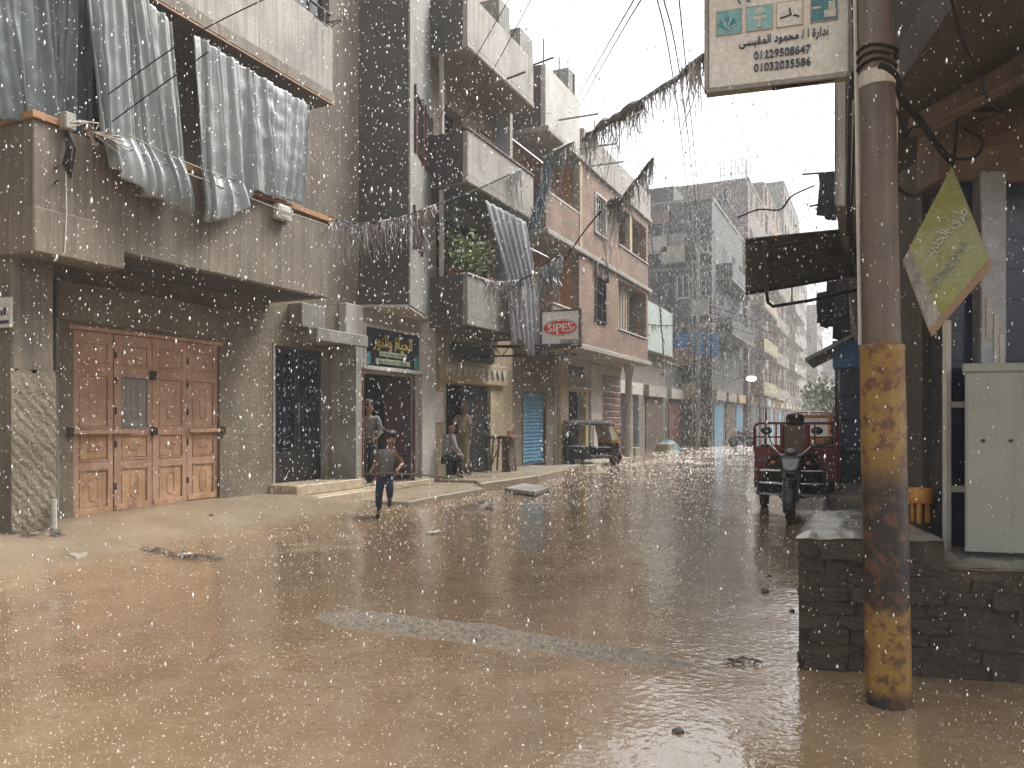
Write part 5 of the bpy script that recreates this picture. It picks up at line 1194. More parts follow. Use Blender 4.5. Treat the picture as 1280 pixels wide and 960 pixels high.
text('lettering', ar('سباكة عامة'), M_['plaster_green'], dg, cen+(Rr-cen)*.06-(T_-cen)*.26+n_*.009, (tx), n_.cross(tx), width=.26, size=.045)
MB().tube([T_-n_*.05, T_-n_*.05+Vector((.03,.02,.4))], .01, 5).build('hanger', M_['cable'], dg)
# loose cables by the pole
def cable(label, pts, r=.012, group=None, cat='cable', name='cable'):
    P = [Vector(p) for p in pts]; out = []
    for i in range(len(P)-1):
        a, b = P[i], P[i+1]; p0 = P[max(i-1,0)]; p3 = P[min(i+2,len(P)-1)]
        for k in range(6):
            t = k/6; out.append(.5*((2*a)+(b-p0)*t+(2*p0-5*a+4*b-p3)*t*t+(3*a-p0-3*b+p3)*t**3))
    out.append(P[-1]); o = MB().tube(out, r, 5).build(name, M_['cable'], smooth=True); return tag(o, label, cat, group)
cable('thick black cable drooping from the pole to the hanging sign', [onD(1098,82,3.98),onD(1120,95,4.0),onD(1128,125,4.2),onD(1150,150,4.4),onD(1172,182,4.6),onD(1190,203,4.75)], .02)
cable('thin looped cable below the thick one under the overhang', [onD(1172,182,4.6),onD(1195,198,4.5),onD(1220,195,4.5),onD(1228,175,4.6),onD(1205,160,4.8)], .009)
cable('frayed cable end sticking out on the right of the pole', [onD(1119,135,4.2),onD(1126,152,4.2),onD(1131,171,4.2),onD(1140,160,4.2),onD(1152,158,4.2)], .008)
cable('short curved cable between the pole and the yellow-green sign', [onD(1121,233,4.6),onD(1135,243,4.7),onD(1150,244,4.7),onD(1165,238,4.7)], .011)
cable('pale wire dangling from the overhead floor at the right', [onD(1188,-5,3.6),onD(1203,50,3.7),onD(1222,85,3.8),onD(1233,120,3.9),onD(1262,150,4.2)], .007)

# G: the block beyond, upper floors overhanging; awning, hanging clothes, blue kiosk
G = thing('apartment_block', 'grey block on the right carrying the corrugated awning', 'building', (1.5, 15, 0))
XG = -.40
MB().box(XG, 6, 9.8, 26, 4.05, 13).build('upper_wall', M_['concrete_grey'], G)
MB().box(.12, 6, 10.4, 26, -.1, 4.04).build('ground_wall', M_['plaster_dark'], G)
q = MB()
for i, x in enumerate((-.33,-.22,-.12,-.03,.06)): 
    MB().tube([(x,9.77,4.0),(x+.01*i,9.75,6),(x,9.77,12)], .035 if i % 2 else .05, 7).build('drain_pipe', M_['kerb'] if i % 2 else M_['concrete_light'], G, smooth=True)
for z in (5.0, 8.2):
    for y in (15.5, 18.5, 21.5, 24.5):
        f = MB().box(XG-.05, XG+.02, y-.56, y-.5, z, z+1.5).box(XG-.05, XG+.02, y+.5, y+.56, z, z+1.5).box(XG-.07, XG+.02, y-.5, y+.5, z-.06, z).box(XG-.05, XG+.02, y-.5, y+.5, z+1.44, z+1.5).build('window', M_['wood_grey'], G)
        for s in (-.25, .25): MB().box(XG-.03, XG+.015, y+s-.24, y+s+.24, z+.003, z+1.437).build('window_shutter', M_['shutter_brown'], f)
G2 = far_block('hazy block on the right beyond the kiosk', 7.0, 27, 60, 10, M_['far_tan'], 8.0, seed=31, side=False, shop=False, balc=())
aw = thing('corrugated_awning', 'rusty corrugated sheet awning jutting over the street from the right', 'awning', (-.9, 11.5, 3.9))
a0, a1, b0, b1 = onD(932,299,10.0), onD(1066,286,10.5), onD(932,366,13.2), onD(1076,341,13.4)
M_['rust_sheet'] = mat('rust_sheet', (.15,.14,.13), (.09,.082,.075), 3, rough=.55, bump=.2, streak=.2)
nrm = (a1-a0).cross(b0-a0).normalized()
q = MB().grid(lambda u, v: a0.lerp(a1,u).lerp(b0.lerp(b1,u),v)+nrm*.028*math.sin(v*2*math.pi*17), 6, 17*8); q.build('sheet', M_['rust_sheet'], aw, smooth=True, solid=.004)
dn = Vector((0,0,-.07))
for u in (.18,.97): MB().tube([a0.lerp(a1,u)+dn, b0.lerp(b1,u)+dn], .035, 6).build('rafter', M_['iron_rust'], aw)
for v in (.03,.97): MB().tube([a0.lerp(b0,v)+dn*.6, a1.lerp(b1,v)+dn*.6], .028, 6).build('batten', M_['iron_rust'], aw)
s0_ = b0.lerp(b1,.18)
MB().tube([s0_+Vector((0,0,-.06)), onD(960,378,13.0), onD(966,383,13.0), onD(1010,376,13.2), onD(1078,361,13.6)], .028, 6).build('strut', M_['cable'], aw, smooth=True)
MB().tube([onD(990,352,13.1), onD(990,377,13.1)], .012, 5).build('hanger', M_['cable'], aw)
k0 = thing('kiosk', 'blue metal kiosk with a small sloping roof on the right pavement', 'kiosk', (-.3, 16.4, .3))
MB().box(-.63, .1, 15.6, 17.4, .33, 2.47).build('body', mat('kiosk_blue', (.05,.075,.12), (.04,.055,.085), 2, rough=.4, streak=.3), k0, bevel=.01)
MB().box(-.67, .1, 15.54, 17.45, 2.473, 2.98).build('fascia', M_['blue_paint'], k0, bevel=.01)
MB().prism([(-1.15,15.4,2.66),(-1.13,15.4,2.60),(-.3,15.4,3.03),(-.3,15.4,3.10)], (0,2.1,0)).build('roof', M_['steel_grey'], k0)
for z in (.9,1.5,1.95): MB().box(-.6, .05, 15.585, 15.599, z-.02, z+.02).build('rib', M_['iron_black'], k0)
for x in (-.56,-.1): MB().box(x-.02, x+.02, 15.575, 15.598, .35, 2.45).build('rib', M_['steel_grey'], k0)
def hung(label, px0, px1, py0, py1, D, m, seed, name='hanging_cloth'):
    a, b, c, d = onD(px0,py0,D), onD(px1,py0-2,D+.3), onD(px0,py1,D), onD(px1,py1+8,D+.3)
    q = MB().grid(lambda u, v: a.lerp(b,u).lerp(c.lerp(d,u),v)+Vector((.05,.09,0))*math.sin(u*15+seed+v*1.5)*(.4+v)+Vector((0,0,.12*mn.noise((u*4,v,seed))*v)), 26, 12)
    tag(q.build(name, m, smooth=True, solid=.008), label, 'cloth')
M_['cloth_dark'] = mat('cloth_dark', (.06,.06,.075), (.04,.04,.05), 4, rough=.9); M_['cloth_mauve'] = mat('cloth_mauve', (.17,.16,.21), (.12,.115,.15), 4, rough=.9); M_['cloth_brown'] = mat('cloth_brown', (.15,.12,.11), (.1,.08,.075), 4, rough=.9)
hung('mauve-grey cloth hung out high above the corrugated awning', 1022, 1046, 216, 268, 15.5, M_['cloth_mauve'], 1)
hung('dark cloth hanging under the awning beside the kiosk roof', 1033, 1046, 352, 405, 18, M_['cloth_dark'], 2)
hung('brown cloth hanging between the dark one and the pole', 1045, 1062, 350, 424, 17.5, M_['cloth_brown'], 3)
hung('small dark shirt hanging farthest out on the line under the awning', 1022, 1032, 366, 402, 19, M_['cloth_dark'], 5)
for py, px0, px1, lb in ((216,1003,1058,'upper washing rod above the mauve cloth'),(256,1012,1060,'lower washing rod by the mauve cloth')):
    tag(MB().tube([onD(px0,py+2,15.4), onD(px1,py-8 if py > 230 else py-2,15.6)], .02, 5).build('washing_rod', M_['iron_rust'], smooth=True), lb, 'rod')
cable('bent black cable arching over the street left of the awning', [onD(922,272,14),onD(948,262,14),onD(975,262,14),onD(990,245,14),onD(1018,232,14.3)], .016)
# ================================================================ PEOPLE
def skin_mesh(J, E, root, lev=2):
    names = list(J); me = bpy.data.meshes.new('sk'); me.from_pydata([J[n][0] for n in names], [(names.index(a), names.index(b)) for a, b in E], [])
    o = bpy.data.objects.new('sk', me); COL.objects.link(o); o.modifiers.new('s', 'SKIN').use_smooth_shade = True
    sv = me.skin_vertices[0].data
    for i, n in enumerate(names):
        r = J[n][1]; sv[i].radius = r if isinstance(r, tuple) else (r, r); sv[i].use_root = (n == root)
    m = o.modifiers.new('u', 'SUBSURF'); m.levels = lev; m.render_levels = lev
    out = bpy.data.meshes.new_from_object(o.evaluated_get(bpy.context.evaluated_depsgraph_get())); bpy.data.objects.remove(o); bpy.data.meshes.remove(me)
    out.polygons.foreach_set('use_smooth', [True]*len(out.polygons)); return out
def put(me, name, m, parent):
    me.name = name; me.materials.clear(); me.materials.append(m); o = bpy.data.objects.new(name, me); COL.objects.link(o); o.parent = parent; ORG[o] = ORG[parent]; return o
def person(label, loc, rz, J, clothes, s=1.0, hair=True, hair_m='hair', look=(0,-1,0), sleeve=.5, grey=None):
    """J: joint positions in the person's own frame; the body faces -Y where look says so"""
    P = thing('person', label, 'person', loc, rz); V = {k: Vector(v)*1.0 for k, v in J.items()}
    lk = Vector(look).normalized(); sd_ = lk.cross(Vector((0,0,1))).normalized()
    hd = V['head']; nk = V['neck']; up = (hd-nk).normalized()
    B_ = {}; E = []
    def add(n, co, r): B_[n] = (Vector(co), (r[0]*s, r[1]*s) if isinstance(r, tuple) else r*s)
    add('pelvis', V['pelvis'], (.125,.10)); add('waist', V['pelvis'].lerp(V['chest'],.5), (.115,.09)); add('chest', V['chest'], (.14,.10)); add('neckb', V['chest'].lerp(nk,.75), (.075,.065)); add('neck', nk, .052)
    add('jaw', nk.lerp(hd,.55)+lk*.018*s, (.058,.066)); add('head', hd+lk*.006*s, (.074,.088)); add('crown', hd+up*.075*s-lk*.01*s, (.058,.07))
    add('nose', hd+lk*.098*s-up*.02*s, .012); E += [('head','nose')]
    for k, sg_ in (('l',1),('r',-1)): add('ear'+k, hd+sd_*sg_*.082*s-up*.012*s-lk*.005*s, .017); E.append(('head','ear'+k))
    E += [('pelvis','waist'),('waist','chest'),('chest','neckb'),('neckb','neck'),('neck','jaw'),('jaw','head'),('head','crown')]
    for k in 'lr':
        add('sh'+k, V['sh'+k], .055); add('el'+k, V['el'+k], .038); add('wr'+k, V['wr'+k], .026)
        h = (V['hand'+k]-V['wr'+k]).normalized(); pm = V['wr'+k].lerp(V['hand'+k],.55); add('pm'+k, pm, (.036,.018))
        E += [('chest','sh'+k),('sh'+k,'el'+k),('el'+k,'wr'+k),('wr'+k,'pm'+k)]
        side = h.cross(lk).normalized() if h.cross(lk).length > .1 else Vector((1,0,0)); cu = side.cross(h).normalized()
        for f in range(4):
            b = pm+h*.035*s+side*(f-1.5)*.019*s; L = (.060,.070,.066,.052)[f]*s; m1 = b+h*L*.5+cu*.008*s; m2 = b+h*L*.8+cu*.03*s
            for i, (n, co, r) in enumerate((('a',b,.010),('b',m1,.0085),('c',m2,.007))): add(f'f{k}{f}{n}', co, r)
            E += [('pm'+k,f'f{k}{f}a'),(f'f{k}{f}a',f'f{k}{f}b'),(f'f{k}{f}b',f'f{k}{f}c')]
        t0 = pm-h*.01*s+side*.04*s; t1 = t0+h*.035*s+side*.012*s+cu*.012*s; add('t0'+k, t0, .011); add('t1'+k, t1, .008); E += [('pm'+k,'t0'+k),('t0'+k,'t1'+k)]
        add('hip'+k, V['hip'+k], .085); add('kn'+k, V['kn'+k], .054); add('an'+k, V['an'+k], .036); add('toe'+k, V['toe'+k], (.04,.025))
        E += [('pelvis','hip'+k),('hip'+k,'kn'+k),('kn'+k,'an'+k),('an'+k,'toe'+k)]
    put(skin_mesh(B_, E, 'pelvis'), 'body', M_['skin'], P)
    inv = Matrix.Identity(4)
    for k, sg_ in (('l',1),('r',-1)):
        e = MB(); e.M = ORG[P].copy(); e.ball(hd+lk*.086*s+sd_*sg_*.03*s+up*.004*s, .009*s, 6, 4); e.build('eye', M_['iron_black'], P, smooth=True)
    e = MB(); e.M = ORG[P].copy(); c = hd+lk*.082*s-up*.058*s; e.obox(c, sd_*.022*s, lk*.004*s, up*.005*s); e.build('mouth', M_['wood_maroon'], P, bevel=.002)
    top, bot, shoe = clothes
    C = {k: B_[k] for k in ('pelvis','waist','chest')}; grow = lambda r, g: (r[0]+g, r[1]+g) if isinstance(r, tuple) else r+g
    T = {k: (B_[k][0], grow(B_[k][1], .022*s)) for k in ('waist','chest','neckb')}; T['hem'] = (V['pelvis'].lerp(V['chest'],-.12), grow(B_['pelvis'][1], .024*s)); T['mid'] = (V['pelvis'].lerp(V['chest'],.2), grow(B_['pelvis'][1], .018*s))
    TE = [('hem','mid'),('mid','waist'),('waist','chest'),('chest','neckb')]
    for k in 'lr':
        T['sh'+k] = (V['sh'+k], .074*s); T['sl'+k] = (V['sh'+k].lerp(V['el'+k], min(1,sleeve*1.6)), .06*s); TE += [('chest','sh'+k),('sh'+k,'sl'+k)]
        if sleeve > .7: T['wr'+k] = (V['el'+k].lerp(V['wr'+k],.85), .040*s); TE.append(('sl'+k,'wr'+k))
    put(skin_mesh(T, TE, 'chest'), 'shirt', top, P)
    Q = {'pelvis': (V['pelvis']+Vector((0,0,.02)), grow(B_['pelvis'][1], .016*s))}; QE = []
    for k in 'lr':
        Q['hip'+k] = (V['hip'+k], .104*s); Q['kn'+k] = (V['kn'+k], .075*s); Q['cu'+k] = (V['kn'+k].lerp(V['an'+k],.88), .060*s); QE += [('pelvis','hip'+k),('hip'+k,'kn'+k),('kn'+k,'cu'+k)]
        S = {'a': (V['an'+k]+(V['toe'+k]-V['an'+k])*-.18-Vector((0,0,.012)), .045*s), 'b': (V['an'+k].lerp(V['toe'+k],.5)-Vector((0,0,.008)), (.048*s,.036*s)), 'c': (V['toe'+k]*1.0+(V['toe'+k]-V['an'+k])*.12, (.043*s,.028*s))}
        put(skin_mesh(S, [('a','b'),('b','c')], 'a', 1), 'shoe', shoe, P)
    put(skin_mesh(Q, QE, 'pelvis'), 'trousers', bot, P)
    if hair:
        Hh = {'a': (hd+up*.050*s-lk*.026*s, (.084*s,.086*s)), 'b': (hd+up*.10*s-lk*.010*s, (.066*s,.072*s)), 'c': (hd-up*.03*s-lk*.042*s, (.080*s,.062*s)), 'd': (hd+up*.085*s+lk*.045*s, (.05*s,.03*s))}
        put(skin_mesh(Hh, [('c','a'),('a','b'),('b','d')], 'a'), 'hair', M_[hair_m], P)
    return P
mm('cloth_navy', (.02,.025,.055), (.03,.035,.07), 6, rough=.85, bump=.2); mm('cloth_black', (.025,.023,.022), (.04,.036,.034), 6, rough=.85, bump=.2)
mm('cloth_beige', (.46,.38,.26), (.38,.31,.21), 5, rough=.85, bump=.25); mm('cloth_khaki', (.38,.31,.20), (.31,.25,.16), 5, rough=.85, bump=.25)
mm('cloth_grey', (.17,.165,.16), (.13,.125,.12), 5, rough=.85, bump=.25); mm('cloth_slate', (.26,.26,.27), (.2,.2,.21), 5, rough=.85, bump=.25); mm('hair_grey', (.25,.22,.2), (.18,.16,.14), 20, rough=.7)
# the boy running through the rain with a stick (his own frame is square to the view: x right, -y towards the viewer)
bl = onZ(473,650,.0); bl.z = h_ground(bl.x, bl.y)
boy = person('boy in dark clothes running through the flood holding a long stick', tuple(bl), R(CA), dict(
    pelvis=(.10,0,.64), chest=(.15,-.06,.90), neck=(.185,-.09,1.035), head=(.205,-.11,1.17),
    shl=(.03,-.04,.955), ell=(-.06,.02,.78), wrl=(-.09,-.14,.68), handl=(-.06,-.22,.65), shr=(.275,-.06,.95), elr=(.36,-.02,.80), wrr=(.32,-.16,.72), handr=(.30,-.25,.69),
    hipl=(.045,0,.60), knl=(.02,-.07,.34), anl=(.0,.02,.06), toel=(.01,-.11,.02), hipr=(.15,-.01,.60), knr=(.20,-.17,.40), anr=(.15,.12,.26), toer=(.14,.13,.14)),
    (M_['cloth_grey'], M_['cloth_navy'], M_['cloth_black']), s=.80, look=(.45,-.85,-.12), sleeve=.35)
q = MB(); q.M = ORG[boy].copy(); q.tube([(-.16,-.22,.655),(.25,-.23,.665),(.6,-.2,.645),(1.05,-.12,.60)], [.012,.012,.011,.009], 7)
st_ = q.build('long_stick', M_['wood_grey'], smooth=True); tag(st_, 'long thin brown stick held level by the running boy', 'stick')
# man in beige standing in the doorway
ml_ = onZ(579,593,.19); man = person('man in beige shirt and trousers standing with a hand on his hip in the doorway', (ml_.x, ml_.y, .19), R(CA), dict(
    pelvis=(0,0,.95), chest=(.0,-.0,1.26), neck=(.02,-.02,1.47), head=(.045,-.03,1.605),
    shl=(-.14,.10,1.40), ell=(-.26,.08,1.16), wrl=(-.10,.0,1.04), handl=(-.03,-.06,1.01), shr=(.14,-.10,1.40), elr=(.19,-.14,1.12), wrr=(.17,-.18,.88), handr=(.17,-.20,.79),
    hipl=(-.06,.06,.90), knl=(-.06,.05,.49), anl=(-.07,.07,.08), toel=(.03,-.04,.03), hipr=(.07,-.05,.90), knr=(.08,-.07,.49), anr=(.08,-.05,.08), toer=(.17,-.14,.03)),
    (M_['cloth_beige'], M_['cloth_khaki'], M_['cloth_black']), look=(.8,-.6,-.05), sleeve=.5, hair_m='hair_grey')
# seated one
sl3 = onZ(561,597,.19); seat = person('bald person seated low beside the standing man, hands over the knees', (sl3.x+.0, sl3.y, .19), R(CA), dict(
    pelvis=(-.05,.05,.46), chest=(.0,-.0,.80), neck=(.04,-.03,.99), head=(.065,-.05,1.12),
    shl=(-.10,.10,.93), ell=(.06,.06,.68), wrl=(.20,-.02,.54), handl=(.25,-.06,.48), shr=(.10,-.10,.93), elr=(.16,-.16,.68), wrr=(.28,-.16,.56), handr=(.33,-.18,.50),
    hipl=(-.05,.10,.44), knl=(.24,.03,.47), anl=(.20,.02,.07), toel=(.30,-.04,.03), hipr=(.0,-.03,.44), knr=(.29,-.13,.46), anr=(.24,-.14,.07), toer=(.34,-.19,.03)),
    (M_['cloth_slate'], M_['cloth_black'], M_['cloth_black']), look=(.8,-.55,-.2), sleeve=.8, hair=False)
c = W((557-640)/960*18.7, 18.75); sq = thing('stool', 'low dark stool under the seated person in the doorway', 'stool', (c.x,c.y,.19))
MB().lathe([(.15,.53),(.16,.54),(.16,.57),(.15,.58)], (c.x,c.y,0), 12).build('seat', M_['wood_grey'], sq)
for a in (.4,1.97,3.54,5.1): MB().tube([(c.x+.13*math.cos(a),c.y+.13*math.sin(a),.19),(c.x+.1*math.cos(a),c.y+.1*math.sin(a),.535)], .016, 5).build('leg', M_['wood_grey'], sq)
# one in the bookshop's doorway
dl = onZ(461,606,.245); person('person in dark clothes standing inside the dark bookshop doorway', (dl.x, dl.y, .245), R(CA), dict(
    pelvis=(0,0,.88), chest=(.01,-.0,1.18), neck=(.01,-.02,1.37), head=(.02,-.03,1.50),
    shl=(-.17,.03,1.31), ell=(-.22,.03,1.05), wrl=(-.20,-.06,.82), handl=(-.19,-.09,.73), shr=(.17,-.03,1.31), elr=(.23,-.03,1.05), wrr=(.18,-.14,.90), handr=(.13,-.19,.88),
    hipl=(-.08,.01,.84), knl=(-.09,-.02,.46), anl=(-.09,.02,.07), toel=(-.07,-.12,.03), hipr=(.08,-.01,.84), knr=(.10,-.04,.46), anr=(.10,0,.07), toer=(.13,-.14,.03)),
    (M_['cloth_grey'], M_['cloth_black'], M_['sign_white']), s=.95, look=(.5,-.85,0), sleeve=.9)

# ================================================================ VEHICLES
mm('paint_maroon', (.24,.026,.03), (.17,.019,.022), 3, rough=.35, bump=.03, fine=.06, streak=.3, scol=(.06,.02,.02)); mm('chrome', (.55,.55,.55), (.42,.42,.42), 6, rough=.2, metal=.9, bump=0, fine=0)
mm('vinyl_tan', (.22,.135,.09), (.16,.10,.07), 4, rough=.5, bump=.15); mm('paint_black', (.018,.018,.02), (.026,.025,.027), 4, rough=.3, bump=.02, fine=.05); mm('paint_yellow', (.62,.33,.05), (.52,.27,.04), 4, rough=.35, bump=.02, streak=.3)
mm('screen_pale', (.80,.80,.72), (.70,.70,.62), 1.5, rough=.1, bump=0, fine=0); mm('lamp_glass', (.40,.42,.40), (.3,.32,.31), 10, rough=.1, bump=0); mm('paint_orange', (.60,.24,.06), (.5,.2,.05), 4, rough=.35, bump=.02); mm('hull_grey', (.13,.14,.13), (.09,.1,.09), 4, rough=.4, bump=.05)
def wheel(P, c, r, wd, name='wheel'):
    c = Vector(c); n = 24; prof = [(r*.62,-wd*.5),(r*.86,-wd*.55),(r*.97,-wd*.40),(r,-wd*.15),(r,wd*.15),(r*.97,wd*.40),(r*.86,wd*.55),(r*.62,wd*.5)]
    q = world_mb(P); vs = []; fs = []
    for i, (a, x) in enumerate(prof):
        for k in range(n): t = 2*math.pi*k/n; vs.append((c.x+x, c.y+a*math.cos(t), c.z+a*math.sin(t)))
    m = len(prof)
    for i in range(m):
        for k in range(n): fs.append((i*n+k, i*n+(k+1)%n, ((i+1)%m)*n+(k+1)%n, ((i+1)%m)*n+k))
    q.add(vs, fs)
    for k in range(16):
        t = 2*math.pi*k/16
        for s in (-1,1): q.obox((c.x+s*wd*.26, c.y+r*1.005*math.cos(t), c.z+r*1.005*math.sin(t)), (wd*.17,0,0), (0,-math.sin(t)*.018,math.cos(t)*.018), (0,math.cos(t)*.012,math.sin(t)*.012))
    w_ = q.build(name, M_['rubber'], P, smooth=True)
    q = world_mb(P); q.lathe([(r*.2,-wd*.4),(r*.62,-wd*.42),(r*.63,-wd*.36),(r*.55,-wd*.25),(r*.2,-wd*.2),(r*.2,wd*.2),(r*.55,wd*.25),(r*.63,wd*.36),(r*.62,wd*.42),(r*.2,wd*.4)], c, 20, 'x'); q.build('rim', M_['steel_grey'], w_, smooth=True)
    q = world_mb(P); q.lathe([(.03,-wd*.62),(.045,-wd*.5),(.045,wd*.5),(.03,wd*.62)], c, 10, 'x'); q.build('hub', M_['iron_rust'], w_, smooth=True); return w_
def fender(P, c, r, wd, a0, a1, m, name='mudguard'):
    q = world_mb(P); c = Vector(c)
    def f(u, v):
        t = a0+(a1-a0)*u; x = (v-.5)*2; rr = r-.03*x*x*x*x; return Vector((c.x+x*wd/2, c.y+rr*math.cos(t), c.z+rr*math.sin(t)))
    q.grid(f, 16, 8); return q.build(name, m, P, smooth=True, solid=.006)
tl = onZ(987,653,0.0)
T3 = thing('cargo_tricycle', 'maroon motor cargo tricycle parked facing the viewer with its tubular cage', 'cargo tricycle', (tl.x, tl.y+.10, 0.0), R(2))
wheel(T3, (0,0,.29), .29, .115)
fender(T3, (0,0,.29), .335, .17, R(20), R(205), M_['paint_black'])
for s in (-1,1):
    q = world_mb(T3); q.tube([(s*.085,0,.29),(s*.09,.12,.62),(s*.08,.26,.95)], [.026,.032,.028], 8); q.tube([(s*.085,-.02,.30),(s*.085,.03,.45)], .04, 8); q.build('fork', M_['steel_grey'], T3, smooth=True)
q = world_mb(T3); q.prism([(-.17,.10,.98),(.17,.10,.98),(.13,.02,.76),(.06,-.01,.70),(-.06,-.01,.70),(-.13,.02,.76)], (0,.22,.02)); q.build('headlight_cowl', M_['paint_black'], T3, bevel=.03, seg=3)
q = world_mb(T3); q.prism([(-.125,.075,.93),(.125,.075,.93),(.095,-.002,.79),(.04,-.02,.755),(-.04,-.02,.755),(-.095,-.002,.79)], (0,.03,.0)); q.build('headlight', M_['lamp_glass'], T3, bevel=.012, seg=2)
q = world_mb(T3); q.ball((0,-.17,.50), (.075,.03,.05), 12, 8); q.build('marker_lamp', M_['lamp_glass'], T3, smooth=True)
q = world_mb(T3); q.box(-.11,.11,-.12,.05,.615,.655); q.build('front_carrier', M_['paint_black'], T3, bevel=.01)
q = world_mb(T3); q.tube([(-.42,.38,1.10),(-.30,.34,1.12),(-.16,.24,.98),(0,.20,.96),(.16,.24,.98),(.30,.34,1.12),(.42,.38,1.10)], .016, 8); q.build('handlebar', M_['chrome'], T3, smooth=True)
for s in (-1,1):
    q = world_mb(T3); q.tube([(s*.33,.35,1.115),(s*.44,.385,1.10)], .024, 8); q.build('grip', M_['rubber'], T3, smooth=True)
    q = world_mb(T3); q.tube([(s*.28,.33,1.12),(s*.34,.30,1.30)], .009, 6); q.build('mirror_arm', M_['paint_black'], T3); 
    q = world_mb(T3); q.ball((s*.36,.29,1.34), (.085,.025,.06), 12, 8); q.build('mirror', M_['paint_black'], T3, smooth=True)
    q = world_mb(T3); q.prism([(s*.16,.18,.98),(s*.34,.30,.92),(s*.46,.42,.62),(s*.46,.46,.36),(s*.20,.36,.34),(s*.12,.24,.6)], (0,.035,.0)); q.build('leg_shield', M_['paint_black'], T3, bevel=.015)
    for i, z in enumerate((.74,.55,.38)):
        q = world_mb(T3); q.tube([(s*.14,.14,z),(s*.46,.20,z),(s*.52,.42,z)], .016, 7); q.build('crash_bar', M_['chrome'] if i < 2 else M_['steel_grey'], T3, smooth=True)
    q = world_mb(T3); q.tube([(s*.47,.20,.36),(s*.47,.20,.78)], .018, 7); q.build('crash_post', M_['paint_black'], T3)
    q = world_mb(T3); q.ball((s*.25,.10,.86), (.04,.04,.03), 10, 6); q.build('indicator', M_['paint_orange'], T3, smooth=True)
q = world_mb(T3); q.box(-.09,.09,.12,.30,.985,1.06); q.build('dashboard', M_['paint_black'], T3, bevel=.025, seg=2)
q = world_mb(T3); q.ball((0,.11,1.045), (.06,.02,.04), 12, 8); q.build('speedometer', M_['lamp_glass'], T3, smooth=True)
q = world_mb(T3); q.box(-.13,.13,.40,.95,.62,.86); q.build('fuel_tank', M_['paint_maroon'], T3, bevel=.06, seg=3)
q = world_mb(T3); q.box(-.2,.2,.45,1.0,.30,.60); q.build('engine', M_['iron_black'], T3, bevel=.03, seg=2)
q = world_mb(T3); q.box(-.22,.22,.95,1.28,.80,.93); q.build('saddle', M_['cloth_black'], T3, bevel=.04, seg=3)
bk = world_mb(T3); bk.box(-.21,.21,1.24,1.33,.93,1.42); b_ = bk.build('backrest', M_['vinyl_tan'], T3, bevel=.04, seg=3)
for s in (-1,1): q = world_mb(T3); q.box(min(s*.16,s*.23),max(s*.16,s*.23),1.22,1.34,.93,1.44); q.build('backrest_edge', M_['paint_maroon'], b_, bevel=.02)
q = world_mb(T3); q.box(-.14,.14,1.23,1.34,1.40,1.60); q.build('headrest', M_['cloth_black'], b_, bevel=.06, seg=3)
# cargo bed
q = world_mb(T3); q.box(-.64,.64,1.40,3.0,.52,.58); q.build('bed_floor', M_['paint_maroon'], T3)
for s in (-1,1):
    q = world_mb(T3); q.box(min(s*.20,s*.64),max(s*.20,s*.64),1.38,1.42,.50,1.04); fp = q.build('bed_front_panel', M_['paint_maroon'], T3, bevel=.006)
    q = world_mb(T3); q.box(min(s*.24,s*.60),max(s*.24,s*.60),1.368,1.379,.62,.96); q.build('pressed_panel', M_['paint_maroon'], fp, bevel=.008)
    q = world_mb(T3); q.box(min(s*.62,s*.65),max(s*.62,s*.65),1.425,3.0,.50,1.04); q.build('bed_side', M_['paint_maroon'], T3, bevel=.006)
    q = world_mb(T3); q.tube([(s*.63,1.42,1.04),(s*.63,2.2,1.04),(s*.63,3.0,1.04)], .02, 6); q.build('bed_rail', M_['paint_maroon'], T3)
    q = world_mb(T3); q.prism([(s*.66,1.44,.50),(s*.66,2.9,.50),(s*.66,2.9,.36),(s*.66,1.6,.34)], (-s*.01,0,0)); q.build('side_skirt', M_['paint_maroon'], T3)
    wheel(T3, (s*.53,1.95,.27), .27, .12)
    q = world_mb(T3); q.box(s*.53-.09,s*.53+.09,1.65,2.3,.555,.57); q.build('wheel_guard', M_['paint_black'], T3)
    q = world_mb(T3); q.tube([(s*.46,1.30,.30),(s*.46,1.34,.56)], .03, 7); q.build('shock_absorber', M_['steel_grey'], T3)
q = world_mb(T3); q.box(-.64,.64,2.97,3.01,.5,1.04); q.build('tailgate', M_['paint_maroon'], T3)
q = world_mb(T3); pts = [(-.64,1.40,.98),(-.64,1.40,1.36)]+[(-.64+.10*(1-math.cos(a)),1.40,1.36+.09*math.sin(a)) for a in (.4,.8,1.2,1.57)]+[(0,1.40,1.45)]+[(.64-.10*(1-math.cos(a)),1.40,1.36+.09*math.sin(a)) for a in (1.57,1.2,.8,.4)]+[(.64,1.40,1.36),(.64,1.40,.98)]
q.tube(pts, .024, 8); q.build('cage_hoop', M_['paint_maroon'], T3, smooth=True)
q = world_mb(T3); q.tube([(-.64,1.40,1.22),(.64,1.40,1.22)], .016, 7); q.build('cage_bar', M_['paint_maroon'], T3)
for x in (-.3,.30): q = world_mb(T3); q.tube([(x,1.40,1.02),(x,1.40,1.45)], .014, 6); q.build('cage_upright', M_['paint_maroon'], T3)
q = world_mb(T3); q.box(-.57,-.38,1.355,1.367,.80,.89); q.build('reflector_plate', M_['far_pink'], T3)
for x, h in ((-.47,1.72),(.61,2.0),(.65,1.95)): q = world_mb(T3); q.tube([(x,1.43,1.0),(x+.01,1.43,h)], [.022,.012], 6); q.build('pole_rod', M_['iron_rust'], T3)
q = world_mb(T3); q.tube([(-.53,1.95,.27),(.53,1.95,.27)], .045, 8); q.ball((0,1.95,.27), .11, 10, 8); q.build('axle', M_['iron_black'], T3, smooth=True)
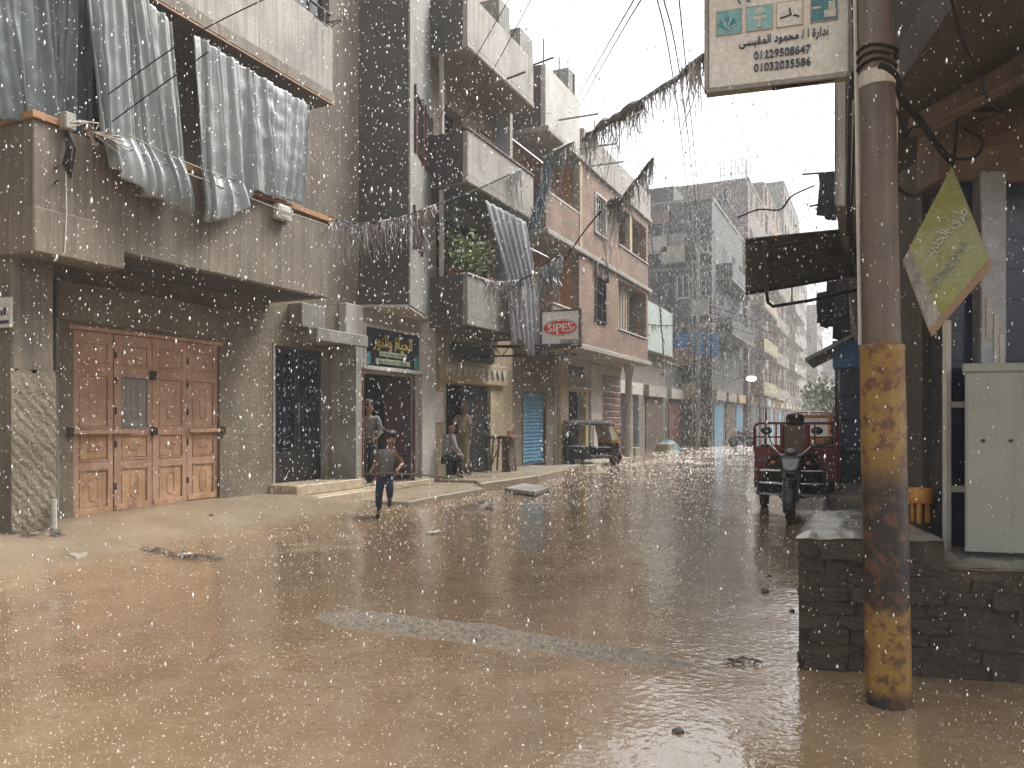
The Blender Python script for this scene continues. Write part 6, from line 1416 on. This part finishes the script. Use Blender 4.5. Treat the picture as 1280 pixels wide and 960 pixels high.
q = world_mb(T3); q.box(-.3,-.22,.5,2.9,.40,.50).box(.22,.3,.5,2.9,.40,.50); stuff(q.build('chassis', M_['iron_black'], T3))
q = world_mb(T3); q.box(.05,.34,1.30,1.36,.55,.98); q.build('battery_box', M_['cloth_black'], T3, bevel=.02)

def rickshaw(label, loc, rz, nose, roof_m, band):
    K = thing('auto_rickshaw', label, 'auto rickshaw', loc, rz)
    wheel(K, (0,0,.24), .24, .10); fender(K, (0,0,.24), .30, .20, R(10), R(185), M_['paint_black'])
    for s in (-1,1): wheel(K, (s*.55,1.95,.24), .24, .11)
    q = world_mb(K); q.prism([(-.30,-.08,.45),(.30,-.08,.45),(.46,.22,.40),(.48,.40,.92),(.36,.10,.98),(-.36,.10,.98),(-.48,.40,.92),(-.46,.22,.40)], (0,.06,0)); q.build('nose_panel', M_['paint_black'], K, bevel=.02)
    q = world_mb(K); q.plan([(-.30,-.02),(.30,-.02),(.50,.34),(.50,.48),(-.50,.48),(-.50,.34)], .45, .93); q.build('nose_shell', M_['paint_black'], K, bevel=.05, seg=3)
    q = world_mb(K); q.plan([(-.31,-.035),(.31,-.035),(.51,.33),(.51,.49),(-.51,.49),(-.51,.33)], .86, 1.02); q.build('nose_band', band, K, bevel=.03, seg=2)
    for s in (-1,1):
        q = world_mb(K); q.lathe([(.02,-.02),(.075,-.015),(.08,.05)], (s*.2,-.02,.76), 14, 'y'); q.build('headlight', M_['lamp_glass'], K, smooth=True)
        q = world_mb(K); q.tube([(s*.46,.05,.98),(s*.46,.42,1.60)], .05, 8); q.build('screen_pillar', band, K, smooth=True)
        q = world_mb(K); q.prism([(s*.47,.07,.99),(s*.50,.45,.99),(s*.50,.62,1.58),(s*.47,.42,1.60)], (s*.02,0,0)); q.build('side_screen', M_['screen_pale'], K)
        q = world_mb(K); q.tube([(s*.58,1.30,.45),(s*.58,1.30,1.66)], .02, 6); q.build('roof_post', M_['paint_black'], K)
        q = world_mb(K); q.tube([(s*.60,2.35,.5),(s*.56,2.38,1.64)], .025, 6); q.build('roof_post', M_['paint_black'], K)
        q = world_mb(K); q.prism([(s*.60,1.35,.30),(s*.62,1.55,.78),(s*.62,2.35,.80),(s*.60,2.45,.40),(s*.60,2.2,.28)], (-s*.03,0,0)); q.build('side_panel', M_['paint_black'], K, bevel=.01)
        q = world_mb(K); q.tube([(s*.60,.55,.72),(s*.60,1.35,.74)], .018, 6); q.build('side_rail', M_['chrome'], K)
        q = world_mb(K); q.ball((s*.52,.12,1.18), (.06,.02,.08), 10, 6); q.build('mirror', M_['paint_black'], K, smooth=True)
    q = world_mb(K); q.prism([(-.44,.07,1.0),(.44,.07,1.0),(.42,.42,1.58),(-.42,.42,1.58)], (0,.012,.0)); q.build('windscreen', M_['screen_pale'], K)
    q = world_mb(K); q.tube([(-.46,.42,1.60),(.46,.42,1.60)], .04, 8); q.build('screen_header', band, K)
    q = world_mb(K); q.grid(lambda u,v: Vector(((u-.5)*1.26, .40+2.05*v, 1.64+.07*(1-(2*u-1)**4)+.03*math.sin(v*math.pi)-(.10*(abs(2*u-1)**6)))), 12, 10); q.build('roof', roof_m, K, smooth=True, solid=.03)
    q = world_mb(K); q.plan([(-.55,.45),(.55,.45),(.6,1.4),(.6,2.4),(-.6,2.4),(-.6,1.4)], .30, .40); q.build('floor', M_['iron_black'], K, bevel=.01)
    q = world_mb(K); q.box(-.2,.2,.75,1.05,.41,.72); q.build('driver_seat', M_['cloth_black'], K, bevel=.04, seg=2)
    q = world_mb(K); q.box(-.55,.55,1.55,2.0,.41,.72); q.build('passenger_seat', M_['hull_grey'], K, bevel=.04, seg=2)
    q = world_mb(K); q.box(-.55,.55,2.0,2.14,.60,1.2); q.build('seat_back', M_['cloth_black'], K, bevel=.04, seg=2)
    q = world_mb(K); q.box(-.58,.58,2.25,2.42,.40,1.15); q.build('rear_panel', M_['paint_black'], K, bevel=.03)
    q = world_mb(K); q.tube([(-.3,.5,1.05),(0,.42,1.0),(.3,.5,1.05)], .014, 6); q.build('handlebar', M_['chrome'], K)
    return K
fl = onZ(769,579,.02)
k1 = rickshaw('black auto rickshaw with yellow windscreen frame parked by the brick block', (-7.75, 24.6, .0), R(139), 1, M_['cloth_black'], M_['paint_yellow']); k1.scale = (.86,.86,.86)
rickshaw('orange-roofed auto rickshaw standing behind the cargo tricycle', tuple(W((1014-640)/960*20.5, 20.5, .0)), R(4), 1, M_['paint_orange'], M_['paint_orange'])

def motorcycle(label, loc, rz):
    K = thing('motorcycle', label, 'motorcycle', loc, rz)
    wheel(K, (0,0,.29), .29, .08); wheel(K, (0,1.25,.29), .29, .09)
    fender(K, (0,0,.29), .33, .12, R(40), R(190), M_['paint_black'])
    for s in (-1,1): q = world_mb(K); q.tube([(s*.06,0,.29),(s*.07,.22,.95)], .022, 6); q.build('fork', M_['chrome'], K)
    q = world_mb(K); q.tube([(-.34,.38,1.05),(-.1,.25,1.0),(.1,.25,1.0),(.34,.38,1.05)], .014, 6); q.build('handlebar', M_['chrome'], K)
    q = world_mb(K); q.lathe([(.03,-.05),(.09,-.04),(.09,.08)], (0,.10,.88), 14, 'y'); q.build('headlight', M_['screen_pale'], K, smooth=True)
    q = world_mb(K); q.box(-.11,.11,.32,.72,.68,.90); q.build('tank', M_['paint_maroon'], K, bevel=.06, seg=3)
    q = world_mb(K); q.box(-.12,.12,.72,1.42,.72,.82); q.build('seat', M_['cloth_black'], K, bevel=.03, seg=2)
    q = world_mb(K); q.box(-.13,.13,.38,.78,.28,.62); q.build('engine', M_['iron_black'], K, bevel=.03)
    q = world_mb(K); q.tube([(.12,.5,.3),(.14,1.5,.36)], .035, 8); q.build('exhaust', M_['chrome'], K)
    q = world_mb(K); q.tube([(0,.22,.9),(0,.75,.68),(0,1.25,.29)], .025, 6); q.build('frame', M_['iron_black'], K); return K
p = onZ(917,559,0.0); motorcycle('dark motorcycle standing far off on the left side of the street', (p.x, p.y, 0), R(-35))
p = onZ(933,553,0.0); motorcycle('second motorcycle, farther off and fainter behind the first', (p.x, p.y, 0), R(20))
p = onZ(728,577,.08); motorcycle('black motorcycle squeezed between the auto rickshaw and the shop door', (p.x-.25, p.y-.2, .1), R(200))
# ================================================================ TINSEL GARLANDS AND OVERHEAD WIRES
mm('tinsel_pale', (.50,.50,.50), (.34,.32,.31), 6, rough=.5, bump=.1); mm('tinsel_brown', (.27,.21,.18), (.17,.13,.12), 6, rough=.6, bump=.1); mm('tinsel_dark', (.10,.10,.105), (.2,.195,.19), 6, rough=.5, bump=.1); mm('tinsel_teal', (.10,.20,.24), (.05,.10,.13), 6, rough=.5, bump=.1)
def spline(P, n=8):
    out = []
    for i in range(len(P)-1):
        a, b = P[i], P[i+1]; p0 = P[max(i-1,0)]; p3 = P[min(i+2,len(P)-1)]
        for k in range(n):
            t = k/n; out.append(.5*((2*a)+(b-p0)*t+(2*p0-5*a+4*b-p3)*t*t+(3*a-p0-3*b+p3)*t**3))
    return out+[P[-1]]
def garland(label, path, runs, cord=.014, seed=1):
    """path: points along the cord; runs: (u0, u1, strips, length, width, material, thickness of the bunched part)"""
    r = random.Random(seed); P = spline([onD(*p) for p in path]); n = len(P)-1; root = thing('tinsel_garland', label, 'garland', tuple(P[0]))
    at = lambda u: P[min(n-1,int(u*n))].lerp(P[min(n-1,int(u*n))+1], min(1,u*n-min(n-1,int(u*n))))
    MB().tube(P, cord, 5).build('cord', M_['cable'], root, smooth=True)
    for u0, u1, cnt, ln, wd, m, bun in runs:
        q = MB()
        if bun:
            k = 14; q.tube([at(u0+(u1-u0)*i/k)+Vector((r.gauss(0,.3),r.gauss(0,.3),r.gauss(0,.5)))*bun*.5 for i in range(k+1)], [bun*r.uniform(.45,1.15)*(1 if 0 < i < k else .3) for i in range(k+1)], 7)
        for i in range(cnt):
            p = at(u0+(u1-u0)*min(1,max(0,(math.floor(i/5)*5+2.5+r.gauss(0,1.6))/cnt)))+Vector((r.gauss(0,.02),r.gauss(0,.02),0)); L = ln*r.uniform(.35,1.25); w_ = wd*r.uniform(.5,1.4); a = r.random()*3.14; d = Vector((math.cos(a),math.sin(a),0))*w_
            sw = Vector((r.gauss(0,.16),r.gauss(0,.16),0))*L; s2 = Vector((r.gauss(0,.06),r.gauss(0,.06),0))*L; L = ln*(.25+1.2*r.random()**2.2); k = 4; vs = []
            for j in range(k+1):
                t = j/k; c = p+sw*t*t+s2*math.sin(t*6)-Vector((0,0,L*t)); dd = Matrix.Rotation(t*r.uniform(-1.5,1.5),3,'Z') @ d; vs += [c-dd*(1-.75*t)*.7, c+dd*(1-.75*t)*.7]
            q.add(vs, [(2*j,2*j+1,2*j+3,2*j+2) for j in range(k)])
        stuff(q.build('fringe', M_[m], root))
    return root
garland('long frayed garland from the timber rail to the middle grey balcony', [(413,274,12.3),(450,279,13.0),(500,272,14),(545,256,15),(600,235,17),(652,211,19)],
        [(0,.52,230,.55,.011,'tinsel_pale',0),(.08,.60,150,.62,.012,'tinsel_brown',.02),(.93,1,40,1.0,.018,'tinsel_pale',.03),(.50,.60,40,.95,.02,'tinsel_brown',.03)], .018, 3)
garland('teal and dark bunched garland end by the orange loggia', [(664,272,18.5),(676,240,18.8),(684,204,19),(690,190,19),(717,177,19.5)], [(0,.75,120,.8,.022,'tinsel_teal',.035),(.45,1,100,.6,.02,'tinsel_dark',.05),(.1,.9,70,1.0,.018,'tinsel_pale',0)], .02, 4)
garland('heavy dark garland sagging from the plumbing sign across the sky', [(884,66,4.5),(868,78,5.0),(845,98,6.0),(815,117,7.4),(780,142,9.4),(745,163,11.6),(731,173,12.6)],
        [(0,1,150,.22,.008,'tinsel_dark',.028),(.1,.9,170,.36,.010,'tinsel_pale',0),(.55,1,120,.42,.013,'tinsel_dark',.06),(.55,1,50,.75,.012,'tinsel_pale',0)], .014, 5)
garland('pale garland flying up to a point over the street before the brick block', [(705,325,17),(735,283,15.5),(760,256,14),(775,250,13.4),(790,232,12.6),(817,197,11.4)],
        [(.42,.62,60,.5,.015,'tinsel_dark',.09),(.35,.60,70,1.1,.014,'tinsel_pale',0),(.62,1,90,.55,.014,'tinsel_pale',.025),(.66,1,50,.45,.016,'tinsel_dark',.03)], .016, 6)
garland('ragged garland over the lowest grey balcony and its curtain', [(604,352,16.4),(640,352,16.6),(665,343,16.8),(702,318,17.4)], [(0,.45,110,.75,.013,'tinsel_pale',.03),(.7,1,60,.9,.022,'tinsel_pale',.02),(.72,1,30,1.0,.03,'tinsel_teal',0),(.2,.5,60,.9,.015,'tinsel_brown',0)], .02, 7)
garland('row of tattered white streamers across the far grey house', [(790,403,31),(830,407,32),(868,404,34),(906,396,38)], [(0,1,70,.55,.04,'tinsel_pale',0)], .02, 8)
garland('white string of knots hanging down beside the brick block', [(812,283,29),(817,320,29.2),(822,352,29.2),(826,400,29.4),(829,440,29.4),(828,470,29.4)], [(0,1,170,.16,.05,'tinsel_pale',0)], .02, 9)
garland('two short frayed cords on the cable between the far poles', [(868,295,33),(880,291,33),(893,290,33)], [(0,1,30,.5,.03,'tinsel_dark',.03)], .03, 10)
wires = [('one of a pair of thin wires crossing the sky above the brick block', [(806,-8,7),(770,52,11),(724,133,19)], .008), ('second wire of the pair above the brick block', [(797,-8,7),(762,52,11),(722,122,19)], .008),
 ('overhead wire running down to the far utility pole', [(820,-8,9),(846,130,15),(866,290,39)], .010), ('overhead wire beside it ending at the same far pole', [(828,-8,9),(855,130,15),(874,292,39)], .010), ('third overhead wire, nearest the plumbing sign', [(848,-8,9),(861,120,15),(878,292,39)], .010),
 ('wire slanting over the upper balcony from the roof', [(345,-8,8),(240,45,8.2),(135,118,8.4)], .007), ('short slack wire across the two pale tarps', [(260,65,8),(200,108,8.2),(140,152,8.4)], .007),
 ('thin wire before the tallest grey balcony', [(640,-8,13),(600,62,14),(548,150,15.4)], .008), ('thin wire running parallel before the grey balconies', [(668,-8,13),(612,95,14),(560,178,15.4)], .008),
 ('cable hanging down beside the pole and the plumbing sign', [(1064,-8,5.2),(1063,120,5.3),(1060,290,5.4)], .013), ('thin cable sweeping left of the pole toward the awning', [(1072,-8,6),(1068,160,6.4),(1062,330,7)], .010),
 ('wire crossing high at the left over the tarp', [(700,-8,9),(560,60,10),(420,142,12)], .0) ]
for lb, pts, rr_ in wires:
    if rr_: cable(lb, [onD(*p) for p in pts], rr_, 'overhead wires', 'wire', 'wire')
for i, (y0, x1, y1) in enumerate(((404,975,424),(414,975,432),(396,970,414))):
    cable(['upper','lower','top'][i]+' of the pale cables strung across the hazy facades', [onD(886,y0-14,36),onD(930,y0,42),onD(x1,y1-4,52)], .03, 'overhead wires', 'wire', 'wire')
# ================================================================ RAIN, SPLASHES, HAZE
M_['drop'] = mat('drop', (.86,.87,.88), (.8,.81,.82), 2, rough=.15, bump=0, fine=0)
def drop_material():
    m = bpy.data.materials.new('raindrop'); m.use_nodes = True; t = m.node_tree; N = t.nodes; L = t.links
    N.remove(N['Principled BSDF']); d = N.new('ShaderNodeBsdfDiffuse'); tr = N.new('ShaderNodeBsdfTranslucent'); gl = N.new('ShaderNodeBsdfGlossy')
    d.inputs[0].default_value = (.9,.9,.9,1); tr.inputs[0].default_value = (.95,.95,.95,1); gl.inputs['Roughness'].default_value = .4
    m1 = N.new('ShaderNodeMixShader'); m1.inputs[0].default_value = .6; L.new(d.outputs[0], m1.inputs[1]); L.new(tr.outputs[0], m1.inputs[2])
    m2 = N.new('ShaderNodeMixShader'); m2.inputs[0].default_value = .55; L.new(m1.outputs[0], m2.inputs[1]); L.new(gl.outputs[0], m2.inputs[2])
    L.new(m2.outputs[0], N['Material Output'].inputs['Surface']); return m
M_['raindrop'] = drop_material()
import array
def rain(n):
    r = random.Random(3); vs = []; fs = []
    for i in range(n):
        D = 1.3+ 24*(r.random()**1.1); lat = (r.random()*2-1)*D*.8; z = r.uniform(.05, 1.5+D*.62)
        p = W(lat, D); 
        if p.x < -9.0 or p.x > 2.5 or z > 9: continue
        s = r.lognormvariate(0, .5); a = min(.009, .00047*D*s+.0004); l = a*r.uniform(1.1, 2.8)
        tx, ty = r.gauss(.02, .05), r.gauss(0, .05); b = len(vs)
        dx = Vector((tx, ty, 1))*l
        c = Vector((p.x, p.y, z)); vs.append(c-dx); vs.append(c+dx*1.0)
        for k in range(4): q = k*math.pi/2+.4; vs.append(c-dx*.2+Vector((a*math.cos(q), a*math.sin(q), 0)))
        for k in range(4):
            k2 = (k+1) % 4; fs.append((b, b+2+k2, b+2+k)); fs.append((b+1, b+2+k, b+2+k2))
    m = MB(); me = bpy.data.meshes.new('rain'); me.from_pydata(vs, [], fs); me.materials.append(M_['raindrop'])
    me.polygons.foreach_set('use_smooth', [True]*len(me.polygons))
    o = bpy.data.objects.new('rain', me); COL.objects.link(o); stuff(tag(o, 'bright raindrops falling across the whole street', 'rain'))
rain(36000)
def far_rain_veil(n):                              # extra raindrops up the street, added as a pale veil to thicken the haze
    r = random.Random(8); vs = []; fs = []
    for i in range(n):
        x = r.uniform(-8.2, 0); y = 24+72*r.random()**1.1; z = r.uniform(.1, 15); s = r.lognormvariate(0, .4); a = .0075*s; l = .034*s
        if y < 31 and x < -6.5: continue
        b = len(vs); vs += [(x,y,z-l),(x-a,y-a*.4,z+l),(x+a,y-a*.4,z+l*.8),(x,y+a,z+l)]
        fs += [(b,b+2,b+1),(b,b+3,b+2),(b,b+1,b+3),(b+1,b+2,b+3)]
    me = bpy.data.meshes.new('rain'); me.from_pydata(vs, [], fs); me.materials.append(M_['raindrop'])
    o = bpy.data.objects.new('rain', me); COL.objects.link(o); stuff(tag(o, 'extra raindrops added as a haze veil in the far part of the street', 'rain'))
far_rain_veil(60000)
def splash_material():
    m = mat('splash', (.58,.49,.40), (.72,.65,.57), 30, rough=.2, bump=0, fine=0); return m
M_['splash'] = splash_material()
def splashes(n):
    r = random.Random(11); vs = []; fs = []
    for i in range(n):
        D = 3.0 + 42*(r.random()**1.45); lat = r.uniform(-.72, .72)*D
        p = W(lat, D)
        if p.x < -8.6 or p.x > .9: continue
        z = h_ground(p.x, p.y)
        if z > .10 and r.random() < .85: continue
        if p.x > -.45 and 4.85 < p.y < 6.3: continue
        dens = .5+.5*mn.noise((p.x*.55, p.y*.45, 7.7))+.25*mn.noise((p.x*2, p.y*2, 1))
        if r.random() > .35+.65*max(0, dens-.1): continue
        a = r.lognormvariate(math.log(.0024), .38)*(1+D*.03+max(0,D-6)*.12); hgt = a*r.uniform(.4, 1.1); b = len(vs); th = r.random()*3; ex = r.uniform(1, 2.4)
        for k in range(6):
            q = k*math.pi/3; x, y = a*ex*math.cos(q), a*math.sin(q)
            vs.append((p.x+x*CC-y*SA, p.y+x*SA+y*CC, z-.004))
        vs.append((p.x+a*.2, p.y, z+hgt))
        for k in range(6): fs.append((b+k, b+(k+1) % 6, b+6))
        if r.random() < .16:                                        # the thrown-up jet
            b = len(vs); j = a*r.uniform(1.5, 4); t = a*.28
            for k in range(3): q = k*2.1; vs.append((p.x+t*math.cos(q), p.y+t*math.sin(q), z))
            vs.append((p.x+r.gauss(0,a*.3), p.y, z+j)); fs += [(b,b+1,b+3),(b+1,b+2,b+3),(b+2,b,b+3)]
    me = bpy.data.meshes.new('splashes'); me.from_pydata(vs, [], fs); me.materials.append(M_['splash'])
    me.polygons.foreach_set('use_smooth', [True]*len(me.polygons))
    o = bpy.data.objects.new('rain_splashes', me); COL.objects.link(o); stuff(tag(o, 'splashes of raindrops striking the flooded road', 'splashes'))
splashes(170000)

hz = MB().box(-166, 166, -66, 306, -1.2, 27); ho = hz.build('haze', M_['drop']); ho['kind'] = 'stuff'; ho['label'] = 'grey rain haze filling the street'; ho['category'] = 'haze'
hm = bpy.data.materials.new('haze'); hm.use_nodes = True; ht = hm.node_tree; ht.nodes.remove(ht.nodes['Principled BSDF'])
pv = ht.nodes.new('ShaderNodeVolumePrincipled'); pv.inputs['Color'].default_value = (.90,.95,.97,1); pv.inputs['Density'].default_value = .0022; pv.inputs['Anisotropy'].default_value = .2
ht.links.new(pv.outputs[0], ht.nodes['Material Output'].inputs['Volume']); ho.data.materials.clear(); ho.data.materials.append(hm)
